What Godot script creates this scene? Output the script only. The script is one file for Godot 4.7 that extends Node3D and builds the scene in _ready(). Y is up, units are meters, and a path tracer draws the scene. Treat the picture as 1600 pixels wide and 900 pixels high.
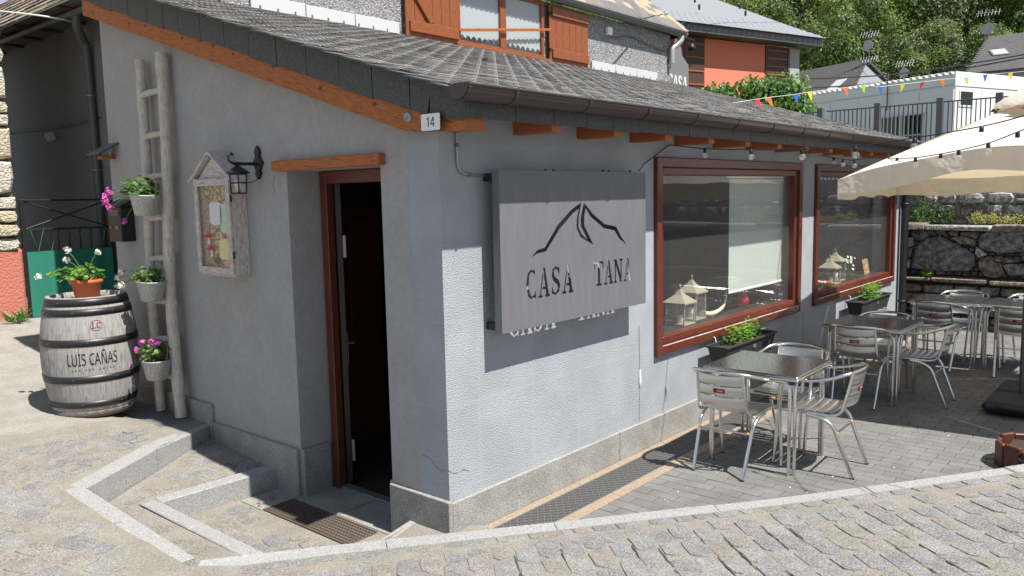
extends Node3D
# A grey mountain tavern on a street corner, its terrace, and the village behind. Units are metres, y is up.
# x runs along the window front away from the corner, -z runs along the door front, the corner of the walls is the origin.

const BIG := 1.0e9
var M := {}
var rng := RandomNumberGenerator.new()
var cam_xf := Transform3D()
var serif: SystemFont
var sans: SystemFont


# ---------------------------------------------------------------- mesh helper
class MB:
	var st := SurfaceTool.new()

	func _init() -> void:
		st.begin(Mesh.PRIMITIVE_TRIANGLES)
		st.set_smooth_group(-1)

	func smooth(g: int) -> void:
		st.set_smooth_group(g)

	func color(c: Color) -> void:
		st.set_color(c)

	# a convex polygon whose front looks along out
	func poly(p: Array, out: Vector3) -> void:
		var n: Vector3 = (p[1] - p[0]).cross(p[2] - p[0])
		var flip: bool = n.dot(out) > 0.0
		for i in range(1, p.size() - 1):
			st.add_vertex(p[0])
			if flip:
				st.add_vertex(p[i + 1])
				st.add_vertex(p[i])
			else:
				st.add_vertex(p[i])
				st.add_vertex(p[i + 1])

	func box(c: Vector3, s: Vector3, xf := Transform3D()) -> void:
		cbox(c, s, 0.0, xf)

	# a box with chamfered edges
	func cbox(c: Vector3, s: Vector3, ch: float, xf := Transform3D(), jit := 0.0, r: RandomNumberGenerator = null) -> void:
		var h := s * 0.5
		ch = minf(ch, minf(h.x, minf(h.y, h.z)) * 0.9)
		var mid := xf * c
		var off := {}
		if jit > 0.0:
			for a in [-1, 1]:
				for b in [-1, 1]:
					for d in [-1, 1]:
						off[Vector3i(a, b, d)] = Vector3(r.randf_range(-jit, jit), r.randf_range(-jit, jit), r.randf_range(-jit, jit))
		var v := func(k: Vector3i, axis: int) -> Vector3:
			var q := Vector3(k) * h
			for i in 3:
				if i != axis:
					q[i] -= k[i] * ch
			if jit > 0.0:
				q += off[k]
			return xf * (c + q)
		for axis in 3:
			var u := (axis + 1) % 3
			var w := (axis + 2) % 3
			for sg in [-1, 1]:
				var ring := []
				for e in [[-1, -1], [1, -1], [1, 1], [-1, 1]]:
					var k := Vector3i()
					k[axis] = sg
					k[u] = e[0]
					k[w] = e[1]
					ring.append(v.call(k, axis))
				poly(ring, (ring[0] + ring[2]) * 0.5 - mid)
			if ch > 0.0:
				for su in [-1, 1]:
					for sw in [-1, 1]:
						var k0 := Vector3i()
						k0[axis] = -1
						k0[u] = su
						k0[w] = sw
						var k1 := k0
						k1[axis] = 1
						var q := [v.call(k0, u), v.call(k1, u), v.call(k1, w), v.call(k0, w)]
						poly(q, (q[0] + q[2]) * 0.5 - mid)
		if ch > 0.0:
			for a in [-1, 1]:
				for b in [-1, 1]:
					for d in [-1, 1]:
						var k := Vector3i(a, b, d)
						var q := [v.call(k, 0), v.call(k, 1), v.call(k, 2)]
						poly(q, q[0] - mid)

	# a bar from a to b
	func bar(a: Vector3, b: Vector3, w: float, t: float, ch := 0.0, up := Vector3.UP) -> void:
		var x := (b - a).normalized()
		var z := x.cross(up)
		if z.length() < 0.01:
			z = x.cross(Vector3.RIGHT)
		z = z.normalized()
		var y := z.cross(x)
		cbox(Vector3.ZERO, Vector3(a.distance_to(b), w, t), ch, Transform3D(Basis(x, y, z), (a + b) * 0.5))

	func tube(p: Array, r, sides := 8, caps := true, closed := false) -> void:
		var n := p.size()
		var rings := []
		var prev := Vector3.ZERO
		for i in n:
			var d: Vector3
			if closed:
				d = p[(i + 1) % n] - p[(i - 1 + n) % n]
			else:
				d = p[mini(i + 1, n - 1)] - p[maxi(i - 1, 0)]
			d = d.normalized()
			if prev == Vector3.ZERO:
				prev = d.cross(Vector3.UP)
				if prev.length() < 0.05:
					prev = d.cross(Vector3.RIGHT)
			prev = (prev - d * prev.dot(d)).normalized()
			var w := d.cross(prev)
			var rr: float = r[i] if r is Array else r
			var ring := []
			for k in sides:
				var a := TAU * k / sides
				ring.append(p[i] + (prev * cos(a) + w * sin(a)) * rr)
			rings.append(ring)
		st.set_smooth_group(1)
		for i in (n if closed else n - 1):
			var j := (i + 1) % n
			for k in sides:
				var l := (k + 1) % sides
				var q := [rings[i][k], rings[i][l], rings[j][l], rings[j][k]]
				poly(q, (q[0] + q[2]) * 0.5 - (p[i] + p[j]) * 0.5)
		st.set_smooth_group(-1)
		if caps and not closed:
			poly(rings[0], p[0] - p[1])
			poly(rings[n - 1], p[n - 1] - p[n - 2])

	# prof: points (radius, height) round the y axis
	func lathe(prof: Array, sides := 24, xf := Transform3D(), sm := true, a0 := 0.0, a1 := TAU) -> void:
		st.set_smooth_group(2 if sm else -1)
		for i in prof.size() - 1:
			var p: Vector2 = prof[i]
			var q: Vector2 = prof[i + 1]
			var nrm := Vector2(q.y - p.y, p.x - q.x)
			for k in sides:
				var a := lerpf(a0, a1, float(k) / sides)
				var b := lerpf(a0, a1, float(k + 1) / sides)
				var out := Vector3(cos((a + b) * 0.5) * nrm.x, nrm.y, sin((a + b) * 0.5) * nrm.x)
				var pts := [xf * Vector3(cos(a) * p.x, p.y, sin(a) * p.x)]
				if p.x > 1e-5:
					pts.append(xf * Vector3(cos(b) * p.x, p.y, sin(b) * p.x))
				if q.x > 1e-5:
					pts.append(xf * Vector3(cos(b) * q.x, q.y, sin(b) * q.x))
				pts.append(xf * Vector3(cos(a) * q.x, q.y, sin(a) * q.x))
				if pts.size() >= 3:
					poly(pts, xf.basis * out)
		st.set_smooth_group(-1)

	# a flat outline in local xy, thick along z from z0 to z1
	func prism(p: PackedVector2Array, z0: float, z1: float, xf := Transform3D()) -> void:
		var ids := Geometry2D.triangulate_polygon(p)
		var zd := xf.basis * Vector3(0, 0, 1)
		for i in range(0, ids.size(), 3):
			for z in [z0, z1]:
				var t := []
				for j in 3:
					t.append(xf * Vector3(p[ids[i + j]].x, p[ids[i + j]].y, z))
				poly(t, zd * (1.0 if z == maxf(z0, z1) else -1.0))
		var ccw := not Geometry2D.is_polygon_clockwise(p)
		for i in p.size():
			var a := p[i]
			var b := p[(i + 1) % p.size()]
			var e := b - a
			var o := Vector3(e.y, -e.x, 0) * (1.0 if ccw else -1.0)
			poly([xf * Vector3(a.x, a.y, z0), xf * Vector3(b.x, b.y, z0), xf * Vector3(b.x, b.y, z1), xf * Vector3(a.x, a.y, z1)], xf.basis * o)

	# a stone: outline in local xy, its worn face towards +z
	func stone(p: Array, depth: float, r: RandomNumberGenerator, inset := 0.12, xf := Transform3D()) -> void:
		var c := Vector2.ZERO
		for q in p:
			c += q / p.size()
		var rings := [[], [], []]
		for q in p:
			var d: Vector2 = q - c
			rings[0].append(xf * Vector3(q.x, q.y, 0))
			rings[1].append(xf * Vector3(q.x, q.y, depth * r.randf_range(0.5, 0.72)))
			var s := c + d * (1.0 - inset * r.randf_range(0.7, 1.3))
			rings[2].append(xf * Vector3(s.x, s.y, depth * r.randf_range(0.88, 1.0)))
		var n := p.size()
		var zd := xf.basis * Vector3(0, 0, 1)
		for i in n:
			var j := (i + 1) % n
			var o := xf.basis * Vector3((p[i] + p[j]).x * 0.5 - c.x, (p[i] + p[j]).y * 0.5 - c.y, 0)
			poly([rings[0][i], rings[0][j], rings[1][j], rings[1][i]], o)
			poly([rings[1][i], rings[1][j], rings[2][j]], o + zd * 0.05)
			poly([rings[1][i], rings[2][j], rings[2][i]], o + zd * 0.05)
			poly([rings[2][i], rings[2][j], xf * Vector3(c.x, c.y, depth)], zd)

	# a folded leaf
	func leaf(at: Vector3, dir: Vector3, nrm: Vector3, l: float, w: float) -> void:
		var s := dir.cross(nrm).normalized() * w
		var m := at + dir * l * 0.5
		var tip := at + dir * l - nrm * l * 0.12
		poly([at, m + s + nrm * w * 0.3, tip], nrm)
		poly([at, tip, m - s + nrm * w * 0.3], nrm)

	# a round lobed leaf
	func disc(at: Vector3, nrm: Vector3, r: float, g: RandomNumberGenerator) -> void:
		var x := nrm.cross(Vector3(0.3, 1, 0.2)).normalized()
		var y := nrm.cross(x)
		var ring := []
		for k in 7:
			var a := TAU * k / 7.0
			var rr := r * g.randf_range(0.8, 1.15)
			ring.append(at + (x * cos(a) + y * sin(a)) * rr + nrm * r * g.randf_range(0.05, 0.35))
		for k in 7:
			poly([at, ring[k], ring[(k + 1) % 7]], nrm)

	func done() -> ArrayMesh:
		st.generate_normals()
		return st.commit()


# ---------------------------------------------------------------- node helpers
func mi(called: String, mesh: Mesh, m: Material, parent: Node = null, xf := Transform3D()) -> MeshInstance3D:
	var o := MeshInstance3D.new()
	o.name = called
	o.mesh = mesh
	o.material_override = m
	o.transform = xf
	o.cast_shadow = GeometryInstance3D.SHADOW_CASTING_SETTING_ON
	put_in(o, parent)
	return o


func numbered(called: String, parent: Node) -> String:
	if not parent.has_node(NodePath(called)):
		return called
	var key := "n_" + called
	var k: int = parent.get_meta(key, 1)
	while parent.has_node(NodePath("%s_%03d" % [called, k])):
		k += 1
	parent.set_meta(key, k + 1)
	return "%s_%03d" % [called, k]


func put_in(o: Node, parent: Node) -> void:
	if parent == null:
		parent = self
	o.name = numbered(o.name, parent)
	parent.add_child(o, true)


func thing(called: String, label: String, cat: String, at := Vector3.ZERO, group := "") -> Node3D:
	var o := Node3D.new()
	o.name = called
	o.position = at
	put_in(o, null)
	tag(o, label, cat, group)
	return o


func tag(o: Node, label: String, cat: String, group := "") -> void:
	o.set_meta("label", label)
	o.set_meta("category", cat)
	if group != "":
		o.set_meta("group", group)


func kind(o: Node, k: String, label := "") -> Node:
	o.set_meta("kind", k)
	if label != "":
		o.set_meta("label", label)
	return o


func group_node(called: String, parent: Node, xf := Transform3D()) -> Node3D:
	var o := Node3D.new()
	o.name = called
	o.transform = xf
	put_in(o, parent)
	return o


func boxm(s: Vector3, ch := 0.0) -> ArrayMesh:
	var b := MB.new()
	b.cbox(Vector3.ZERO, s, ch)
	return b.done()


# a straight timber from a to b with its grain along it
func timber(called: String, a: Vector3, b: Vector3, w: float, t: float, m: Material, parent: Node, ch := 0.003, up := Vector3.UP) -> MeshInstance3D:
	var x := (b - a).normalized()
	var z := x.cross(up)
	if z.length() < 0.01:
		z = x.cross(Vector3.RIGHT)
	z = z.normalized()
	return mi(called, boxm(Vector3(a.distance_to(b), w, t), ch), m, parent, Transform3D(Basis(x, z.cross(x), z), (a + b) * 0.5))


func tubem(called: String, p: Array, r, m: Material, parent: Node, sides := 8) -> MeshInstance3D:
	var b := MB.new()
	b.tube(p, r, sides)
	return mi(called, b.done(), m, parent)


func curve(p: Array, per := 6) -> Array:
	var out := []
	for i in p.size() - 1:
		var p0: Vector3 = p[maxi(i - 1, 0)]
		var p3: Vector3 = p[mini(i + 2, p.size() - 1)]
		for k in per:
			out.append(p[i].cubic_interpolate(p[i + 1], p0, p3, float(k) / per))
	out.append(p[-1])
	return out


func text(s: String, font: Font, size: float, depth := 0.001) -> TextMesh:
	var t := TextMesh.new()
	t.text = s
	t.font = font
	t.font_size = 64
	t.pixel_size = size / 64.0
	t.depth = depth
	t.curve_step = 1.0
	return t


func seen_at(p: Vector3) -> float:   # distance in front of the camera if inside the frame (with a margin), else a very large number
	var q := cam_xf.affine_inverse() * p
	if q.z > -0.2 or absf(q.x / q.z) > 0.68 or absf(q.y / q.z) > 0.4:
		return BIG
	return -q.z


# ---------------------------------------------------------------- material helpers
func lin(r: float, g: float, b: float) -> Color:
	return Color(r, g, b).linear_to_srgb()


func noise(sd: int, freq: float, oct := 3, type := FastNoiseLite.TYPE_SIMPLEX_SMOOTH) -> FastNoiseLite:
	var n := FastNoiseLite.new()
	n.seed = sd
	n.frequency = freq
	n.noise_type = type
	n.fractal_octaves = oct
	return n


var kept := {}


func ntex(n: FastNoiseLite, stops: Array, size := 512, constant := false) -> NoiseTexture2D:
	var key := "%s %s %s %s" % [n.frequency, n.fractal_octaves, n.noise_type, size]
	if stops.is_empty() and kept.has(key):   # reliefs of one grain share a texture
		return kept[key]
	var t := NoiseTexture2D.new()
	if stops.is_empty():
		kept[key] = t
	t.width = size
	t.height = size
	t.seamless = true
	t.noise = n
	if stops.size():
		var g := Gradient.new()
		var offs := PackedFloat32Array()
		var cols := PackedColorArray()
		for s in stops:
			offs.append(s[0])
			cols.append(s[1])
		g.offsets = offs
		g.colors = cols
		if constant:
			g.interpolation_mode = Gradient.GRADIENT_INTERPOLATE_CONSTANT
		t.color_ramp = g
	return t


func mat(called: String, c: Color, rough: float, metal := 0.0) -> StandardMaterial3D:
	var m := StandardMaterial3D.new()
	m.resource_name = called
	m.albedo_color = c
	m.roughness = rough
	m.metallic = metal
	M[called] = m
	return m


func tri(m: StandardMaterial3D, tex: Texture2D, scale: Vector3, world := true) -> StandardMaterial3D:
	m.albedo_color = Color.WHITE
	m.albedo_texture = tex
	m.uv1_triplanar = true
	m.uv1_world_triplanar = world
	m.uv1_scale = scale
	return m


func bump(m: StandardMaterial3D, tex: Texture2D, cm: float) -> StandardMaterial3D:
	m.heightmap_enabled = true
	m.heightmap_texture = tex
	m.heightmap_scale = cm
	m.heightmap_deep_parallax = false
	return m


func wood(called: String, sd: int, dark: Color, mid: Color, light: Color, rough: float, grain: Vector3, cm := 0.05) -> StandardMaterial3D:
	var m := mat(called, Color.WHITE, rough)
	var n := noise(sd, 0.02, 4)
	tri(m, ntex(n, [[0.0, dark], [0.38, mid], [0.6, light], [0.78, mid], [1.0, dark]]), grain, false)
	bump(m, ntex(noise(sd + 7, 0.05, 4), []), cm)
	return m


func speckle(called: String, sd: int, cols: Array, rough: float, scale: float, cm: float, stops: Array) -> StandardMaterial3D:
	var m := mat(called, Color.WHITE, rough)
	var n := noise(sd, 0.33, 1, FastNoiseLite.TYPE_CELLULAR)
	n.cellular_return_type = FastNoiseLite.RETURN_CELL_VALUE
	var st := []
	for i in cols.size():
		st.append([stops[i], cols[i]])
	tri(m, ntex(n, st, 512, true), Vector3.ONE * scale)
	if called.begins_with("cobble"):
		soil(m, 96, Color(0.8, 0.785, 0.77), Color(1, 1, 1), 0.8)
	bump(m, ntex(noise(sd + 3, 0.06, 4), []), cm)
	return m


func soil(m: StandardMaterial3D, sd: int, a: Color, b: Color, scale: float) -> void:   # a broad second tone over a material
	m.detail_enabled = true
	m.detail_blend_mode = BaseMaterial3D.BLEND_MODE_MUL
	if not kept.has(sd):
		kept[sd] = ntex(noise(sd, 0.012, 5), [[0.25, a.linear_to_srgb()], [0.75, b]])
	m.detail_albedo = kept[sd]
	m.detail_uv_layer = BaseMaterial3D.DETAIL_UV_2
	m.uv2_triplanar = true
	m.uv2_world_triplanar = true
	m.uv2_scale = Vector3.ONE * scale


func materials() -> void:
	var st := mat("stucco", Color.WHITE, 0.92)
	tri(st, ntex(noise(1, 0.08, 4), [[0.1, lin(0.333, 0.359, 0.397)], [0.9, lin(0.387, 0.417, 0.458)]]), Vector3.ONE * 2.0)
	bump(st, ntex(noise(2, 0.11, 3), []), 0.55)
	soil(st, 90, Color(0.9, 0.9, 0.89), Color(1, 1, 1), 0.35)
	var ss := mat("smooth_stucco", Color.WHITE, 0.9)
	tri(ss, ntex(noise(3, 0.03, 5), [[0.2, lin(0.315, 0.311, 0.307)], [0.8, lin(0.345, 0.341, 0.338)]]), Vector3.ONE * 0.9)
	bump(ss, ntex(noise(4, 0.08, 3), []), 0.25)
	soil(ss, 91, Color(0.94, 0.935, 0.93), Color(1, 1, 1), 0.4)
	var pd := mat("pebbledash", Color.WHITE, 0.95)
	var pn := noise(5, 0.2, 2, FastNoiseLite.TYPE_CELLULAR)
	pn.cellular_return_type = FastNoiseLite.RETURN_CELL_VALUE
	tri(pd, ntex(pn, [[0.0, lin(0.13, 0.13, 0.135)], [0.35, lin(0.25, 0.25, 0.26)], [0.7, lin(0.4, 0.4, 0.42)]], 512, true), Vector3.ONE * 0.6)
	bump(pd, ntex(noise(6, 0.1, 2), []), 1.2)
	var dk := mat("dark_render", Color.WHITE, 0.95)
	tri(dk, ntex(noise(7, 0.09, 3), [[0.2, lin(0.17, 0.168, 0.165)], [0.8, lin(0.3, 0.297, 0.292)]]), Vector3.ONE * 0.7)
	bump(dk, ntex(noise(8, 0.12, 2), []), 1.4)
	speckle("granite", 10, [lin(0.17, 0.17, 0.172), lin(0.26, 0.258, 0.252), lin(0.33, 0.325, 0.312), lin(0.42, 0.415, 0.4)], 0.75, 1.9, 0.12, [0.0, 0.25, 0.5, 0.75])
	soil(M.granite, 92, Color(0.84, 0.82, 0.78), Color(1, 1, 1), 0.5)
	speckle("kerb_granite", 11, [lin(0.17, 0.17, 0.173), lin(0.255, 0.255, 0.257), lin(0.315, 0.315, 0.315), lin(0.383, 0.383, 0.383)], 0.75, 1.7, 0.1, [0.0, 0.22, 0.5, 0.75])
	speckle("cobble_grey", 12, [lin(0.0988, 0.0988, 0.102), lin(0.171, 0.171, 0.175), lin(0.236, 0.236, 0.239), lin(0.327, 0.327, 0.33)], 0.8, 1.5, 0.35, [0.0, 0.25, 0.5, 0.75])
	speckle("cobble_light", 13, [lin(0.118, 0.118, 0.118), lin(0.2, 0.198, 0.194), lin(0.266, 0.263, 0.256), lin(0.355, 0.351, 0.344)], 0.8, 1.5, 0.35, [0.0, 0.22, 0.5, 0.75])
	speckle("cobble_warm", 14, [lin(0.122, 0.112, 0.102), lin(0.205, 0.19, 0.171), lin(0.262, 0.247, 0.224), lin(0.342, 0.327, 0.304)], 0.85, 1.5, 0.35, [0.0, 0.25, 0.5, 0.75])
	speckle("mortar", 15, [lin(0.176, 0.162, 0.137), lin(0.23, 0.216, 0.189), lin(0.266, 0.252, 0.223), lin(0.317, 0.302, 0.274)], 0.95, 1.6, 0.5, [0.0, 0.25, 0.55, 0.8])
	soil(M.mortar, 93, Color(0.86, 0.84, 0.82), Color(1, 1, 1), 0.55)
	speckle("concrete", 16, [lin(0.212, 0.204, 0.183), lin(0.272, 0.259, 0.238), lin(0.323, 0.31, 0.285), lin(0.383, 0.365, 0.34)], 0.93, 1.6, 0.4, [0.0, 0.3, 0.6, 0.85])
	soil(M.concrete, 94, Color(0.82, 0.81, 0.8), Color(1, 1, 1), 0.5)
	speckle("sandstone", 17, [lin(0.2, 0.15, 0.105), lin(0.26, 0.2, 0.145), lin(0.31, 0.245, 0.185), lin(0.37, 0.3, 0.235)], 0.9, 1.4, 0.2, [0.0, 0.25, 0.55, 0.8])
	for k in 3:
		var pv := mat("paver_%s" % ["grey", "dark", "pale"][k], Color.WHITE, 0.85)
		var t: float = [0.172, 0.162, 0.182][k]
		tri(pv, ntex(noise(20 + k, 0.18, 3), [[0.2, lin(t * 0.85, t * 0.85, t * 0.85)], [0.8, lin(t * 1.15, t * 1.15, t * 1.13)]]), Vector3.ONE * 1.3)
		bump(pv, ntex(noise(30 + k, 0.2, 2), []), 0.12)
		soil(pv, 95, Color(0.78, 0.77, 0.76), Color(1, 1, 1), 0.45)
	mat("joint", lin(0.05, 0.047, 0.044), 0.95)
	# timber
	wood("door_wood", 40, lin(0.06, 0.013, 0.008), lin(0.105, 0.025, 0.015), lin(0.135, 0.035, 0.02), 0.35, Vector3(0.5, 9, 9), 0.03)
	wood("beam_wood", 41, lin(0.12, 0.036, 0.008), lin(0.31, 0.09, 0.017), lin(0.4, 0.13, 0.027), 0.6, Vector3(0.6, 9, 9), 0.05)
	wood("rafter_wood", 46, lin(0.2, 0.055, 0.018), lin(0.3, 0.085, 0.026), lin(0.38, 0.12, 0.04), 0.6, Vector3(0.6, 9, 9), 0.05)
	wood("shutter_wood", 42, lin(0.12, 0.034, 0.012), lin(0.21, 0.059, 0.018), lin(0.28, 0.087, 0.03), 0.45, Vector3(0.5, 8, 8), 0.05)
	wood("old_wood", 43, lin(0.2, 0.165, 0.135), lin(0.5, 0.455, 0.4), lin(0.62, 0.58, 0.53), 0.9, Vector3(0.8, 12, 12), 0.3)
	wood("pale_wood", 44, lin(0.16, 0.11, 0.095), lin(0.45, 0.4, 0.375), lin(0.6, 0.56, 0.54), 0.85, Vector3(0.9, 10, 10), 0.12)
	wood("stave_wood", 45, lin(0.11, 0.105, 0.1), lin(0.25, 0.243, 0.235), lin(0.36, 0.352, 0.343), 0.85, Vector3(9, 0.6, 9), 0.12)
	wood("dark_wood", 47, lin(0.045, 0.013, 0.008), lin(0.085, 0.024, 0.014), lin(0.115, 0.036, 0.02), 0.5, Vector3(9, 0.6, 9), 0.03)
	# slate
	for k in 3:
		var sl := mat("slate_%s" % ["grey", "dark", "brown"][k], Color.WHITE, 0.7)
		var c: Array = [[0.125, 0.122, 0.12], [0.085, 0.083, 0.082], [0.165, 0.145, 0.128]][k]
		tri(sl, ntex(noise(50 + k, 0.05, 5), [[0.2, lin(c[0] * 0.75, c[1] * 0.75, c[2] * 0.75)], [0.8, lin(c[0] * 1.3, c[1] * 1.3, c[2] * 1.3)]]), Vector3(1.2, 1.2, 1.2))
		bump(sl, ntex(noise(55 + k, 0.06, 4), []), 0.3)
	var cl := mat("cladding_slate", Color.WHITE, 0.62)
	tri(cl, ntex(noise(58, 0.035, 5), [[0.25, lin(0.05, 0.052, 0.053)], [0.6, lin(0.062, 0.064, 0.065)], [0.9, lin(0.085, 0.087, 0.089)]]), Vector3.ONE * 1.6)
	bump(cl, ntex(noise(59, 0.06, 4), []), 0.25)
	mat("roof_red", lin(0.2, 0.09, 0.05), 0.9)
	mat("far_slate", lin(0.07, 0.066, 0.068), 0.8)
	mat("far_slate_blue", lin(0.2, 0.215, 0.235), 0.6)
	var ss2 := mat("stone_slab", Color.WHITE, 0.85)
	tri(ss2, ntex(noise(60, 0.05, 4), [[0.2, lin(0.26, 0.2, 0.13)], [0.8, lin(0.42, 0.36, 0.27)]]), Vector3.ONE * 1.2)
	bump(ss2, ntex(noise(61, 0.06, 4), []), 0.4)
	# metals
	mat("gutter_brown", lin(0.052, 0.038, 0.036), 0.4)
	mat("zinc", lin(0.33, 0.34, 0.35), 0.45, 0.75)
	mat("galvanised", lin(0.42, 0.43, 0.43), 0.55, 0.45)
	tri(M.galvanised, ntex(noise(62, 0.04, 4), [[0.2, lin(0.27, 0.275, 0.27)], [0.75, lin(0.52, 0.53, 0.52)]]), Vector3.ONE * 2.5)
	mat("lead", lin(0.62, 0.63, 0.64), 0.45, 0.3)
	mat("hook_steel", lin(0.8, 0.79, 0.76), 0.4, 0.2)
	var al := mat("aluminium", lin(0.72, 0.72, 0.71), 0.24, 1.0)
	al.roughness_texture = ntex(noise(63, 0.05, 3), [[0.0, Color(0.75, 0.75, 0.75)], [1.0, Color(1, 1, 1)]], 256)
	al.uv1_triplanar = true
	al.uv1_scale = Vector3.ONE * 4.0
	mat("slat_aluminium", lin(0.66, 0.66, 0.65), 0.36, 1.0)
	bump(M.slat_aluminium, ntex(noise(64, 0.16, 1, FastNoiseLite.TYPE_CELLULAR), [], 256), 0.025)
	M.slat_aluminium.uv1_triplanar = true
	M.slat_aluminium.uv1_scale = Vector3.ONE * 6.0
	var tt := mat("table_steel", lin(0.45, 0.44, 0.43), 0.3, 1.0)
	tt.uv1_triplanar = true
	tt.uv1_scale = Vector3.ONE * 2.6
	var tn := noise(65, 0.035, 1, FastNoiseLite.TYPE_CELLULAR)
	tn.cellular_return_type = FastNoiseLite.RETURN_DISTANCE
	tt.roughness_texture = ntex(tn, [[0.0, Color(0.5, 0.5, 0.5)], [0.5, Color(1, 1, 1)], [1.0, Color(0.6, 0.6, 0.6)]])
	bump(tt, ntex(tn, []), 0.02)
	var sg := mat("sign_steel", Color.WHITE, 0.55, 0.12)
	tri(sg, ntex(noise(66, 0.012, 5), [[0.1, lin(0.138, 0.142, 0.16)], [0.6, lin(0.148, 0.152, 0.171)], [0.95, lin(0.168, 0.172, 0.192)]]), Vector3(3.0, 0.4, 3.0))
	mat("black_iron", lin(0.012, 0.012, 0.013), 0.5)
	mat("hoop_black", lin(0.016, 0.016, 0.018), 0.42)
	mat("grate_steel", lin(0.3, 0.31, 0.32), 0.5, 0.6)
	mat("rust_iron", lin(0.13, 0.1, 0.085), 0.7, 0.1)
	mat("pipe_grey", lin(0.1, 0.105, 0.11), 0.45)
	mat("black_plastic", lin(0.014, 0.014, 0.015), 0.5)
	mat("planter_plastic", lin(0.03, 0.031, 0.034), 0.55)
	mat("base_rubber", lin(0.03, 0.03, 0.031), 0.7)
	# paint, cloth and small things
	mat("white_enamel", lin(0.75, 0.75, 0.72), 0.3)
	mat("ink", lin(0.012, 0.012, 0.012), 0.5)
	mat("logo_red", lin(0.18, 0.02, 0.03), 0.6)
	mat("label_red", lin(0.23, 0.012, 0.025), 0.4)
	mat("label_white", lin(0.6, 0.5, 0.5), 0.5)
	mat("orange_cap", lin(0.55, 0.27, 0.07), 0.5)
	var tc := mat("terracotta", lin(0.45, 0.11, 0.035), 0.65)
	tc.rim_enabled = false
	mat("earth", lin(0.035, 0.025, 0.018), 0.95)
	var cv := mat("canvas", lin(0.74, 0.7, 0.62), 0.85)
	cv.backlight_enabled = true
	cv.backlight = lin(0.5, 0.4, 0.26)
	bump(cv, ntex(noise(67, 0.012, 3), []), 1.3)
	cv.uv1_triplanar = true
	cv.uv1_scale = Vector3.ONE * 0.9
	mat("canvas_brown", lin(0.16, 0.06, 0.035), 0.8)
	mat("pole_grey", lin(0.1, 0.1, 0.1), 0.4, 0.3)
	mat("blind_cloth", lin(0.43, 0.5, 0.475), 0.85)
	var nt := mat("netting", Color.WHITE, 0.7)
	tri(nt, ntex(noise(68, 0.1, 2), [[0.2, lin(0.01, 0.13, 0.095)], [0.8, lin(0.025, 0.24, 0.17)]]), Vector3(1.5, 9, 1.5))
	nt.backlight_enabled = true
	nt.backlight = lin(0.0, 0.12, 0.08)
	mat("cord_green", lin(0.05, 0.3, 0.22), 0.7)
	mat("pink_paint", lin(0.46, 0.16, 0.12), 0.9)
	bump(M.pink_paint, ntex(noise(69, 0.05, 4), []), 0.7)
	M.pink_paint.uv1_triplanar = true
	mat("salmon_paint", lin(0.7, 0.2, 0.13), 0.9)
	mat("white_paint", lin(0.72, 0.73, 0.72), 0.6)
	mat("panel_grey", lin(0.8, 0.82, 0.8), 0.6)
	mat("panel_white", lin(0.74, 0.76, 0.78), 0.5)
	mat("fence_grey", lin(0.1, 0.105, 0.11), 0.5)
	mat("brown_wood_far", lin(0.07, 0.03, 0.02), 0.6)
	mat("grey_pier", lin(0.35, 0.35, 0.36), 0.9)
	for k in 4:
		var wl := mat("rubble_%s" % ["grey", "brown", "dark", "pale"][k], Color.WHITE, 0.92)
		var c: Array = [[0.19, 0.185, 0.18], [0.2, 0.168, 0.135], [0.12, 0.117, 0.115], [0.36, 0.35, 0.33]][k]
		tri(wl, ntex(noise(70 + k, 0.014, 6), [[0.2, lin(c[0] * 0.42, c[1] * 0.42, c[2] * 0.42)], [0.5, lin(c[0], c[1], c[2])], [0.8, lin(c[0] * 1.65, c[1] * 1.65, c[2] * 1.65)]]), Vector3.ONE * 1.3)
		bump(wl, ntex(noise(75 + k, 0.05, 4), []), 2.0)
	for k in 2:
		var cs := mat("cream_stone_%s" % ["warm", "pale"][k], Color.WHITE, 0.92)
		var c: Array = [[0.56, 0.5, 0.39], [0.64, 0.61, 0.54]][k]
		tri(cs, ntex(noise(80 + k, 0.04, 5), [[0.2, lin(c[0] * 0.6, c[1] * 0.58, c[2] * 0.55)], [0.8, lin(c[0] * 1.2, c[1] * 1.2, c[2] * 1.2)]]), Vector3.ONE * 1.3)
		bump(cs, ntex(noise(84 + k, 0.05, 4), []), 2.5)
	mat("wall_earth", lin(0.055, 0.048, 0.041), 0.98)
	for a in [["leaf_dark", 0.035, 0.075, 0.016], ["leaf_mid", 0.06, 0.13, 0.02], ["leaf_bright", 0.12, 0.24, 0.03], ["leaf_dry", 0.26, 0.25, 0.11], ["tree_leaf", 0.075, 0.118, 0.026], ["tree_leaf_light", 0.115, 0.165, 0.038], ["tree_leaf_dark", 0.048, 0.08, 0.022], ["tree_leaf_yellow", 0.14, 0.175, 0.045], ["tree_leaf_grey", 0.085, 0.115, 0.05]]:
		var lf := mat(a[0], lin(a[1], a[2], a[3]), 0.5)
		lf.backlight_enabled = true
		lf.backlight = lin(a[1] * 2.2, a[2] * 2.2, a[3] * 1.5)
	mat("stem_green", lin(0.09, 0.14, 0.03), 0.7)
	mat("bark", lin(0.07, 0.055, 0.042), 0.9)
	mat("petal_white", lin(0.75, 0.74, 0.68), 0.7)
	mat("petal_pink", lin(0.62, 0.1, 0.45), 0.7)
	mat("hill_ground", lin(0.035, 0.055, 0.015), 0.98)
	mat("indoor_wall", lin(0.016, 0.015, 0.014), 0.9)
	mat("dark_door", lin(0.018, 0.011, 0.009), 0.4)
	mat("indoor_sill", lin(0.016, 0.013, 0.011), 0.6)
	mat("sign_grey", lin(0.17, 0.17, 0.18), 0.6)
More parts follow.
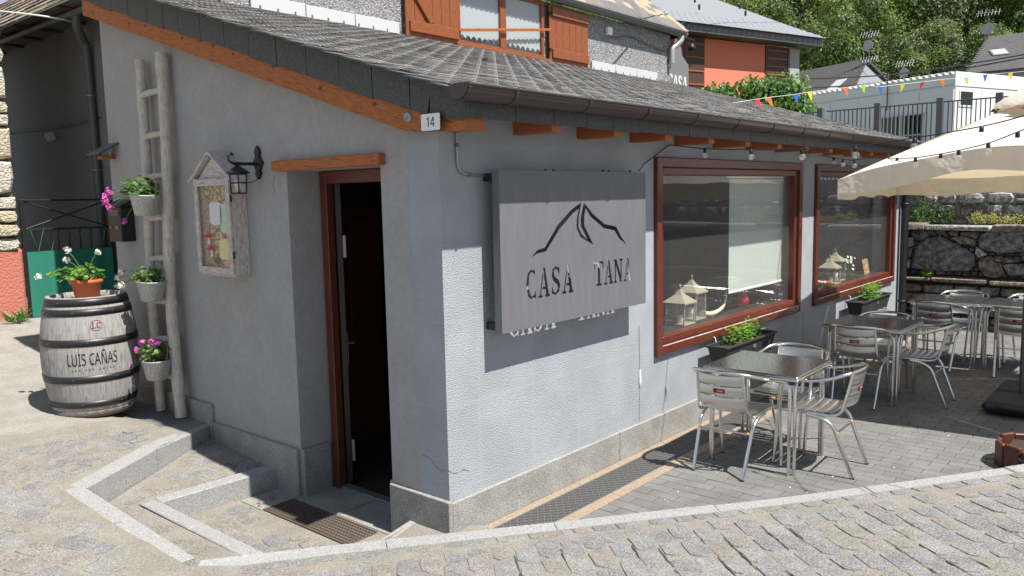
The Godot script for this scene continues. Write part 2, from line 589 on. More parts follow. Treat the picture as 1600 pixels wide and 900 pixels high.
	mat("indoor_floor", lin(0.035, 0.024, 0.018), 0.7)
	mat("indoor_white", lin(0.5, 0.5, 0.48), 0.6)
	mat("lantern_metal", lin(0.3, 0.29, 0.22), 0.6, 0.2)
	mat("crack_grey", lin(0.12, 0.12, 0.125), 0.95)
	mat("wax", lin(0.7, 0.68, 0.6), 0.6)
	mat("horn", lin(0.62, 0.56, 0.44), 0.4)
	mat("red_glass", lin(0.4, 0.01, 0.03), 0.3)
	mat("kraft", Color.WHITE, 0.85)
	tri(M.kraft, ntex(noise(87, 0.03, 4), [[0.2, lin(0.14, 0.075, 0.035)], [0.5, lin(0.34, 0.22, 0.1)], [0.75, lin(0.56, 0.42, 0.25)]]), Vector3(1.1, 1.8, 1.1))
	mat("paper_white", lin(0.62, 0.62, 0.64), 0.8)
	tri(mat("faded_print", Color.WHITE, 0.85), ntex(noise(88, 0.06, 3), [[0.25, lin(0.2, 0.06, 0.05)], [0.5, lin(0.36, 0.27, 0.2)], [0.75, lin(0.25, 0.3, 0.2)]], 256), Vector3.ONE * 3.0)
	mat("paper_green", lin(0.35, 0.6, 0.42), 0.8)
	mat("paper_yellow", lin(0.66, 0.58, 0.24), 0.8)
	mat("paper_pink", lin(0.6, 0.32, 0.3), 0.8)
	mat("toadstool_red", lin(0.5, 0.06, 0.05), 0.6)
	mat("curtain", lin(0.36, 0.4, 0.42), 0.9)
	for a in [["flag_red", 0.6, 0.02, 0.03], ["flag_orange", 0.75, 0.16, 0.02], ["flag_blue", 0.02, 0.12, 0.5], ["flag_yellow", 0.8, 0.6, 0.03], ["flag_green", 0.28, 0.6, 0.06]]:
		var fm := mat(a[0], lin(a[1], a[2], a[3]), 0.7)
		fm.backlight_enabled = true
		fm.backlight = lin(a[1] * 0.8, a[2] * 0.8, a[3] * 0.8)
	var gl := mat("pane_glass", Color(1, 1, 1, 0.04), 0.0)
	gl.transparency = BaseMaterial3D.TRANSPARENCY_ALPHA
	gl.metallic_specular = 0.6
	var bg := mat("bulb_glass", Color(1, 1, 1, 0.1), 0.02)
	bg.transparency = BaseMaterial3D.TRANSPARENCY_ALPHA
	bg.metallic_specular = 0.7
	mat("filament", lin(0.5, 0.4, 0.25), 0.4)


# ---------------------------------------------------------------- ground heights
# the far (terrace side) edge of the kerb: x, z, height
const KERB := [Vector3(-1.216, 0.09, -0.61), Vector3(-1.036, 0.085, -0.495), Vector3(-0.594, 0.07, -0.212), Vector3(-0.008, 0.055, 0.2), Vector3(0.4, 0.066, 0.545), Vector3(0.733, 0.08, 0.829), Vector3(1.317, 0.11, 1.352), Vector3(1.945, 0.15, 1.891), Vector3(2.638, 0.19, 2.452), Vector3(3.8, 0.26, 3.35), Vector3(5.6, 0.37, 4.6), Vector3(8.0, 0.5, 6.2)]


func kerb_along(x: float, z: float) -> Array:   # [height at the nearest kerb point, distance to it, towards the road > 0]
	var best := [0.0, BIG]
	for i in KERB.size() - 1:
		var a := Vector2(KERB[i].x, KERB[i].z)
		var b := Vector2(KERB[i + 1].x, KERB[i + 1].z)
		var q := Geometry2D.get_closest_point_to_segment(Vector2(x, z), a, b)
		var d := q.distance_to(Vector2(x, z))
		if d < best[1]:
			var t := q.distance_to(a) / maxf(a.distance_to(b), 1e-5)
			var side := (b - a).cross(Vector2(x, z) - a)
			best = [lerpf(KERB[i].y, KERB[i + 1].y, t), d if side > 0.0 else d]
	return best


func road_h(x: float, z: float) -> float:
	var k := kerb_along(x, z)
	var right: float = k[0] + 0.07 * minf(k[1], 4.8) + 0.02 * maxf(k[1] - 4.8, 0.0)
	var d := -1.95 - z
	var left: float = 0.17 + (0.055 * d + 0.0075 * d * d if d > 0.0 else 0.057 * d)
	left += 0.03 * clampf(-1.3 - x, 0.0, 3.0)
	if z < -2.4:
		var flat := smoothstep(-0.62, -0.3, x) * smoothstep(-5.4, -4.2, z)
		left = lerpf(left, 0.178, flat)
	return lerpf(left, right, smoothstep(-1.6, 0.8, z))


func landing_h(_x: float, z: float) -> float:
	return 0.062 + 0.066 * (-2.68 - z) if z < -1.75 else 0.001 + 0.02 * (z + 1.75)


func flat_h(h: float) -> Callable:
	return func(_x: float, _z: float) -> float: return h


# a sheet over a plan outline (x, z) that follows a height function
func sheet(b: MB, p: PackedVector2Array, h: Callable, cell: float) -> void:
	var lo := p[0]
	var hi := p[0]
	for q in p:
		lo = lo.min(q)
		hi = hi.max(q)
	b.smooth(0)
	var i := 0
	var nx := int(ceil((hi.x - lo.x) / cell))
	var nz := int(ceil((hi.y - lo.y) / cell))
	for ix in nx:
		for iz in nz:
			var a := lo + Vector2(ix, iz) * cell
			var sq := PackedVector2Array([a, a + Vector2(cell, 0), a + Vector2(cell, cell), a + Vector2(0, cell)])
			for r in Geometry2D.intersect_polygons(sq, p):
				var ids := Geometry2D.triangulate_polygon(r)
				for k in range(0, ids.size(), 3):
					var t := []
					for j in 3:
						var q: Vector2 = r[ids[k + j]]
						t.append(Vector3(q.x, h.call(q.x, q.y), q.y))
					b.poly(t, Vector3.UP)
	b.smooth(-1)


# a solid with that top and upright sides
func block(b: MB, p: PackedVector2Array, h: Callable, bottom: float, cell := 50.0, ch := 0.0) -> void:
	var c := Vector2.ZERO
	for q in p:
		c += q / p.size()
	var top := p
	if ch > 0.0:
		var ins := Geometry2D.offset_polygon(p, -ch)
		if ins.size() == 1 and ins[0].size() == p.size():
			top = ins[0]
			# match the starting corner
			var best := 0
			for k in p.size():
				if top[k].distance_to(p[0]) < top[best].distance_to(p[0]):
					best = k
			var turned := PackedVector2Array()
			for k in p.size():
				turned.append(top[(best + k) % p.size()])
			if Geometry2D.is_polygon_clockwise(turned) != Geometry2D.is_polygon_clockwise(p):
				turned.reverse()
			top = turned
		else:
			ch = 0.0
	sheet(b, top, h, cell)
	var ccw := not Geometry2D.is_polygon_clockwise(p)
	for i in p.size():
		var j := (i + 1) % p.size()
		var e := p[j] - p[i]
		var o := Vector3(e.y, 0, -e.x) * (1.0 if ccw else -1.0)
		var a := Vector3(p[i].x, h.call(p[i].x, p[i].y) - ch, p[i].y)
		var d := Vector3(p[j].x, h.call(p[j].x, p[j].y) - ch, p[j].y)
		b.poly([Vector3(a.x, bottom, a.z), Vector3(d.x, bottom, d.z), d, a], o)
		if ch > 0.0:
			b.poly([a, d, Vector3(top[j].x, d.y + ch, top[j].y), Vector3(top[i].x, a.y + ch, top[i].y)], o + Vector3.UP * 0.1)


func kerb_h(x: float, z: float) -> float:
	return kerb_along(x, z)[0]


# stones along a line of plan points, width to the given side
func kerb_run(parent: Node, line: Array, widths: float, h: Callable, m: Material, length: float, called := "kerb_stone") -> void:
	var total := 0.0
	for i in line.size() - 1:
		total += line[i].distance_to(line[i + 1])
	var n := maxi(1, int(round(total / length)))
	var at := func(s: float) -> Vector2:
		for i in line.size() - 1:
			var l: float = line[i].distance_to(line[i + 1])
			if s <= l or i == line.size() - 2:
				return line[i].lerp(line[i + 1], s / l)
			s -= l
		return line[-1]
	for k in n:
		var s0 := total * k / n + 0.0025
		var s1 := total * (k + 1) / n - 0.0025
		var e0: Vector2 = (at.call(s0 + 0.03) - at.call(maxf(s0 - 0.03, 0.0))).normalized()
		var e1: Vector2 = (at.call(minf(s1 + 0.03, total)) - at.call(s1 - 0.03)).normalized()
		var near := PackedVector2Array()
		var far := PackedVector2Array()
		for q in 4:
			var s := lerpf(s0, s1, q / 3.0)
			var e := e0.lerp(e1, q / 3.0).normalized()
			near.append(at.call(s))
			far.append(at.call(s) + Vector2(-e.y, e.x) * widths)
		far.reverse()
		near.append_array(far)
		var b := MB.new()
		var lift := rng.randf_range(-0.002, 0.003)
		block(b, near, func(x: float, z: float) -> float: return h.call(x, z) + lift, -0.5, 0.4, 0.006)
		mi(called, b.done(), m, parent)


func cobble_shapes() -> Array:
	var out := []
	for k in 10:
		var b := MB.new()
		var p := []
		var n := 10
		for i in n:
			var a := TAU * i / n
			var c := Vector2(cos(a), sin(a))
			var e := pow(pow(absf(c.x), 7.0) + pow(absf(c.y), 7.0), -1.0 / 7.0)
			p.append(c * e * 0.5 * rng.randf_range(0.93, 1.07))
		var low := []
		var edge := []
		var top := []
		for q in p:
			low.append(Vector3(q.x * 1.02, -0.05, q.y * 1.02))
			edge.append(Vector3(q.x, -0.005 + rng.randf_range(-0.002, 0.002), q.y))
			top.append(Vector3(q.x * 0.965, rng.randf_range(-0.0015, 0.0015), q.y * 0.975))
		for i in n:
			var j := (i + 1) % n
			var o := Vector3(edge[i].x + edge[j].x, 0, edge[i].z + edge[j].z)
			b.poly([low[i], low[j], edge[j], edge[i]], o)
			b.poly([edge[i], edge[j], top[j], top[i]], o * 0.3 + Vector3.UP)
			b.poly([top[i], top[j], Vector3(0, 0.003, 0)], Vector3.UP)
		out.append(b.done())
	return out


# setts over a plan outline: rows along e1; the largest in view become parts, the rest one mass
func setts(parent: Node, area: PackedVector2Array, o: Vector2, e1: Vector2, size: Vector2, gap: float, h: Callable, proud: Vector2, mats: Array, most: int, shapes: Array, jit: float) -> void:
	var e2 := Vector2(-e1.y, e1.x)
	var spots := []
	var shrunk := Geometry2D.offset_polygon(area, -0.006)
	if shrunk.is_empty():
		return
	var rows := int(14.0 / size.x)
	for i in range(-rows, rows):
		var s := rng.randf_range(-size.y, size.y)
		while s < 12.0:
			var l := size.y * rng.randf_range(0.78, 1.3)
			var w := size.x * rng.randf_range(0.93, 1.04)
			for sg in [1.0, -1.0]:
				var c: Vector2 = o + e1 * (i * size.x + rng.randf_range(-jit, jit)) + e2 * (s + l * 0.5) * sg
				var inside := true
				for k in [Vector2(-0.42, -0.42), Vector2(0.42, -0.42), Vector2(0.42, 0.42), Vector2(-0.42, 0.42)]:
					if not Geometry2D.is_point_in_polygon(c + e1 * k.x * w + e2 * k.y * l, shrunk[0]):
						inside = false
				if not inside:   # a cut stone at the edge
					for sh in [-0.28, 0.28]:
						var c2: Vector2 = c + e2 * sh * l
						var fits := true
						for k in [Vector2(-0.4, -0.22), Vector2(0.4, -0.22), Vector2(0.4, 0.22), Vector2(-0.4, 0.22)]:
							if not Geometry2D.is_point_in_polygon(c2 + e1 * k.x * w + e2 * k.y * l, shrunk[0]):
								fits = false
						if fits:
							var y2: float = h.call(c2.x, c2.y)
							spots.append([seen_at(Vector3(c2.x, y2, c2.y)), c2, y2, w - gap, l * 0.46 - gap])
							break
				if inside:
					var y: float = h.call(c.x, c.y)
					spots.append([seen_at(Vector3(c.x, y, c.y)), c, y, w - gap, l - gap])
			s += l
	spots.sort_custom(func(a, b): return a[0] < b[0])
	var mass := {}
	for k in spots.size():
		var s: Array = spots[k]
		var c: Vector2 = s[1]
		var y: float = s[2]
		var sx: float = (h.call(c.x + 0.05, c.y) - y) / 0.05
		var sz: float = (h.call(c.x, c.y + 0.05) - y) / 0.05
		var up := Vector3(-sx, 1, -sz).normalized() + Vector3(rng.randf_range(-0.03, 0.03), 0, rng.randf_range(-0.03, 0.03))
		var d := e1.rotated(rng.randf_range(-0.06, 0.06))
		var x3 := Vector3(d.x, 0, d.y)
		x3 = (x3 - up * x3.dot(up)).normalized()
		var z3 := x3.cross(up).normalized()
		var xf := Transform3D(Basis(x3 * s[3], up.normalized(), z3 * s[4]), Vector3(c.x, y + rng.randf_range(proud.x, proud.y), c.y))
		var pick: int = rng.randi_range(0, shapes.size() - 1)
		var m: Material = mats[rng.randi_range(0, mats.size() - 1)]
		if k < most and s[0] < BIG:
			mi("sett", shapes[pick], m, parent, xf)
		else:
			var key := [pick, m]
			if not mass.has(key):
				mass[key] = []
			mass[key].append(xf)
	if mass.is_empty():
		return
	var rest := {}
	for key in mass:
		if not rest.has(key[1]):
			rest[key[1]] = SurfaceTool.new()
			rest[key[1]].begin(Mesh.PRIMITIVE_TRIANGLES)
		for xf in mass[key]:
			rest[key[1]].append_from(shapes[key[0]], 0, xf)
	for m in rest:
		kind(mi("setts_beyond", rest[m].commit(), m, parent), "stuff")


# ---------------------------------------------------------------- the setting
func ground() -> void:
	var shapes := cobble_shapes()
	var greys := [M.cobble_grey, M.cobble_grey, M.cobble_light, M.cobble_warm]
	var warms := [M.cobble_warm, M.cobble_warm, M.cobble_light, M.cobble_grey]
	# the street: everything on the near side of the kerb and round the sunk steps
	var street := group_node("street", self)
	kind(street, "structure", "granite sett street sloping past the tavern corner")
	var near := PackedVector2Array()
	for k in KERB:
		near.append(Vector2(k.x, k.z) + Vector2(-0.66, 0.75) * 0.125)
	var outline := PackedVector2Array([Vector2(0.0, -2.76), Vector2(-1.27, -2.02), Vector2(-1.29, -1.9), Vector2(-1.29, -0.6)])
	outline.append_array(near.slice(1))
	outline.append_array(PackedVector2Array([Vector2(14, 12), Vector2(4, 22), Vector2(-14, 18), Vector2(-16, -6), Vector2(-6, -14), Vector2(1.2, -14), Vector2(1.2, -4.5), Vector2(0.0, -4.5)]))
	var up := PackedVector2Array([Vector2(-0.42, -3.2), Vector2(-1.1, -3.28), Vector2(-2.3, -3.85), Vector2(-4.5, -3.9), Vector2(-5.5, -9.0), Vector2(1.1, -13.0), Vector2(1.1, -4.8), Vector2(-0.3, -4.3)])
	var b := MB.new()
	for part in Geometry2D.clip_polygons(outline, up):
		sheet(b, part, road_h, 0.25)
	mi("bedding", b.done(), M.mortar, street)
	# a row of setts along the back of the kerb
	for i in near.size() - 1:
		if i < 1 or i > 8:
			continue
		var l := near[i].distance_to(near[i + 1])
		var d := (near[i + 1] - near[i]) / l
		var nn := Vector2(-d.y, d.x)
		var s := 0.0
		while s < l - 0.05:
			var w := minf(rng.randf_range(0.1, 0.19), l - s)
			var dep := rng.randf_range(0.075, 0.11)
			var c := near[i] + d * (s + w * 0.5) + nn * (dep * 0.5 + 0.008)
			var up3 := Vector3(0.045, 1, -0.05).normalized()
			var x3 := Vector3(d.x, 0, d.y)
			x3 = (x3 - up3 * x3.dot(up3)).normalized()
			mi("sett", shapes[rng.randi_range(0, 9)], greys[rng.randi_range(0, 3)], street, Transform3D(Basis(x3 * (w - 0.008), up3, x3.cross(up3) * dep), Vector3(c.x, road_h(c.x, c.y) + rng.randf_range(0.001, 0.004), c.y)))
			s += w
	var road_area := PackedVector2Array([Vector2(-1.345, -0.5)])
	for k in near.slice(1, 10):
		road_area.append(k + Vector2(-0.66, 0.75) * 0.1)
	road_area.append_array(PackedVector2Array([Vector2(3.6, 6.5), Vector2(-3.5, 6.5), Vector2(-3.5, -0.5)]))
	setts(street, road_area, Vector2(-0.1, 0.3), Vector2(0.73, 0.683), Vector2(0.122, 0.22), 0.006, road_h, Vector2(0.002, 0.006), greys, 180, shapes, 0.005)
	var left_area := PackedVector2Array([Vector2(-1.36, -0.62), Vector2(-1.36, -2.06), Vector2(-0.3, -2.72), Vector2(-0.35, -2.95), Vector2(-1.2, -3.1), Vector2(-2.4, -3.6), Vector2(-4.0, -3.4), Vector2(-4.0, -0.6)])
	setts(street, left_area, Vector2(-1.5, -1.5), Vector2(0.94, -0.34), Vector2(0.15, 0.165), 0.01, road_h, Vector2(0.001, 0.005), warms, 120, shapes, 0.008)
	# open joints: the sand has gone from between some of the rows
	b = MB.new()
	for k in 70:
		var e1 := Vector2(0.73, 0.683)
		var e2 := Vector2(-e1.y, e1.x)
		var c := Vector2(-0.1, 0.3) + e1 * (0.122 * (rng.randi_range(0, 28) + 0.5)) + e2 * rng.randf_range(0.2, 1.6)
		var l := rng.randf_range(0.1, 0.3)
		var prev := Vector3.ZERO
		for s in 6:
			var q := c + e2 * (l * s / 5.0) + e1 * rng.randf_range(-0.004, 0.004)
			var p := Vector3(q.x, road_h(q.x, q.y) + 0.0055, q.y)
			if s > 0:
				var hw: float = 0.0045 * (1.0 - absf(s - 3.0) / 4.0)
				var w := Vector3(e1.x, 0, e1.y) * hw
				b.poly([prev - w, prev + w, p + w, p - w], Vector3.UP)
			prev = p
	kind(mi("open_joints", b.done(), M.wall_earth, street), "stuff")
	# the grey patched strip of concrete further up
	b = MB.new()
	sheet(b, up, road_h, 0.25)
	mi("concrete_strip", b.done(), M.concrete, street)

	# kerbs
	var kerb := group_node("kerb", self)
	kind(kerb, "structure", "pale granite kerb between street and sunk terrace")
	var line := []
	for k in KERB:
		line.append(Vector2(k.x, k.z))
	kerb_run(kerb, line, 0.125, kerb_h, M.kerb_granite, 0.98)
	kerb_run(kerb, [Vector2(-0.005, -2.68), Vector2(-1.23, -1.965)], 0.13, func(x: float, z: float) -> float: return lerpf(0.176, road_h(x, z - 0.06) + 0.004, smoothstep(0.0, 0.5, -x)), M.kerb_granite, 0.75)
	kerb_run(kerb, [Vector2(-1.232, -2.035), Vector2(-1.215, -0.66)], 0.115, func(_x: float, z: float) -> float: return lerpf(0.176, 0.094, (z + 2.035) / 1.375), M.kerb_granite, 0.7)
	kerb_run(kerb, [Vector2(0.0, -1.75), Vector2(-0.86, -1.78)], 0.12, func(_x: float, _z: float) -> float: return 0.008, M.kerb_granite, 0.9)
	kerb_run(kerb, [Vector2(-0.862, -1.85), Vector2(-0.9, -0.52)], 0.1, func(_x: float, z: float) -> float: return lerpf(0.012, 0.045, (z + 1.85) / 1.33), M.kerb_granite, 0.66)

	# the upper landing, the sunk floor before the door and the mortared corner
	var landing := group_node("landing", self)
	kind(landing, "structure", "sett landing between the two granite steps")
	var lp := PackedVector2Array([Vector2(0.0, -2.68), Vector2(0.0, -1.86), Vector2(-0.97, -1.88), Vector2(-1.0, -0.5), Vector2(-1.1, -0.56), Vector2(-1.23, -0.64), Vector2(-1.23, -1.95)])
	b = MB.new()
	block(b, lp, func(_x: float, z: float) -> float: return lerpf(0.072, 0.001, clampf((z + 2.68) / 0.8, 0, 1)) + 0.03 * maxf(z + 1.88, 0.0), -0.5, 0.2)
	mi("bedding", b.done(), M.mortar, landing)
	setts(landing, lp, Vector2(-0.6, -2.2), Vector2(0.96, -0.28), Vector2(0.14, 0.17), 0.012, func(_x: float, z: float) -> float: return lerpf(0.072, 0.001, clampf((z + 2.68) / 0.8, 0, 1)) + 0.03 * maxf(z + 1.88, 0.0), Vector2(0.001, 0.005), warms, 60, shapes, 0.008)
	var pit := group_node("sunk_floor", self)
	kind(pit, "structure", "sunk stone floor in front of the tavern door")
	var pp := PackedVector2Array([Vector2(-0.04, -1.77), Vector2(-0.88, -1.77), Vector2(-0.9, -0.5), Vector2(-0.52, -0.2), Vector2(-0.04, -0.33)])
	b = MB.new()
	block(b, PackedVector2Array([Vector2(0.3, -1.8), Vector2(-0.9, -1.8), Vector2(-0.92, -0.42), Vector2(-0.4, -0.08), Vector2(0.3, -0.3)]), flat_h(-0.142), -0.5, 0.5)
	mi("bedding", b.done(), M.mortar, pit)
	setts(pit, PackedVector2Array([Vector2(-0.34, -1.74), Vector2(-0.86, -1.74), Vector2(-0.88, -0.5), Vector2(-0.5, -0.25), Vector2(-0.34, -0.4)]), Vector2(-0.5, -1.2), Vector2(0.98, 0.2), Vector2(0.14, 0.16), 0.012, flat_h(-0.142), Vector2(0.001, 0.005), warms, 30, shapes, 0.01)
	for q in [[-1.74, -1.47, -0.33, 0.0], [-1.46, -1.0, -0.06, 0.3], [-0.99, -0.42, -0.06, 0.3]]:
		b = MB.new()
		b.cbox(Vector3((q[2] + q[3]) * 0.5, -0.145, (q[0] + q[1]) * 0.5), Vector3(q[3] - q[2] - 0.004, 0.02, q[1] - q[0] - 0.004), 0.003)
		mi("threshold_slab", b.done(), M.concrete, pit)
	var apron := group_node("corner_apron", self)
	kind(apron, "structure", "mortared corner between kerb and plinth")
	b = MB.new()
	block(b, PackedVector2Array([Vector2(0.0, -0.28), Vector2(-0.47, -0.17), Vector2(-0.02, 0.19), Vector2(0.25, 0.42), Vector2(0.25, 0.0), Vector2(0.0, 0.0)]), func(x: float, z: float) -> float: return lerpf(-0.012, 0.03, clampf((z - x * 0.6) / 0.2, 0, 1)) if x < 0.1 else lerpf(0.0, -0.045, clampf((x - 0.1) / 0.15, 0, 1)), -0.5, 0.12)
	mi("bedding", b.done(), M.mortar, apron)
	b = MB.new()
	block(b, PackedVector2Array([Vector2(0.0, -0.325), Vector2(-0.53, -0.195), Vector2(-0.46, -0.155), Vector2(0.0, -0.275)]), flat_h(-0.008), -0.4, 9.0, 0.004)
	mi("edging_slab", b.done(), M.kerb_granite, apron)

	# the terrace: block paving, laid in running bond along z
	var terrace := group_node("terrace", self)
	kind(terrace, "structure", "grey block paved terrace under the windows")
	var tp := PackedVector2Array([Vector2(0.2, 0.36)])
	for k in KERB.slice(4):
		tp.append(Vector2(k.x, k.z))
	tp.append_array(PackedVector2Array([Vector2(9.4, 6.9), Vector2(9.4, 0.0), Vector2(0.2, 0.0)]))
	b = MB.new()
	sheet(b, tp, flat_h(-0.056), 2.0)
	mi("bedding", b.done(), M.joint, terrace)
	var area := PackedVector2Array([Vector2(0.42, 0.42)])
	for k in KERB.slice(4):
		area.append(Vector2(k.x, k.z))
	area.append_array(PackedVector2Array([Vector2(9.35, 6.8), Vector2(9.35, 0.42)]))
	var spots := []
	var whole := boxm(Vector3(0.0955, 0.05, 0.1955), 0.004)
	for i in 90:
		for j in range(-1, 36):
			var c := Vector2(0.45 + i * 0.1, 0.52 + j * 0.2 + (0.1 if i % 2 else 0.0))
			var q := PackedVector2Array([c + Vector2(-0.0485, -0.0985), c + Vector2(0.0485, -0.0985), c + Vector2(0.0485, 0.0985), c + Vector2(-0.0485, 0.0985)])
			var ins := 0
			for p in q:
				if Geometry2D.is_point_in_polygon(p, area):
					ins += 1
			if ins == 4:
				spots.append([seen_at(Vector3(c.x, -0.05, c.y)), c, null])
			elif ins > 0:
				for r in Geometry2D.intersect_polygons(q, area):
					if r.size() >= 3:
						spots.append([seen_at(Vector3(c.x, -0.05, c.y)), c, r])
	spots.sort_custom(func(a, d): return a[0] < d[0])
	var pm := [M.paver_grey, M.paver_grey, M.paver_dark, M.paver_pale]
	var rest := {}
	var used := 0
	for s in spots:
		var m: Material = pm[rng.randi_range(0, 3)]
		var xf := Transform3D(Basis.from_euler(Vector3(rng.randf_range(-0.006, 0.006), 0, rng.randf_range(-0.012, 0.012))), Vector3(s[1].x, -0.075 + rng.randf_range(-0.0015, 0.0015), s[1].y))
		if used < 300 and s[0] < BIG:
			used += 1
			if s[2] == null:
				mi("paver", whole, m, terrace, xf)
			else:
				b = MB.new()
				block(b, s[2], flat_h(-0.05), -0.1, 9.0)
				mi("paver", b.done(), m, terrace)
		else:
			if not rest.has(m):
				rest[m] = SurfaceTool.new()
				rest[m].begin(Mesh.PRIMITIVE_TRIANGLES)
			if s[2] == null:
				rest[m].append_from(whole, 0, xf)
			else:
				b = MB.new()
				block(b, s[2], flat_h(-0.05), -0.1, 9.0)
				rest[m].append_from(b.done(), 0, Transform3D())
	for m in rest:
		kind(mi("pavers_beyond", rest[m].commit(), m, terrace), "stuff")
	# drain along the wall: two sandstone strips with a grating between them
	for q in [[0.03, 0.085], [0.335, 0.415]]:
		for k in 9:
			var x0 := 0.2 + k * 0.97
			if q[0] > 0.3 and k == 0:
				x0 = 0.44
			b = MB.new()
			b.cbox(Vector3((x0 + 0.2 + (k + 1) * 0.97) * 0.5, -0.075, (q[0] + q[1]) * 0.5), Vector3(0.2 + (k + 1) * 0.97 - x0 - 0.004, 0.054, q[1] - q[0]), 0.004)
			mi("drain_edging", b.done(), M.sandstone, terrace)
	# wide ground to the horizon
	var wide := group_node("ground", self)
	kind(wide, "structure", "ground round the village")
	b = MB.new()
	b.poly([Vector3(-400, -0.6, -400), Vector3(400, -0.6, -400), Vector3(400, -0.6, 400), Vector3(-400, -0.6, 400)], Vector3.UP)
	mi("valley_floor", b.done(), M.concrete, wide)


func grating(called: String, label: String, at: Transform3D, l: float, w: float, step: float, m: Material, zigzag: bool) -> void:
	var t := thing(called, label, "drain grate")
	t.transform = at
	for s in [-1, 1]:
		mi("edge_bar", boxm(Vector3(l, 0.02, 0.006), 0.0), m, t, Transform3D(Basis(), Vector3(0, -0.012, s * (w * 0.5 - 0.003))))
	var b := MB.new()
	var n := int(l / step)
	for i in n + 1:
		var x := -l * 0.5 + l * i / n
		b.box(Vector3(x, -0.012, 0), Vector3(0.003, 0.018, w - 0.012))
	if zigzag:
		for r in 9:
			var z := -w * 0.5 + w * (r + 0.5) / 9.0
			for i in n:
				var x := -l * 0.5 + l * i / n
				var o := 0.012 * (1 if (i + r) % 2 else -1)
				b.bar(Vector3(x, -0.008, z + o), Vector3(x + l / n, -0.008, z - o), 0.014, 0.0025)
	else:
		for r in 7:
			b.box(Vector3(0, -0.01, -w * 0.5 + w * (r + 1) / 8.0), Vector3(l, 0.012, 0.004))
	kind(mi("bars", b.done(), m, t), "stuff")
	mi("channel", boxm(Vector3(l, 0.004, w), 0.0), M.wall_earth, t, Transform3D(Basis(), Vector3(0, -0.06 if not zigzag else -0.045, 0)))


func drains() -> void:
	for k in 3:
		var x0: float = [0.24, 2.05, 3.9][k]
		var x1: float = [2.045, 3.895, 8.8][k]
		grating("drain_grate", ["zigzag steel drain grate nearest the tavern corner", "zigzag steel drain grate beside the nearest table", "zigzag steel drain grate running on to the black downpipe"][k], Transform3D(Basis(), Vector3((x0 + x1) * 0.5, -0.05, 0.21)), x1 - x0, 0.245, 0.032, M.grate_steel, true)
	grating("drain_grate", "dark iron grate in the sunk floor before the open door", Transform3D(Basis(Vector3(0, 0, 1), Vector3.UP, Vector3(-1, 0, 0)), Vector3(-0.2, -0.128, -1.02)), 0.9, 0.24, 0.026, M.rust_iron, false)
	grating("drain_grate", "iron grate along the wall between barrel and ladder", Transform3D(Basis(Vector3(0, 0, 1), Vector3.UP, Vector3(-1, 0, 0)), Vector3(-0.19, 0.192, -3.45)), 1.15, 0.26, 0.025, M.grate_steel, false)


# ---------------------------------------------------------------- the tavern
const SLOPE := 0.308


func roof_y(z: float) -> float:
	return 2.58 - SLOPE * z


# a wall in the plane z = const or x = const with square openings; holes: [u0, v0, u1, v1]
func wall_with_holes(b: MB, u0: float, u1: float, v0: float, top: Callable, holes: Array, t0: float, t1: float, along_x: bool) -> void:
	var cuts := [u0, u1]
	for h in holes:
		cuts.append(h[0])
		cuts.append(h[2])
	cuts.sort()
	for i in cuts.size() - 1:
		var a: float = cuts[i]
		var d: float = cuts[i + 1]
		if d - a < 1e-4:
			continue
		var spans := [[v0, null]]
		for h in holes:
			if h[0] <= a + 1e-4 and h[2] >= d - 1e-4:
				spans = [[v0, h[1]], [h[3], null]]
		for s in spans:
			var ya: float = top.call(a) if s[1] == null else s[1]
			var yd: float = top.call(d) if s[1] == null else s[1]
			if s[1] != null and s[1] <= s[0] + 1e-4:
				continue
			if along_x:
				b.prism(PackedVector2Array([Vector2(a, s[0]), Vector2(d, s[0]), Vector2(d, yd), Vector2(a, ya)]), t0, t1)
			else:
				# local x = -z, local z = x
				b.prism(PackedVector2Array([Vector2(-d, s[0]), Vector2(-a, s[0]), Vector2(-a, ya), Vector2(-d, yd)]), t0, t1, Transform3D(Basis(Vector3(0, 0, -1), Vector3.UP, Vector3(1, 0, 0)), Vector3.ZERO))


# four mitred-looking pieces round an opening in the plane z
func frame_pieces(parent: Node, called: String, x0: float, y0: float, x1: float, y1: float, w: float, z0: float, z1: float, m: Material, bottom := true, ch := 0.006) -> void:
	var zc := (z0 + z1) * 0.5
	var t := z1 - z0
	timber(called, Vector3(x0 + w * 0.5, y0, zc), Vector3(x0 + w * 0.5, y1, zc), w, t, m, parent, ch, Vector3.RIGHT)
	timber(called, Vector3(x1 - w * 0.5, y0, zc), Vector3(x1 - w * 0.5, y1, zc), w, t, m, parent, ch, Vector3.RIGHT)
	timber(called, Vector3(x0 + w + 0.0005, y1 - w * 0.5, zc), Vector3(x1 - w - 0.0005, y1 - w * 0.5, zc), w, t, m, parent, ch)
	if bottom:
		timber(called, Vector3(x0 + w + 0.0005, y0 + w * 0.5, zc), Vector3(x1 - w - 0.0005, y0 + w * 0.5, zc), w, t, m, parent, ch)


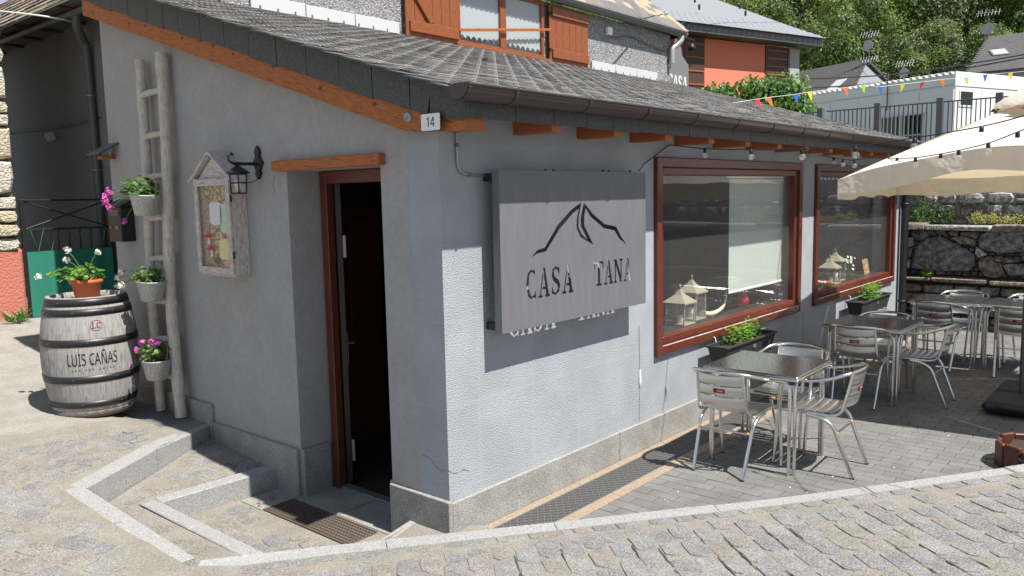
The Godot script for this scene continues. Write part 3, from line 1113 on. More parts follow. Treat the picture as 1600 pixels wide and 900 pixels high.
func tavern() -> void:
	var t := thing("tavern", "low grey stuccoed tavern with slate lean-to roof and open door", "building")
	# walls
	var b := MB.new()
	wall_with_holes(b, 0.0, 8.95, -0.5, func(_u: float) -> float: return 2.5, [[2.34, 0.71, 5.14, 2.14], [5.67, 0.715, 8.49, 2.135]], -0.25, 0.0, true)
	mi("front_wall", b.done(), M.stucco, t)
	b = MB.new()
	wall_with_holes(b, -4.18, -0.25, -0.5, func(u: float) -> float: return 2.5 - SLOPE * u, [[-1.467, -0.5, -0.5, 2.126]], 0.0, 0.3, false)
	mi("door_wall", b.done(), M.smooth_stucco, t)
	b = MB.new()
	wall_with_holes(b, -4.18, -0.25, -0.5, func(u: float) -> float: return 2.46 - SLOPE * u, [], 8.75, 8.95, false)
	mi("end_wall", b.done(), M.stucco, t)
	# granite plinth, one slab at a time
	b = MB.new()
	for q in [[0.0, 1.75], [1.755, 3.2], [3.205, 5.0], [5.005, 6.9], [6.905, 8.92]]:
		b = MB.new()
		b.cbox(Vector3((maxf(q[0], 0.0) + q[1]) * 0.5, -0.08, 0.0125), Vector3(q[1] - q[0], 0.5, 0.025), 0.005)
		mi("plinth_slab", b.done(), M.granite, t)
	b = MB.new()
	b.cbox(Vector3(-0.0145, -0.07, -0.2375), Vector3(0.029, 0.5, 0.525), 0.005)
	mi("plinth_slab", b.done(), M.granite, t)
	b = MB.new()
	b.cbox(Vector3(0.12, -0.06, -0.5135), Vector3(0.24, 0.5, 0.026), 0.005)
	mi("plinth_slab", b.done(), M.granite, t)
	b = MB.new()
	b.cbox(Vector3(0.116, -0.05, -1.453), Vector3(0.235, 0.5, 0.028), 0.006)
	mi("plinth_slab", b.done(), M.granite, t)
	for q in [[-2.62, -1.48, 0.2], [-3.2, -2.63, 0.34], [-4.19, -3.205, 0.34]]:
		b = MB.new()
		b.cbox(Vector3(-0.015, q[2] - 0.3, (q[0] + q[1]) * 0.5), Vector3(0.03, 0.6, q[1] - q[0] - 0.004), 0.005)
		mi("plinth_slab", b.done(), M.granite, t)
	# the doorway
	timber("lintel", Vector3(0.0, 2.161, -1.57), Vector3(0.0, 2.161, -0.452), 0.07, 0.11, M.beam_wood, t, 0.006)
	var door := group_node("door_frame", t)
	timber("jamb", Vector3(0.27, -0.14, -1.405), Vector3(0.27, 2.12, -1.405), 0.07, 0.06, M.door_wood, door, 0.004, Vector3.BACK)
	timber("jamb", Vector3(0.27, -0.14, -0.537), Vector3(0.27, 2.12, -0.537), 0.07, 0.06, M.door_wood, door, 0.004, Vector3.BACK)
	timber("head", Vector3(0.27, 2.08, -1.37), Vector3(0.27, 2.08, -0.573), 0.085, 0.06, M.door_wood, door, 0.004)
	mi("sill", boxm(Vector3(0.07, 0.022, 0.8), 0.003), M.zinc, door, Transform3D(Basis(), Vector3(0.29, -0.128, -0.97)))
	var leaf := group_node("door_leaf", t, Transform3D(Basis(Vector3.UP, deg_to_rad(57)), Vector3(0.31, 0, -1.385)))
	mi("panel", boxm(Vector3(0.8, 2.18, 0.045), 0.004), M.dark_door, leaf, Transform3D(Basis(), Vector3(0.4, 0.96, 0.03)))
	mi("handle_plate", boxm(Vector3(0.035, 0.24, 0.008), 0.003), M.zinc, leaf, Transform3D(Basis(), Vector3(0.06, 0.86, 0.058)))
	tubem("handle", [Vector3(0.06, 0.9, 0.06), Vector3(0.06, 0.9, 0.1), Vector3(0.16, 0.9, 0.1)], 0.009, M.zinc, leaf)
	for y in [0.12, 1.6]:
		mi("hinge", boxm(Vector3(0.012, 0.16, 0.03), 0.003), M.zinc, leaf, Transform3D(Basis(), Vector3(0.01, y, 0.06)))
	# the two big windows
	for q in [[2.275, 0.65, 5.2, 2.2], [5.61, 0.655, 8.55, 2.195]]:
		var w := group_node("window", t)
		frame_pieces(w, "casing", q[0], q[1], q[2], q[3], 0.075, -0.02, 0.038, M.door_wood)
		frame_pieces(w, "sash", q[0] + 0.0755, q[1] + 0.0755, q[2] - 0.0755, q[3] - 0.0755, 0.06, -0.08, 0.008, M.door_wood)
		mi("sunlit_edge_strip", boxm(Vector3(q[2] - q[0] - 0.16, 0.008, 0.006), 0.001), M.pale_wood, w, Transform3D(Basis(), Vector3((q[0] + q[2]) * 0.5, q[1] + 0.0735, 0.0385)))  # cream edging that also paints in the sunlit top edge of the rail
		var zg := -0.05
		b = MB.new()
		b.poly([Vector3(q[0] + 0.12, q[1] + 0.12, zg), Vector3(q[2] - 0.12, q[1] + 0.12, zg), Vector3(q[2] - 0.12, q[3] - 0.12, zg), Vector3(q[0] + 0.12, q[3] - 0.12, zg)], Vector3(0, 0, 1))
		mi("pane", b.done(), M.pane_glass, w)
		for k in 3:
			b = MB.new()
			b.lathe([Vector2(0.011, 0), Vector2(0.009, 0.006), Vector2(0.0, 0.007)], 8, Transform3D(Basis(Vector3.RIGHT, PI * 0.5), Vector3(q[0] + 0.35 + k * 0.85, q[1] + 0.055, 0.032)))
			mi("screw_cap", b.done(), M.black_plastic, w)
		mi("inner_sill", boxm(Vector3(q[2] - q[0] - 0.15, 0.03, 0.38), 0.004), M.indoor_sill, w, Transform3D(Basis(), Vector3((q[0] + q[2]) * 0.5, q[1] + 0.118, -0.275)))
	# rooms behind
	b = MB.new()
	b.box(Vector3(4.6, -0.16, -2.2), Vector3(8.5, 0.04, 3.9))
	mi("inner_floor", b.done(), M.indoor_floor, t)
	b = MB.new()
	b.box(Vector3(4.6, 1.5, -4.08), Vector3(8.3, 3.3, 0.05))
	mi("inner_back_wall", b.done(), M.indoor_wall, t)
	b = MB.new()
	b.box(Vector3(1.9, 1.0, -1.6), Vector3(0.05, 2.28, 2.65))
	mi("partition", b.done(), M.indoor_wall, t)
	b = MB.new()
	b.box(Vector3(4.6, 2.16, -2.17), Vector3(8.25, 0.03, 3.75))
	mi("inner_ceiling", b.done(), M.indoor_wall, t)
	roof(t)
	# the conduit and the crack-like cable on the window front
	var c := group_node("conduit", t)
	tubem("cable", curve([Vector3(0.13, 2.3, 0.012), Vector3(0.13, 2.13, 0.012), Vector3(0.15, 2.08, 0.014), Vector3(0.22, 2.055, 0.014), Vector3(0.42, 2.05, 0.014)], 4), 0.007, M.zinc, c)
	for p in [Vector3(0.13, 2.22, 0.012), Vector3(0.22, 2.055, 0.014), Vector3(0.38, 2.05, 0.014)]:
		mi("clip", boxm(Vector3(0.02, 0.02, 0.02), 0.003), M.pipe_grey, c, Transform3D(Basis(), p))
	mi("junction", boxm(Vector3(0.04, 0.018, 0.022), 0.003), M.black_plastic, c, Transform3D(Basis(), Vector3(0.13, 2.3, 0.014)))
	tubem("wall_cable", [Vector3(2.06, 0.93, 0.003), Vector3(2.065, 0.55, 0.003), Vector3(2.06, 0.18, 0.003)], 0.0035, M.stucco, t, 6)
	# hairline cracks where the render has moved
	for pts in [[Vector3(0.0, 0.36, 0.0015), Vector3(0.05, 0.33, 0.0015), Vector3(0.12, 0.335, 0.0015), Vector3(0.17, 0.31, 0.0015)], [Vector3(5.35, 0.62, 0.0015), Vector3(5.38, 0.5, 0.0015), Vector3(5.36, 0.36, 0.0015), Vector3(5.4, 0.22, 0.0015)], [Vector3(-0.0015, 0.36, -0.02), Vector3(-0.0015, 0.35, -0.08), Vector3(-0.0015, 0.4, -0.15), Vector3(-0.0015, 0.41, -0.22)], [Vector3(-0.0015, 2.1, -1.6), Vector3(-0.0015, 2.06, -1.63), Vector3(-0.0015, 1.98, -1.62)]]:
		tubem("crack", curve(pts, 4), 0.001, M.crack_grey, t, 4)
	b = MB.new()
	b.lathe([Vector2(0.0, -0.07), Vector2(0.008, -0.06), Vector2(0.012, -0.03), Vector2(0.008, 0.04), Vector2(0.003, 0.07)], 10, Transform3D(Basis(), Vector3(2.063, 0.52, 0.006)))
	mi("cable_joint", b.done(), M.panel_grey, t)


func roof(t: Node3D) -> void:
	var r := group_node("roof", t)
	var th := atan(SLOPE)
	var up := Vector3(0, sin(th), -cos(th))
	var nrm := Vector3(0, cos(th), sin(th))
	# boarding
	var b := MB.new()
	var fr := Transform3D(Basis(Vector3(1, 0, 0), nrm, -up), Vector3(0, 2.545, 0))
	b.box(Vector3(5.12, -0.012, -2.1), Vector3(10.36, 0.024, 4.75), fr)
	mi("boarding", b.done(), M.rafter_wood, r)
	b = MB.new()
	b.box(Vector3(5.13, -0.045, -2.2), Vector3(10.2, 0.03, 4.3), fr)
	mi("underlay", b.done(), M.indoor_wall, r)
	# slates: courses from the eave up, each with its steel hook
	var shapes := []
	for k in 8:
		b = MB.new()
		var wv := 0.195 + 0.012 * (k % 4)
		var p := [Vector2(-wv * 0.5, 0.0), Vector2(-wv * 0.17, rng.randf_range(-0.006, 0.004)), Vector2(wv * 0.18, rng.randf_range(-0.006, 0.004)), Vector2(wv * 0.5, rng.randf_range(-0.004, 0.003)), Vector2(wv * 0.5, 0.21), Vector2(-wv * 0.5, 0.21)]
		b.prism(PackedVector2Array(p), 0.0, rng.randf_range(0.006, 0.009))
		shapes.append(b.done())
	var hook := boxm(Vector3(0.0065, 0.034, 0.004))
	var hooks := SurfaceTool.new()
	hooks.begin(Mesh.PRIMITIVE_TRIANGLES)
	var spots := []
	var course := 0
	var s := -0.365
	while s < 4.36:
		var x := -0.2 + (0.1 if course % 2 else 0.0) + 0.1
		while x < 10.35:
			var o := Vector3(x, 2.56, 0) + up * s
			spots.append([seen_at(o), o, course])
			x += 0.2
		s += 0.094
		course += 1
	spots.sort_custom(func(a, d): return a[0] < d[0])
	var mats := [M.slate_grey, M.slate_grey, M.slate_grey, M.slate_dark, M.slate_dark, M.slate_brown]
	var rest := {}
	var used := 0
	for q in spots:
		var tilt := 0.045 + rng.randf_range(-0.012, 0.02)
		var bs := Basis(Vector3(1, 0, 0), up, nrm) * Basis.from_euler(Vector3(-tilt, rng.randf_range(-0.03, 0.03), rng.randf_range(-0.02, 0.02)))
		var xf := Transform3D(bs, q[1] + nrm * (0.012 + rng.randf_range(0.0, 0.003)))
		var pick: Mesh = shapes[rng.randi_range(0, 7)]
		var m: Material = mats[rng.randi_range(0, 5)]
		if used < 300 and q[0] < BIG:
			used += 1
			mi("slate", pick, m, r, xf)
		else:
			if not rest.has(m):
				rest[m] = SurfaceTool.new()
				rest[m].begin(Mesh.PRIMITIVE_TRIANGLES)
			rest[m].append_from(pick, 0, xf)
		hooks.append_from(hook, 0, Transform3D(Basis(Vector3(1, 0, 0), up, nrm), q[1] + nrm * 0.021 + up * 0.006))
	for m in rest:
		kind(mi("slates_beyond", rest[m].commit(), m, r), "stuff")
	kind(mi("slate_hooks", hooks.commit(), M.hook_steel, r), "stuff")
	# slabs hung on the verge above the barge beam
	var zs := [-4.27, -3.97, -3.66, -3.36, -3.05, -2.8, -2.579, -2.264, -1.953, -1.647, -1.339, -1.021, -0.702, -0.403, -0.092, 0.062, 0.31]
	for i in zs.size() - 1:
		var a: float = zs[i] + 0.003
		var d: float = zs[i + 1] - 0.003
		var low := 2.375 + rng.randf_range(-0.008, 0.008)
		var skew := 0.05 if i == zs.size() - 3 else rng.randf_range(-0.008, 0.008)
		b = MB.new()
		var bot_d := maxf(low - SLOPE * d, 2.325)
		var bot_a := low - SLOPE * a
		var top := 2.568
		b.prism(PackedVector2Array([Vector2(-a, bot_a), Vector2(-a, top - SLOPE * a), Vector2(-d - skew * 0.4, top - SLOPE * d), Vector2(-d + skew * 0.4, bot_d)]), 0.0, 0.012, Transform3D(Basis(Vector3(0, 0, -1), Vector3.UP, Vector3(1, 0, 0)), Vector3(-0.117 - rng.randf_range(0.0, 0.003), 0, 0)))
		mi("verge_slab", b.done(), M.cladding_slate, r)
	# slabs of the eave fascia
	var x := -0.13
	while x < 10.2:
		var w := rng.randf_range(0.28, 0.42)
		b = MB.new()
		b.cbox(Vector3(x + w * 0.5, 2.408 + rng.randf_range(-0.004, 0.004), 0.318 + rng.randf_range(0, 0.003)), Vector3(w - 0.005, 0.15, 0.012), 0.002)
		mi("fascia_slab", b.done(), M.cladding_slate, r)
		x += w
	# barge beam: a long raking timber with a level foot
	var fb := Transform3D(Basis(Vector3.RIGHT, th) * Basis(Vector3(0, 0, 1), Vector3.UP, Vector3(-1, 0, 0)), Vector3(0.05, 2.249, 0))
	var inv := fb.affine_inverse()
	var pts := PackedVector2Array()
	for q in [Vector2(0.3, 2.272), Vector2(-0.16, 2.298), Vector2(-4.26, 3.561), Vector2(-4.26, 3.73), Vector2(0.0, 2.42), Vector2(0.3, 2.36)]:
		var l := inv * Vector3(0.05, q.y, q.x)
		pts.append(Vector2(l.x, l.y))
	b = MB.new()
	b.prism(pts, 0.0, 0.15)
	var beam := mi("barge_beam", b.done(), M.beam_wood, t, fb)
	b = MB.new()
	b.lathe([Vector2(0.0, 0.004), Vector2(0.012, 0.004), Vector2(0.014, 0.012), Vector2(0.026, 0.012), Vector2(0.028, 0.0)], 16, fb.affine_inverse() * Transform3D(Basis(Vector3(0, 0, 1), PI * 0.5), Vector3(-0.1, 2.372, -0.13)))
	mi("bolt_washer", b.done(), M.zinc, beam)
	for k in 9:
		var kz := -0.5 - k * 0.43 + rng.randf_range(-0.12, 0.12)
		b = MB.new()
		b.lathe([Vector2(0, 0.0012), Vector2(0.011, 0.0012), Vector2(0.013, 0.0)], 10, fb.affine_inverse() * Transform3D(Basis(Vector3(0, 0, 1), PI * 0.5), Vector3(-0.1, 2.249 + rng.randf_range(0.03, 0.12) - SLOPE * kz, kz)) * Transform3D(Basis().scaled(Vector3(1, 1, 1.5)), Vector3.ZERO))
		mi("knot", b.done(), M.dark_wood, beam)
	# rafter feet
	for k in 15:
		var rx := 0.68 + k * 0.652
		var rb := MB.new()
		rb.cbox(Vector3(0, 2.372, 0.08), Vector3(0.092, 0.155, 0.42), 0.004)
		mi("rafter_foot", boxm(Vector3(0.42, 0.155, 0.092), 0.004), M.rafter_wood, t, Transform3D(Basis(Vector3(0, 0, -1), Vector3.UP, Vector3(1, 0, 0)), Vector3(rx, 2.374, 0.09)))
	# gutter with brackets
	var g := group_node("gutter", t)
	var prof := []
	for k in 13:
		var a := PI * k / 12.0
		prof.append(Vector2(cos(a) * 0.07, -sin(a) * 0.07))
	for k in 13:
		var a := PI - PI * k / 12.0
		prof.append(Vector2(cos(a) * 0.066, -sin(a) * 0.066))
	b = MB.new()
	# local x = z
	var gx := Transform3D(Basis(Vector3(0, 0, 1), Vector3.UP, Vector3(-1, 0, 0)), Vector3(-0.25, 2.478, 0.402))
	b.prism(PackedVector2Array(prof), -10.6, 0.0, gx)
	mi("trough", b.done(), M.gutter_brown, g)
	b = MB.new()
	b.tube([Vector3(-0.25, 2.478, 0.473), Vector3(10.35, 2.478, 0.473)], 0.008, 8)
	mi("bead", b.done(), M.gutter_brown, g)
	var cap := PackedVector2Array()
	for k in 13:
		var a := PI * k / 12.0
		cap.append(Vector2(cos(a) * 0.07, -sin(a) * 0.07))
	b = MB.new()
	b.prism(cap, 0.0, 0.004, gx)
	mi("end_cap", b.done(), M.gutter_brown, g)
	for k in 17:
		var bx := -0.235 + (0.0 if k == 0 else 0.36 + (k - 1) * 0.66)
		var ring := []
		for q in 9:
			var a := -0.15 + PI * 0.97 * q / 8.0
			ring.append(Vector3(bx, 2.478 - sin(a) * 0.0735, 0.402 + cos(a) * 0.0735))
		b = MB.new()
		for q in 8:
			b.bar(ring[q], ring[q + 1], 0.004, 0.022, 0.0, (ring[q] - Vector3(bx, 2.478, 0.402)))
		b.bar(Vector3(bx, 2.486, 0.33), Vector3(bx, 2.486, 0.478), 0.004, 0.022)
		mi("bracket", b.done(), M.gutter_brown, g)
	# gutter joints
	# downpipe at the far corner
	var dp := thing("downpipe", "black downpipe at the far corner of the tavern front", "downpipe")
	tubem("pipe", [Vector3(8.83, 2.4, 0.12), Vector3(8.83, 2.2, 0.07), Vector3(8.83, -0.05, 0.07)], 0.05, M.black_iron, dp, 12)
	for y in [0.35, 1.7]:
		b = MB.new()
		b.lathe([Vector2(0.05, -0.012), Vector2(0.056, -0.012), Vector2(0.056, 0.012), Vector2(0.05, 0.012)], 12, Transform3D(Basis(), Vector3(8.83, y, 0.07)))
		mi("clip", b.done(), M.black_iron, dp)


func indoors() -> void:
	# what shows dimly through door and windows
	var t := thing("cabinet", "dark red-brown wooden cabinet seen through the open door", "cabinet", Vector3(1.0, -0.14, -2.35))
	mi("carcass", boxm(Vector3(0.7, 2.0, 0.4), 0.01), M.dark_wood, t, Transform3D(Basis(), Vector3(0, 1.0, 0)))
	mi("door", boxm(Vector3(0.33, 1.8, 0.02), 0.006), M.dark_wood, t, Transform3D(Basis(), Vector3(-0.17, 1.0, 0.212)))
	mi("door", boxm(Vector3(0.33, 1.8, 0.02), 0.006), M.dark_wood, t, Transform3D(Basis(), Vector3(0.17, 1.0, 0.212)))
	t = thing("shelf_rack", "dim wall shelf rack inside the doorway", "shelf", Vector3(1.72, -0.14, -1.75))
	for y in [0.7, 1.15, 1.6]:
		mi("shelf", boxm(Vector3(0.26, 0.025, 0.9), 0.003), M.dark_wood, t, Transform3D(Basis(), Vector3(0, y, 0)))
	for z in [-0.45, 0.45]:
		mi("side_panel", boxm(Vector3(0.26, 1.9, 0.025), 0.003), M.dark_wood, t, Transform3D(Basis(), Vector3(0, 0.95, z)))
	for q in [[1.02, -1.85, 0.06, 0.12, "white round tin on the shelf inside the doorway"], [1.47, -1.6, 0.035, 0.28, "pale bottle on the top shelf inside the doorway"], [0.57, -1.7, 0.05, 0.18, "glass jar on the lowest shelf inside the doorway"]]:
		var b := MB.new()
		b.lathe([Vector2(0, 0), Vector2(q[2], 0), Vector2(q[2], q[3] * 0.7), Vector2(q[2] * 0.5, q[3] * 0.85), Vector2(q[2] * 0.45, q[3]), Vector2(0, q[3])], 14)
		var j := mi("jar", b.done(), M.indoor_white, null, Transform3D(Basis(), Vector3(1.68, q[0] - 0.13, q[1])))
		tag(j, q[4], "jar")
	# roller blind in the first window
	t = thing("roller_blind", "white roller blind half lowered behind the first window", "blind", Vector3(3.84, 0.98, -0.13))
	mi("cloth", boxm(Vector3(1.32, 1.06, 0.002)), M.blind_cloth, t, Transform3D(Basis(), Vector3(0.66, 0.53, 0)))
	mi("bottom_bar", boxm(Vector3(1.32, 0.022, 0.012), 0.003), M.white_paint, t, Transform3D(Basis(), Vector3(0.66, 0.0, 0)))
	tubem("roller", [Vector3(-0.01, 1.09, -0.01), Vector3(1.33, 1.09, -0.01)], 0.022, M.white_paint, t)
	tubem("pull_cord", curve([Vector3(1.25, 1.06, 0.012), Vector3(1.22, 0.5, 0.012), Vector3(1.1, 0.02, 0.012)], 4), 0.0025, M.zinc, t, 5)
	# glass candle lanterns on the sills
	for q in [[3.05, -0.2, 0.25, "shorter glass candle lantern in the first window, nearer the door"], [3.37, -0.26, 0.33, "taller glass candle lantern in the first window"], [6.72, -0.2, 0.25, "shorter glass candle lantern in the second window"], [7.08, -0.26, 0.33, "taller glass candle lantern in the second window"]]:
		lantern_box(Vector3(q[0], 0.785, q[1]), q[2], q[3])
	# horn
	t = thing("horn", "pale curved animal horn lying on the first window sill", "horn", Vector3(3.72, 0.81, -0.2))
	var p := curve([Vector3(-0.26, 0.02, 0), Vector3(-0.1, -0.005, 0.01), Vector3(0.1, 0.02, 0.01), Vector3(0.21, 0.1, 0), Vector3(0.25, 0.2, -0.01)], 5)
	var rr := []
	for i in p.size():
		rr.append(lerpf(0.028, 0.004, pow(float(i) / (p.size() - 1), 1.2)))
	tubem("shaft", p, rr, M.horn, t, 10)
	t = thing("red_vase", "small red glass vase with a clear jug shape on the first window sill", "vase", Vector3(4.36, 0.785, -0.25))
	var b := MB.new()
	b.lathe([Vector2(0, 0), Vector2(0.06, 0), Vector2(0.085, 0.05), Vector2(0.075, 0.1), Vector2(0.035, 0.15), Vector2(0.04, 0.18)], 16)
	mi("body", b.done(), M.red_glass, t)
	b = MB.new()
	b.lathe([Vector2(0.038, 0.15), Vector2(0.05, 0.2), Vector2(0.06, 0.24)], 16)
	mi("neck", b.done(), M.bulb_glass, t)
	# small things on the second sill
	for q in [[6.4, -0.16, "copper"], [6.55, -0.2, "pale"], [7.5, -0.2, "leafy"]]:
		pass
	t = thing("dish", "brown dish of pebbles at the near end of the second sill", "dish", Vector3(6.35, 0.79, -0.17))
	b = MB.new()
	b.lathe([Vector2(0, 0.0), Vector2(0.07, 0.0), Vector2(0.12, 0.05), Vector2(0.125, 0.055), Vector2(0.1, 0.04), Vector2(0, 0.03)], 18)
	mi("bowl", b.done(), M.terracotta, t)
	b = MB.new()
	for k in 14:
		b.cbox(Vector3(rng.randf_range(-0.07, 0.07), 0.05, rng.randf_range(-0.07, 0.07)), Vector3.ONE * 0.03, 0.008)
	mi("pebbles", b.done(), M.cream_stone_pale, t)
	t = thing("white_flowers", "small white flowers beside the taller lantern in the second window", "flowers", Vector3(7.5, 0.79, -0.22))
	b = MB.new()
	for k in 8:
		b.tube([Vector3.ZERO, Vector3(rng.randf_range(-0.08, 0.08), rng.randf_range(0.12, 0.25), rng.randf_range(-0.06, 0.06))], 0.003, 5)
	mi("stems", b.done(), M.stem_green, t)
	b = MB.new()
	for k in 24:
		b.disc(Vector3(rng.randf_range(-0.09, 0.09), rng.randf_range(0.1, 0.27), rng.randf_range(-0.06, 0.06)), Vector3(rng.randf_range(-0.5, 0.5), 0.6, 0.8).normalized(), 0.018, rng)
	mi("blossoms", b.done(), M.petal_white, t)
	t = thing("menu_card", "brown card leaning at the far end of the second sill", "card", Vector3(8.02, 0.79, -0.18))
	mi("card", boxm(Vector3(0.22, 0.2, 0.004)), M.kraft, t, Transform3D(Basis(Vector3.RIGHT, -0.2), Vector3(0, 0.1, 0)))


func lantern_box(at: Vector3, h: float, label: String) -> void:
	var t := thing("candle_lantern", label, "lantern", at, "candle lanterns in the windows")
	var w := 0.09
	mi("base", boxm(Vector3(w * 2 + 0.02, 0.015, w * 2 + 0.02), 0.003), M.lantern_metal, t, Transform3D(Basis(), Vector3(0, 0.008, 0)))
	for a in [-1, 1]:
		for c in [-1, 1]:
			mi("post", boxm(Vector3(0.012, h * 0.68, 0.012), 0.002), M.lantern_metal, t, Transform3D(Basis(), Vector3(a * w, h * 0.34 + 0.015, c * w)))
	var b := MB.new()
	b.lathe([Vector2(0.0, 0.13), Vector2(0.012, 0.12), Vector2(0.05, 0.075), Vector2(0.155, 0.012), Vector2(0.155, 0.0), Vector2(0, 0)], 4, Transform3D(Basis(Vector3.UP, PI / 4), Vector3(0, h * 0.68 + 0.015, 0)), false)
	mi("roof", b.done(), M.lantern_metal, t)
	b = MB.new()
	b.lathe([Vector2(0, 0), Vector2(0.012, 0.003), Vector2(0.006, 0.02), Vector2(0.012, 0.03), Vector2(0, 0.045)], 8, Transform3D(Basis(), Vector3(0, h * 0.68 + 0.14, 0)))
	mi("finial", b.done(), M.lantern_metal, t)
	b = MB.new()
	b.lathe([Vector2(0, 0), Vector2(0.035, 0), Vector2(0.035, h * 0.26), Vector2(0.0, h * 0.27)], 12, Transform3D(Basis(), Vector3(0, 0.016, 0)))
	mi("candle", b.done(), M.wax, t)
	for a in 4:
		b = MB.new()
		b.poly([Vector3(-w, 0.02, w), Vector3(w, 0.02, w), Vector3(w, h * 0.68, w), Vector3(-w, h * 0.68, w)], Vector3(0, 0, 1))
		mi("glass", b.done(), M.pane_glass, t, Transform3D(Basis(Vector3.UP, a * PI / 2), Vector3.ZERO))


# ---------------------------------------------------------------- on the tavern walls
func name_sign() -> void:
	var t := thing("name_sign", "steel sign cut with mountain outline and CASA TANA", "sign")
	var plate := CSGCombiner3D.new()
	plate.name = "front_plate"
	var sheet_box := CSGBox3D.new()
	sheet_box.name = "sheet_steel"
	sheet_box.size = Vector3(1.592, 0.95, 0.004)
	sheet_box.position = Vector3(1.126, 1.602, 0.142)
	sheet_box.material = M.sign_steel
	plate.add_child(sheet_box)
	var cuts := {
		"left_ridge": [Vector2(0.606, 1.553), Vector2(0.666, 1.597), Vector2(0.743, 1.608), Vector2(0.875, 1.741), Vector2(1.023, 1.836), Vector2(1.138, 1.88), Vector2(1.122, 1.843), Vector2(1.048, 1.812), Vector2(0.897, 1.713), Vector2(0.758, 1.583), Vector2(0.677, 1.577)],
		"thin_gully": [Vector2(1.122, 1.843), Vector2(1.105, 1.84), Vector2(1.078, 1.77), Vector2(1.075, 1.714), Vector2(1.122, 1.651), Vector2(1.192, 1.6395), Vector2(1.134, 1.668), Vector2(1.097, 1.721), Vector2(1.1, 1.77)],
		"thick_gully": [Vector2(1.158, 1.874), Vector2(1.182, 1.839), Vector2(1.163, 1.783), Vector2(1.162, 1.728), Vector2(1.264, 1.594), Vector2(1.124, 1.65), Vector2(1.194, 1.636), Vector2(1.121, 1.726), Vector2(1.122, 1.777)],
		"right_ridge": [Vector2(1.16, 1.878), Vector2(1.264, 1.797), Vector2(1.397, 1.727), Vector2(1.537, 1.703), Vector2(1.594, 1.637), Vector2(1.679, 1.563), Vector2(1.574, 1.62), Vector2(1.514, 1.679), Vector2(1.387, 1.699), Vector2(1.233, 1.782), Vector2(1.182, 1.837)],
	}
	for k in cuts:
		var c := CSGPolygon3D.new()
		c.name = k
		c.polygon = PackedVector2Array(cuts[k])
		c.depth = 0.02
		c.position.z = 0.152
		c.operation = CSGShape3D.OPERATION_SUBTRACTION
		c.material = M.sign_steel
		plate.add_child(c)
	# stencil letters: upright strokes in a unit box (width, height), thick and thin, with slab serifs
	var glyph := {
		"C": [[Vector2(0.86, 0.72), Vector2(0.86, 1.0), Vector2(0.76, 0.94), Vector2(0.5, 1.0), Vector2(0.2, 0.88), Vector2(0.04, 0.5), Vector2(0.2, 0.12), Vector2(0.5, 0.0), Vector2(0.76, 0.06), Vector2(0.92, 0.0), Vector2(0.92, 0.3), Vector2(0.76, 0.14), Vector2(0.54, 0.09), Vector2(0.36, 0.2), Vector2(0.28, 0.5), Vector2(0.36, 0.8), Vector2(0.54, 0.91), Vector2(0.74, 0.86)]],
		"A": [[Vector2(0.5, 0.8), Vector2(0.44, 1.0), Vector2(0.6, 1.0), Vector2(0.92, 0.09), Vector2(1.0, 0.09), Vector2(1.0, 0.0), Vector2(0.58, 0.0), Vector2(0.58, 0.09), Vector2(0.67, 0.09), Vector2(0.62, 0.27), Vector2(0.36, 0.27), Vector2(0.36, 0.36), Vector2(0.6, 0.36), Vector2(0.5, 0.68)], [Vector2(0.4, 0.86), Vector2(0.12, 0.09), Vector2(0.0, 0.09), Vector2(0.0, 0.0), Vector2(0.36, 0.0), Vector2(0.36, 0.09), Vector2(0.23, 0.09), Vector2(0.45, 0.7)]],
		"S": [[Vector2(0.84, 0.7), Vector2(0.84, 1.0), Vector2(0.74, 0.93), Vector2(0.46, 1.0), Vector2(0.16, 0.9), Vector2(0.06, 0.7), Vector2(0.2, 0.52), Vector2(0.62, 0.36), Vector2(0.68, 0.22), Vector2(0.46, 0.09), Vector2(0.22, 0.14), Vector2(0.1, 0.32), Vector2(0.04, 0.32), Vector2(0.04, 0.0), Vector2(0.15, 0.07), Vector2(0.46, 0.0), Vector2(0.8, 0.1), Vector2(0.92, 0.3), Vector2(0.8, 0.5), Vector2(0.34, 0.66), Vector2(0.28, 0.8), Vector2(0.46, 0.91), Vector2(0.66, 0.86), Vector2(0.78, 0.7)]],
		"T": [[Vector2(0.4, 0.0), Vector2(0.4, 0.0)], [Vector2(0.02, 0.7), Vector2(0.02, 1.0), Vector2(0.98, 1.0), Vector2(0.98, 0.7), Vector2(0.9, 0.7), Vector2(0.84, 0.91), Vector2(0.62, 0.91), Vector2(0.62, 0.09), Vector2(0.78, 0.09), Vector2(0.78, 0.0), Vector2(0.22, 0.0), Vector2(0.22, 0.09), Vector2(0.38, 0.09), Vector2(0.38, 0.91), Vector2(0.16, 0.91), Vector2(0.1, 0.7)]],
		"N": [[Vector2(0.0, 1.0), Vector2(0.3, 1.0), Vector2(0.76, 0.34), Vector2(0.76, 0.91), Vector2(0.66, 0.91), Vector2(0.66, 1.0), Vector2(1.0, 1.0), Vector2(1.0, 0.91), Vector2(0.88, 0.91), Vector2(0.88, 0.0), Vector2(0.74, 0.0), Vector2(0.22, 0.74), Vector2(0.22, 0.09), Vector2(0.32, 0.09), Vector2(0.32, 0.0), Vector2(0.0, 0.0), Vector2(0.0, 0.09), Vector2(0.1, 0.09), Vector2(0.1, 0.91), Vector2(0.0, 0.91)]],
	}
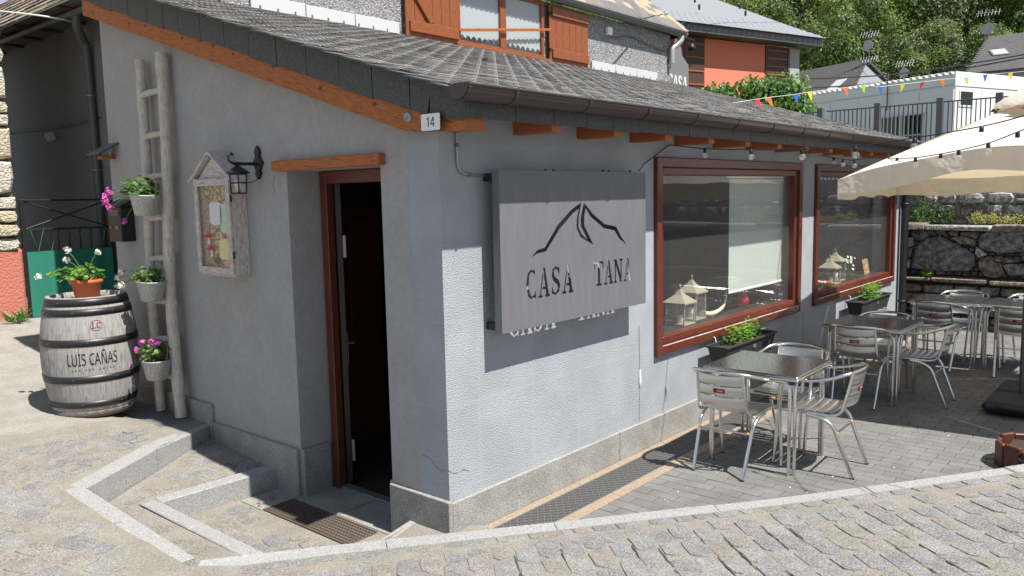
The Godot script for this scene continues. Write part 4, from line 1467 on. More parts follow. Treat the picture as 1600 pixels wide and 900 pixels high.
	var spots := [["C", 0.552, 1.3, 0.105, 0.185], ["A", 0.672, 1.3, 0.115, 0.185], ["S", 0.802, 1.3, 0.1, 0.185], ["A", 0.915, 1.3, 0.118, 0.185], ["T", 1.268, 1.312, 0.115, 0.165], ["A", 1.386, 1.312, 0.108, 0.165], ["N", 1.507, 1.312, 0.108, 0.165], ["A", 1.627, 1.312, 0.105, 0.165]]
	var n := 0
	for s in spots:
		for poly in glyph[s[0]]:
			if poly.size() < 3:
				continue
			var pts := PackedVector2Array()
			for q in poly:
				pts.append(Vector2(s[1] + q.x * s[3], s[2] + q.y * s[4]))
			var c := CSGPolygon3D.new()
			c.name = "letter_cut_%03d" % n
			n += 1
			c.polygon = pts
			c.depth = 0.02
			c.position.z = 0.152
			c.operation = CSGShape3D.OPERATION_SUBTRACTION
			c.material = M.sign_steel
			plate.add_child(c)
	put_in(plate, t)
	# folded returns and the wall brackets
	mi("top_return", boxm(Vector3(1.592, 0.004, 0.05)), M.sign_steel, t, Transform3D(Basis(), Vector3(1.126, 2.0745, 0.1145)))
	mi("side_return", boxm(Vector3(0.004, 0.942, 0.05)), M.sign_steel, t, Transform3D(Basis(), Vector3(0.3325, 1.602, 0.1145)))
	mi("side_return", boxm(Vector3(0.004, 0.942, 0.05)), M.sign_steel, t, Transform3D(Basis(), Vector3(1.9195, 1.602, 0.1145)))
	for x in [0.37, 1.12, 1.88]:
		for y in [2.04, 1.16]:
			mi("bracket", boxm(Vector3(0.045, 0.045, 0.12), 0.003), M.black_iron, t, Transform3D(Basis(), Vector3(x, y, 0.062)))
	for x in [0.78, 0.86, 1.4, 1.47, 1.74]:
		mi("clip", boxm(Vector3(0.012, 0.016, 0.012), 0.002), M.black_plastic, t, Transform3D(Basis(), Vector3(x, 2.083, 0.13)))


func small_wall_things() -> void:
	# number plate
	var t := thing("number_plate", "white enamel house number plate 14 at the corner beam", "number plate", Vector3(-0.138, 2.275, 0.012))
	var b := MB.new()
	var p := PackedVector2Array()
	for c in [Vector2(0.064, 0.036), Vector2(-0.064, 0.036), Vector2(-0.064, -0.036), Vector2(0.064, -0.036)]:
		for k in 4:
			var a := atan2(signf(c.y), signf(c.x)) - PI / 4 + PI / 2 * k / 3.0
			p.append(c + Vector2(cos(a), sin(a)) * 0.008)
	var fx := Transform3D(Basis(Vector3(0, 0, 1), Vector3.UP, Vector3(-1, 0, 0)), Vector3(0, 0.052, 0.075))
	b.prism(p, 0.0, 0.003, fx)
	mi("plate", b.done(), M.white_enamel, t)
	b = MB.new()
	var big := PackedVector2Array()
	for q in p:
		big.append(q * Vector2(1.05, 1.09))
	b.prism(big, -0.001, 0.0015, fx)
	mi("rim", b.done(), M.ink, t)
	var tm := text("14", sans, 0.07)
	mi("numerals", tm, M.ink, t, fx * Transform3D(Basis().scaled(Vector3(0.85, 1, 1)), Vector3(0, 0, 0.004)))

	# ladder
	t = thing("ladder", "weathered grey wooden ladder leaning on the door wall", "ladder")
	var rails := [[Vector3(-0.045, 0.19, -3.37), Vector3(-0.05, 1.2, -3.455), Vector3(-0.05, 2.3, -3.47), Vector3(-0.045, 3.07, -3.365)], [Vector3(-0.055, 0.19, -3.02), Vector3(-0.05, 1.3, -3.0), Vector3(-0.05, 2.2, -2.97), Vector3(-0.045, 3.08, -2.995)]]
	rails = [[Vector3(-0.1, 0.2, -3.33), Vector3(-0.1, 1.2, -3.345), Vector3(-0.085, 2.2, -3.3), Vector3(-0.065, 3.07, -3.33)], [Vector3(-0.1, 0.2, -2.985), Vector3(-0.1, 1.2, -3.015), Vector3(-0.085, 2.2, -2.955), Vector3(-0.065, 3.08, -2.965)]]
	for k in 2:
		var pts := curve(rails[k], 6)
		b = MB.new()
		var rr := []
		for i in pts.size():
			rr.append((0.046 if k == 1 else 0.041) * rng.randf_range(0.9, 1.08))
		# mesh in local x along the rail so that the grain follows it
		var loc := []
		for q in pts:
			loc.append(Vector3(q.y, q.x, q.z))
		b.tube(loc, rr, 9)
		mi("rail", b.done(), M.old_wood, t, Transform3D(Basis(Vector3(0, 1, 0), Vector3(1, 0, 0), Vector3(0, 0, 1)), Vector3.ZERO))
	for y in [[2.79, 2.79], [2.455, 2.467], [2.137, 2.139], [1.808, 1.81], [1.47, 1.49], [1.11, 1.15], [0.805, 0.835], [0.5, 0.53]]:
		b = MB.new()
		b.tube([Vector3(-0.18, 0, 0), Vector3(0, 0.006, 0), Vector3(0.18, 0, 0)], [0.022, 0.027, 0.022], 7)
		mi("rung", b.done(), M.old_wood, t, Transform3D(Basis(Vector3(0, 0, 1), Vector3.UP, Vector3(-1, 0, 0)) * Basis(Vector3(0, 0, 1), 0.05), Vector3(-0.092, (y[0] + y[1]) * 0.5, -3.15)))

	# menu case
	t = thing("menu_case", "house-shaped whitewashed wooden menu case on the door wall", "menu case")
	var mz0 := -2.47   # left end of the front
	var mz1 := -1.98
	var fxm := Transform3D(Basis(Vector3(0, 0, 1), Vector3.UP, Vector3(-1, 0, 0)), Vector3(-0.12, 0, 0))   # local x = z, local z = -x
	for q in [[mz0, mz0 + 0.018], [mz1 - 0.018, mz1]]:
		mi("side_board", boxm(Vector3(0.7, 0.118, q[1] - q[0]), 0.003), M.pale_wood, t, Transform3D(Basis(Vector3(0, 1, 0), Vector3(1, 0, 0), Vector3(0, 0, 1)), Vector3(-0.0595, 1.745, (q[0] + q[1]) * 0.5)))
	mi("base_board", boxm(Vector3(mz1 - mz0, 0.018, 0.118), 0.003), M.pale_wood, t, fxm * Transform3D(Basis(), Vector3((mz0 + mz1) * 0.5, 1.4, -0.0595)))
	b = MB.new()
	b.prism(PackedVector2Array([Vector2(mz0 + 0.02, 2.09), Vector2(mz1 - 0.02, 2.09), Vector2((mz0 + mz1) * 0.5, 2.25)]), -0.02, -0.008)
	mi("gable_board", b.done(), M.pale_wood, t, fxm)
	mi("back_board", boxm(Vector3(mz1 - mz0 - 0.04, 0.69, 0.008)), M.pale_wood, t, fxm * Transform3D(Basis(), Vector3((mz0 + mz1) * 0.5, 1.75, -0.108)))
	var ridge := Vector2((mz0 + mz1) * 0.5, 2.285)
	for s in [-1, 1]:
		var foot := Vector2(ridge.x + s * 0.3, 2.075)
		timber("roof_board", Vector3(-0.07, 0, 0) + Vector3(0, ridge.y, ridge.x), Vector3(-0.07, foot.y, foot.x), 0.02, 0.16, M.pale_wood, t, 0.003)
	for q in [[mz0, mz0 + 0.045], [mz1 - 0.05, mz1]]:
		mi("door_stile", boxm(Vector3(0.69, q[1] - q[0], 0.018), 0.003), M.pale_wood, t, fxm * Transform3D(Basis(Vector3(0, 0, 1), PI / 2), Vector3((q[0] + q[1]) * 0.5, 1.755, 0.01)))
	for y in [1.433, 2.07]:
		mi("door_rail", boxm(Vector3(mz1 - mz0 - 0.098, 0.05, 0.018), 0.003), M.pale_wood, t, fxm * Transform3D(Basis(), Vector3((mz0 + mz1) * 0.5 - 0.0025, y, 0.01)))
	for y in [1.55, 1.95]:
		mi("hinge", boxm(Vector3(0.012, 0.05, 0.012), 0.002), M.black_iron, t, fxm * Transform3D(Basis(), Vector3(mz1 + 0.004, y, 0.006)))
	b = MB.new()
	b.poly([fxm * Vector3(mz0 + 0.04, 1.455, 0.004), fxm * Vector3(mz1 - 0.045, 1.455, 0.004), fxm * Vector3(mz1 - 0.045, 2.05, 0.004), fxm * Vector3(mz0 + 0.04, 2.05, 0.004)], Vector3(-1, 0, 0))
	mi("pane", b.done(), M.pane_glass, t)
	mi("kraft_lining", boxm(Vector3(mz1 - mz0 - 0.08, 0.6, 0.004)), M.kraft, t, fxm * Transform3D(Basis(), Vector3((mz0 + mz1) * 0.5, 1.755, -0.02)))
	for q in [[-2.235, 1.845, 0.165, 0.165, "paper_white"], [-2.095, 1.81, 0.15, 0.21, "paper_green"], [-2.125, 1.585, 0.175, 0.15, "paper_yellow"], [-2.09, 1.482, 0.13, 0.05, "paper_pink"], [-2.37, 1.9, 0.09, 0.13, "faded_print"], [-2.38, 1.76, 0.08, 0.1, "faded_print"], [-2.36, 1.55, 0.1, 0.12, "faded_print"]]:
		b = MB.new()
		var out := PackedVector2Array()
		for k in 28:
			var a := TAU * k / 28.0
			var c := Vector2(cos(a), sin(a))
			var e := pow(pow(absf(c.x), 6.0) + pow(absf(c.y), 6.0), -1.0 / 6.0)
			out.append(Vector2(q[0], q[1]) + c * e * Vector2(q[2], q[3]) * 0.5 * (1.0 + 0.03 * (1 if k % 2 else -1)))
		b.prism(out, -0.016, -0.014, fxm)
		mi("note", b.done(), M[q[4]], t)
	for q in [[-2.33, 1.67], [-2.3, 1.58]]:
		var mush := group_node("toadstool", t)
		b = MB.new()
		b.lathe([Vector2(0.035, 0), Vector2(0.03, 0.02), Vector2(0.0, 0.032)], 10, fxm * Transform3D(Basis(), Vector3(q[0], q[1], -0.006)))
		mi("cap", b.done(), M.toadstool_red, mush)
		b = MB.new()
		b.lathe([Vector2(0.009, -0.05), Vector2(0.008, 0.0)], 8, fxm * Transform3D(Basis(), Vector3(q[0], q[1], -0.006)))
		mi("stalk", b.done(), M.white_paint, mush)
	b = MB.new()
	for k in 14:
		var a := rng.randf_range(-1.2, 1.2)
		b.leaf(fxm * Vector3(-2.24, 1.475, -0.008), Vector3(0, cos(a), sin(a)), Vector3(-1, 0, 0), rng.randf_range(0.05, 0.09), 0.009)
	mi("dried_sprig", b.done(), M.leaf_dark, t)

	# wall lantern
	t = thing("wall_lantern", "black iron lantern hanging from a bracket beside the menu case", "lantern")
	b = MB.new()
	b.prism(PackedVector2Array([Vector2(-1.79, 2.08), Vector2(-1.755, 2.12), Vector2(-1.77, 2.14), Vector2(-1.73, 2.19), Vector2(-1.77, 2.24), Vector2(-1.755, 2.27), Vector2(-1.79, 2.31), Vector2(-1.825, 2.27), Vector2(-1.81, 2.24), Vector2(-1.85, 2.19), Vector2(-1.81, 2.14), Vector2(-1.825, 2.12)]), 0.0, 0.02, Transform3D(Basis(Vector3(0, 0, 1), Vector3.UP, Vector3(-1, 0, 0)), Vector3.ZERO))
	mi("rosette", b.done(), M.black_iron, t)
	tubem("arm", [Vector3(-0.015, 2.185, -1.79), Vector3(-0.2, 2.185, -1.79)], 0.011, M.black_iron, t)
	tubem("scroll", curve([Vector3(-0.19, 2.185, -1.79), Vector3(-0.225, 2.2, -1.79), Vector3(-0.235, 2.235, -1.79), Vector3(-0.215, 2.255, -1.79), Vector3(-0.2, 2.24, -1.79)], 4), 0.009, M.black_iron, t)
	tubem("lamp_wire", curve([Vector3(-0.01, 2.09, -1.78), Vector3(-0.08, 2.06, -1.77), Vector3(-0.16, 2.06, -1.76)], 4), 0.003, M.black_iron, t, 5)
	var lx := Vector3(-0.17, 0, -1.79)
	b = MB.new()
	b.lathe([Vector2(0.01, 2.185), Vector2(0.016, 2.17), Vector2(0.09, 2.125), Vector2(0.09, 2.119), Vector2(0.0, 2.125)], 6, Transform3D(Basis(), lx), false)
	mi("cap", b.done(), M.black_iron, t)
	for k in 6:
		var a := TAU * k / 6.0
		tubem("bar", [lx + Vector3(cos(a) * 0.064, 2.12, sin(a) * 0.064), lx + Vector3(cos(a) * 0.056, 1.985, sin(a) * 0.056)], 0.005, M.black_iron, t, 6)
	for y in [1.985, 2.055, 2.115]:
		var ring := []
		for k in 6:
			var a := TAU * k / 6.0
			var r := lerpf(0.056, 0.064, (y - 1.985) / 0.13)
			ring.append(lx + Vector3(cos(a) * r, y, sin(a) * r))
		b = MB.new()
		b.tube(ring, 0.005, 6, false, true)
		mi("ring", b.done(), M.black_iron, t)
	b = MB.new()
	b.lathe([Vector2(0, 1.98), Vector2(0.058, 1.98), Vector2(0.058, 1.987), Vector2(0, 1.987)], 6, Transform3D(Basis(), lx), false)
	mi("floor_plate", b.done(), M.black_iron, t)
	b = MB.new()
	b.lathe([Vector2(0.056, 2.115), Vector2(0.05, 1.99)], 12, Transform3D(Basis(), lx))
	mi("glass", b.done(), M.pane_glass, t)
	b = MB.new()
	b.lathe([Vector2(0, 1.99), Vector2(0.016, 1.99), Vector2(0.016, 2.02), Vector2(0.025, 2.045), Vector2(0.023, 2.07), Vector2(0, 2.085)], 10, Transform3D(Basis(), lx))
	mi("bulb", b.done(), M.wax, t)

	# mailbox and the little slate hood above it
	t = thing("mailbox", "black metal letterbox on the far end of the door wall", "mailbox", Vector3(-0.06, 1.605, -3.9))
	mi("body", boxm(Vector3(0.12, 0.3, 0.25), 0.006), M.black_iron, t, Transform3D(Basis(), Vector3(0, 0.15, 0)))
	b = MB.new()
	b.prism(PackedVector2Array([Vector2(-0.085, 0.302), Vector2(0.06, 0.302), Vector2(0.06, 0.36), Vector2(0.04, 0.36)]), -0.145, 0.145)
	mi("lid", b.done(), M.black_iron, t)
	mi("flap", boxm(Vector3(0.006, 0.05, 0.2), 0.002), M.rust_iron, t, Transform3D(Basis(), Vector3(-0.0635, 0.25, 0)))
	mi("name_card", boxm(Vector3(0.004, 0.03, 0.05), 0.001), M.kraft, t, Transform3D(Basis(), Vector3(-0.0625, 0.12, 0.04)))
	mi("peephole", boxm(Vector3(0.004, 0.02, 0.03), 0.001), M.kraft, t, Transform3D(Basis(), Vector3(-0.0625, 0.125, -0.08)))
	t = thing("meter_hood", "small slate hood on the wall above the letterbox", "hood", Vector3(-0.08, 2.38, -4.1))
	mi("slate", boxm(Vector3(0.22, 0.012, 0.26), 0.003), M.cladding_slate, t, Transform3D(Basis(Vector3(0, 0, 1), 0.5), Vector3(0, 0.03, 0)))
	mi("bracket", boxm(Vector3(0.12, 0.03, 0.1), 0.004), M.rafter_wood, t, Transform3D(Basis(), Vector3(0.02, -0.045, 0)))


# a geranium: arching stems, round leaves, flower heads; everything a child of the pot's thing
func geranium(t: Node3D, at: Vector3, spread: float, h: float, leaves: int, lean: Vector3, heads: Array, petal: Material, sd: int, bright := false) -> void:
	var g := RandomNumberGenerator.new()
	g.seed = sd
	var st := MB.new()
	var lf := [MB.new(), MB.new()]
	for k in leaves:
		var a := g.randf() * TAU
		var rad := spread * sqrt(g.randf())
		var tip := at + Vector3(cos(a) * rad, h * g.randf_range(0.15, 1.0) * (1.1 - rad / spread * 0.5), sin(a) * rad) + lean * g.randf_range(0.2, 1.0)
		if k % 2 == 0:
			st.tube([at + Vector3(cos(a), 0, sin(a)) * 0.02, (at + tip) * 0.5 + Vector3(0, h * 0.12, 0), tip], 0.0028, 4, false)
		var n := (Vector3(cos(a) * 0.5, 1.0, sin(a) * 0.5) + Vector3(g.randf_range(-0.5, 0.5), 0, g.randf_range(-0.5, 0.5))).normalized()
		lf[0 if g.randf() < 0.55 else 1].disc(tip, n, g.randf_range(0.014, 0.03), g)
	for q in heads:
		st.tube(curve([at, (at + q) * 0.5 + Vector3(0, 0.04, 0), q], 3), 0.003, 5, false)
	mi("stems", st.done(), M.stem_green, t)
	mi("leaves", lf[0].done(), M.leaf_bright if bright else M.leaf_mid, t)
	mi("leaves", lf[1].done(), M.leaf_mid if bright else M.leaf_dark, t)
	for q in heads:
		var b := MB.new()
		for k in 26:
			var d := Vector3(g.randf_range(-1, 1), g.randf_range(-0.7, 1), g.randf_range(-1, 1)).normalized()
			b.disc(q + d * g.randf_range(0.01, 0.03), d, g.randf_range(0.008, 0.014), g)
		mi("flower_head", b.done(), petal, t)


func bucket(called: String, label: String, at: Vector3, tilt: float) -> Node3D:
	var t := thing(called, label, "bucket", at, "zinc buckets of flowers on the ladder")
	t.rotation.x = tilt
	var b := MB.new()
	b.lathe([Vector2(0, 0.005), Vector2(0.075, 0.0), Vector2(0.078, 0.008), Vector2(0.083, 0.012), Vector2(0.11, 0.15), Vector2(0.115, 0.158), Vector2(0.113, 0.163), Vector2(0.107, 0.155), Vector2(0.1, 0.13), Vector2(0, 0.13)], 24)
	mi("pail", b.done(), M.galvanised, t)
	b = MB.new()
	b.lathe([Vector2(0, 0.142), Vector2(0.103, 0.138)], 18)
	mi("soil", b.done(), M.earth, t)
	var arc := []
	for k in 11:
		var a := PI * k / 10.0
		arc.append(Vector3(0.02 + sin(a) * 0.05, 0.15 + sin(a) * 0.13, cos(a) * 0.112))
	tubem("handle", arc, 0.0028, M.zinc, t, 5)
	for s in [-1, 1]:
		mi("ear", boxm(Vector3(0.02, 0.03, 0.006), 0.002), M.galvanised, t, Transform3D(Basis(), Vector3(0.015, 0.15, s * 0.112)))
	return t


func buckets() -> void:
	var t := bucket("flower_bucket", "topmost zinc bucket on the ladder with pink phlox-like flowers", Vector3(-0.245, 1.835, -3.03), 0.06)
	geranium(t, Vector3(0, 0.14, -0.02), 0.14, 0.17, 90, Vector3(0, 0, -0.1), [Vector3(-0.12, 0.13, -0.42), Vector3(-0.13, 0.08, -0.43), Vector3(-0.1, 0.17, -0.41), Vector3(-0.11, 0.04, -0.38), Vector3(-0.14, 0.1, -0.39), Vector3(-0.06, -0.06, -0.24)], M.petal_pink, 5)
	t = bucket("flower_bucket", "middle zinc bucket on the ladder with white geraniums", Vector3(-0.235, 1.165, -3.06), 0.1)
	geranium(t, Vector3(0, 0.14, -0.02), 0.13, 0.13, 70, Vector3(0, 0, -0.08), [Vector3(-0.1, 0.2, -0.3), Vector3(-0.11, 0.14, -0.34), Vector3(-0.12, 0.09, -0.26), Vector3(-0.08, 0.06, -0.42)], M.petal_white, 6)
	t = bucket("flower_bucket", "lowest zinc bucket on the ladder with dark pink geraniums", Vector3(-0.235, 0.53, -3.06), 0.04)
	geranium(t, Vector3(0, 0.14, -0.01), 0.12, 0.17, 90, Vector3(0, 0, -0.06), [Vector3(-0.05, 0.29, -0.13), Vector3(-0.08, 0.22, -0.16), Vector3(-0.02, 0.3, -0.02), Vector3(-0.1, 0.07, -0.26), Vector3(0.0, 0.31, 0.05)], M.petal_pink, 7)


func barrel() -> void:
	var at := Vector3(-0.51, 0.258, -3.61)
	var H := 0.95
	var t := thing("wine_barrel", "weathered oak wine barrel with black hoops and winery lettering", "barrel", at)
	var rad := func(y: float) -> float:
		var u := (y - H * 0.5) / (H * 0.5)
		return 0.36 - 0.068 * u * u
	var n := 26
	for k in n:
		var b := MB.new()
		var a0 := TAU * k / n + 0.0015
		var a1 := TAU * (k + 1) / n - 0.0015
		var prof := []
		for i in 11:
			var y := H * i / 10.0
			prof.append(Vector2(rad.call(y) + rng.randf_range(-0.0006, 0.0006), y))
		prof.append(Vector2(rad.call(H) - 0.028, H))
		prof.append(Vector2(rad.call(H) - 0.03, H - 0.05))
		b.lathe(prof, 2, Transform3D(), true, a0, a1)
		mi("stave", b.done(), M.stave_wood, t)
	var b := MB.new()
	b.lathe([Vector2(0, 0.02), Vector2(rad.call(0.1) - 0.012, 0.02), Vector2(rad.call(0.5) - 0.012, H * 0.5), Vector2(rad.call(H) - 0.02, H - 0.045), Vector2(0, H - 0.045)], 26)
	mi("head", b.done(), M.stave_wood, t)
	for q in [[0.0, 0.05], [0.082, 0.132], [0.287, 0.343], [0.576, 0.632], [0.812, 0.864], [0.888, 0.945]]:
		b = MB.new()
		b.lathe([Vector2(rad.call(q[0]) - 0.002, q[0]), Vector2(rad.call(q[0]) + 0.004, q[0]), Vector2(rad.call(q[1]) + 0.004, q[1]), Vector2(rad.call(q[1]) - 0.002, q[1])], 48)
		var hp := mi("hoop", b.done(), M.hoop_black if q[0] > 0.05 else M.rust_iron, t)
		for k in 7:
			var a: float = k * 0.9 + q[0] * 5.0
			var y: float = (q[0] + q[1]) * 0.5
			var r: float = rad.call(y) + 0.004
			mi("rivet", boxm(Vector3(0.006, 0.006, 0.006), 0.002), M.zinc, hp, Transform3D(Basis(), Vector3(cos(a) * r, y, sin(a) * r)))
	# lettering laid on the staves, turned towards the street corner
	var face := atan2(cam_xf.origin.z - at.z, cam_xf.origin.x - at.x) - 0.06
	print_on_barrel(t, "LUIS CAÑAS", sans, 0.128, 0.475, face + 0.04, 0.52, M.ink, rad, "winery_name")
	b = MB.new()
	for k in 13:
		if k in [3, 7]:
			continue
		var f := face + 0.04 - (k - 6) * 0.024 / 0.35
		var r: float = rad.call(0.395) + 0.001
		b.box(Vector3.ZERO, Vector3(0.002, 0.013, 0.011 if k % 2 else 0.008), Transform3D(Basis(Vector3.UP, -f), Vector3(cos(f) * r, 0.395, sin(f) * r)))
	mi("worn_small_print", b.done(), M.pipe_grey, t)
	print_on_barrel(t, "LC", serif, 0.062, 0.735, face - 0.09, 0.8, M.logo_red, rad, "monogram")
	b = MB.new()
	var ring := []
	for k in 28:
		var a := TAU * k / 28.0
		var y := 0.735 + sin(a) * 0.04
		var f := face - 0.09 - cos(a) * 0.042 / 0.34
		var r: float = rad.call(y) + 0.002
		ring.append(Vector3(cos(f) * r, y, sin(f) * r))
	b.tube(ring, 0.0016, 4, false, true)
	mi("monogram_ring", b.done(), M.logo_red, t)
	# terracotta pot on the barrel head
	t = thing("flower_pot", "terracotta pot of white geraniums standing on the barrel", "flower pot", at + Vector3(0.0, H - 0.044, 0.02))
	b = MB.new()
	b.lathe([Vector2(0, 0), Vector2(0.085, 0), Vector2(0.108, 0.13), Vector2(0.122, 0.133), Vector2(0.126, 0.165), Vector2(0.114, 0.168), Vector2(0.1, 0.14), Vector2(0, 0.14)], 28)
	mi("pot", b.done(), M.terracotta, t)
	b = MB.new()
	b.lathe([Vector2(0, 0.152), Vector2(0.108, 0.148)], 18)
	mi("soil", b.done(), M.earth, t)
	geranium(t, Vector3(0, 0.15, 0), 0.17, 0.16, 80, Vector3(-0.08, 0, -0.05), [Vector3(-0.08, 0.4, -0.12), Vector3(0.1, 0.38, 0.02), Vector3(-0.28, 0.2, -0.2), Vector3(-0.1, 0.32, -0.1)], M.petal_white, 8, true)


func print_on_barrel(t: Node3D, s: String, font: Font, size: float, y0: float, face: float, sx: float, m: Material, rad: Callable, called: String) -> void:
	var src := text(s, font, size).get_mesh_arrays() if false else text(s, font, size)
	var arr := src.surface_get_arrays(0)
	var v: PackedVector3Array = arr[Mesh.ARRAY_VERTEX]
	var idx: PackedInt32Array = arr[Mesh.ARRAY_INDEX]
	var b := MB.new()
	for i in range(0, idx.size(), 3):
		var tr := []
		var keep := true
		for k in 3:
			var p := v[idx[i + k]]
			if p.z < 0.0:
				keep = false
			var y := y0 + p.y
			var r: float = rad.call(y) + 0.0022
			var f := face - p.x * sx / 0.35
			tr.append(Vector3(cos(f) * r, y, sin(f) * r))
		if keep and ((tr[1] - tr[0]).cross(tr[2] - tr[0])).length() > 1e-10:
			b.poly(tr, tr[0] * Vector3(1, 0, 1))
	mi(called, b.done(), m, t)


# ---------------------------------------------------------------- houses and walls round about
func upper_house() -> void:
	var t := thing("house", "grey pebbledash house with orange shutters rising behind the slate roof", "house")
	var zf := -4.2
	var b := MB.new()
	b.box(Vector3(5.55, 2.05, zf - 1.7), Vector3(8.7, 5.3, 3.38))
	mi("wall", b.done(), M.pebbledash, t)
	b = MB.new()
	b.box(Vector3(5.55, 2.05, -10.5), Vector3(8.7, 5.2, 5.8))
	mi("side_wall", b.done(), M.dark_render, t)
	b = MB.new()
	b.box(Vector3(1.195, 2.05, -8.4), Vector3(0.02, 5.0, 10.0 - 1.6))
	mi("side_render", b.done(), M.dark_render, t)
	# window with two lights, lace curtains
	var w := group_node("window", t)
	var b2 := MB.new()
	b2.box(Vector3(5.3, 4.27, zf + 0.002), Vector3(1.78, 0.8, 0.004))
	mi("reveal", b2.done(), M.black_plastic, w)
	frame_pieces(w, "casing", 4.42, 3.86, 6.2, 4.68, 0.06, zf + 0.01, zf + 0.06, M.shutter_wood)
	timber("mullion", Vector3(5.31, 3.92, zf + 0.035), Vector3(5.31, 4.62, zf + 0.035), 0.12, 0.05, M.shutter_wood, w, 0.004, Vector3.RIGHT)
	for q in [[4.48, 5.25], [5.37, 6.14]]:
		b = MB.new()
		b.poly([Vector3(q[0], 3.92, zf + 0.03), Vector3(q[1], 3.92, zf + 0.03), Vector3(q[1], 4.62, zf + 0.03), Vector3(q[0], 4.62, zf + 0.03)], Vector3(0, 0, 1))
		mi("pane", b.done(), M.pane_glass, w)
		b = MB.new()
		b.smooth(3)
		var n := 40
		for k in n:
			var x0 := lerpf(q[0], q[1], float(k) / n)
			var x1 := lerpf(q[0], q[1], float(k + 1) / n)
			var za := zf + 0.015 + sin(k * 1.3) * 0.005
			var zb := zf + 0.015 + sin((k + 1) * 1.3) * 0.005
			var low := 3.955 + 0.05 * absf(sin(k * 0.55))
			b.poly([Vector3(x0, low, za), Vector3(x1, low, zb), Vector3(x1, 4.62, zb), Vector3(x0, 4.62, za)], Vector3(0, 0, 1))
		mi("curtain", b.done(), M.curtain, w)
	mi("sill", boxm(Vector3(1.95, 0.05, 0.14), 0.006), M.shutter_wood, w, Transform3D(Basis(), Vector3(5.31, 3.84, zf + 0.07)))
	# a lath wedged across to hold the shutters
	timber("holding_lath", Vector3(4.4, 4.03, zf + 0.1), Vector3(6.3, 4.29, zf + 0.1), 0.035, 0.02, M.beam_wood, t, 0.003)
	for q in [[3.53, 4.42, true], [6.3, 7.26, false]]:
		var s := group_node("shutter", t)
		var nb := 6
		for k in nb:
			var x0 := lerpf(q[0], q[1], float(k) / nb) + 0.002
			var x1 := lerpf(q[0], q[1], float(k + 1) / nb) - 0.002
			timber("board", Vector3((x0 + x1) * 0.5, 3.85, zf + 0.06), Vector3((x0 + x1) * 0.5, 4.66, zf + 0.06), x1 - x0, 0.03, M.shutter_wood, s, 0.005, Vector3.RIGHT)
		timber("ledge", Vector3(q[0] + 0.05, 3.97, zf + 0.09), Vector3(q[1] - 0.01, 3.97, zf + 0.09), 0.13, 0.03, M.shutter_wood, s, 0.006)
		timber("ledge", Vector3(q[0] + 0.05, 4.56, zf + 0.09), Vector3(q[1] - 0.01, 4.56, zf + 0.09), 0.13, 0.03, M.shutter_wood, s, 0.006)
		if q[2]:
			timber("brace", Vector3(q[0] + 0.06, 4.48, zf + 0.09), Vector3(q[0] + 0.42, 4.05, zf + 0.09), 0.1, 0.03, M.shutter_wood, s, 0.006)
		for y in [4.02, 4.52]:
			mi("strap_hinge", boxm(Vector3(0.05, 0.04, 0.03), 0.003), M.black_iron, s, Transform3D(Basis(), Vector3(q[1] - 0.0 if q[2] else q[0], y, zf + 0.08)))
	# flashing where the lean-to roof meets the wall
	for k in 13:
		var x0 := 1.5 + k * 0.66
		b = MB.new()
		b.cbox(Vector3(x0 + 0.325, 3.93 + rng.randf_range(-0.006, 0.006), zf + 0.012), Vector3(0.65, 0.14, 0.02), 0.004)
		if x0 + 0.3 < 3.5 or (x0 > 7.2 and x0 < 9.25):
			mi("flashing", b.done(), M.lead, t)
	b = MB.new()
	for k in 40:
		b.box(Vector3(1.6 + k * 0.21, 3.885, zf + 0.024), Vector3(0.018, 0.03, 0.006))
	kind(mi("flashing_clips", b.done(), M.pipe_grey, t), "stuff")
	# eave, gutter and the steep slab roof
	b = MB.new()
	b.box(Vector3(5.5, 4.745, zf + 0.04), Vector3(9.3, 0.05, 0.08))
	mi("soffit", b.done(), M.pipe_grey, t)
	var g := group_node("gutter", t)
	b = MB.new()
	var prof := PackedVector2Array()
	for k in 9:
		var a := PI * k / 8.0
		prof.append(Vector2(cos(a) * 0.075, -sin(a) * 0.075))
	for k in 9:
		var a := PI - PI * k / 8.0
		prof.append(Vector2(cos(a) * 0.07, -sin(a) * 0.07))
	b.prism(prof, -10.1, -0.75, Transform3D(Basis(Vector3(0, 0, 1), Vector3.UP, Vector3(-1, 0, 0)), Vector3(0, 4.75, zf + 0.15)))
	mi("trough", b.done(), M.pipe_grey, g)
	b = MB.new()
	b.tube([Vector3(0.75, 4.752, zf + 0.225), Vector3(10.1, 4.752, zf + 0.225)], 0.01, 6)
	mi("bead", b.done(), M.zinc, g)
	for k in 14:
		mi("bracket", boxm(Vector3(0.03, 0.012, 0.17), 0.003), M.zinc, g, Transform3D(Basis(), Vector3(1.0 + k * 0.68, 4.76, zf + 0.14)))
	tubem("outlet", curve([Vector3(10.02, 4.72, zf + 0.15), Vector3(10.0, 4.6, zf + 0.15), Vector3(9.93, 4.52, zf + 0.1), Vector3(9.84, 4.44, zf + 0.07), Vector3(9.84, 4.2, zf + 0.06)], 5), 0.05, M.galvanised, g, 10)
	var r := group_node("roof", t)
	var th := deg_to_rad(38)
	var up := Vector3(0, sin(th), -cos(th))
	var nrm := Vector3(0, cos(th), sin(th))
	b = MB.new()
	b.box(Vector3(7.2, 0, -2.6), Vector3(6.0, 0.06, 5.6), Transform3D(Basis(Vector3(1, 0, 0), nrm, -up), Vector3(0, 4.83, zf + 0.02)))
	mi("decking", b.done(), M.stone_slab, r)
	var slabs := {}
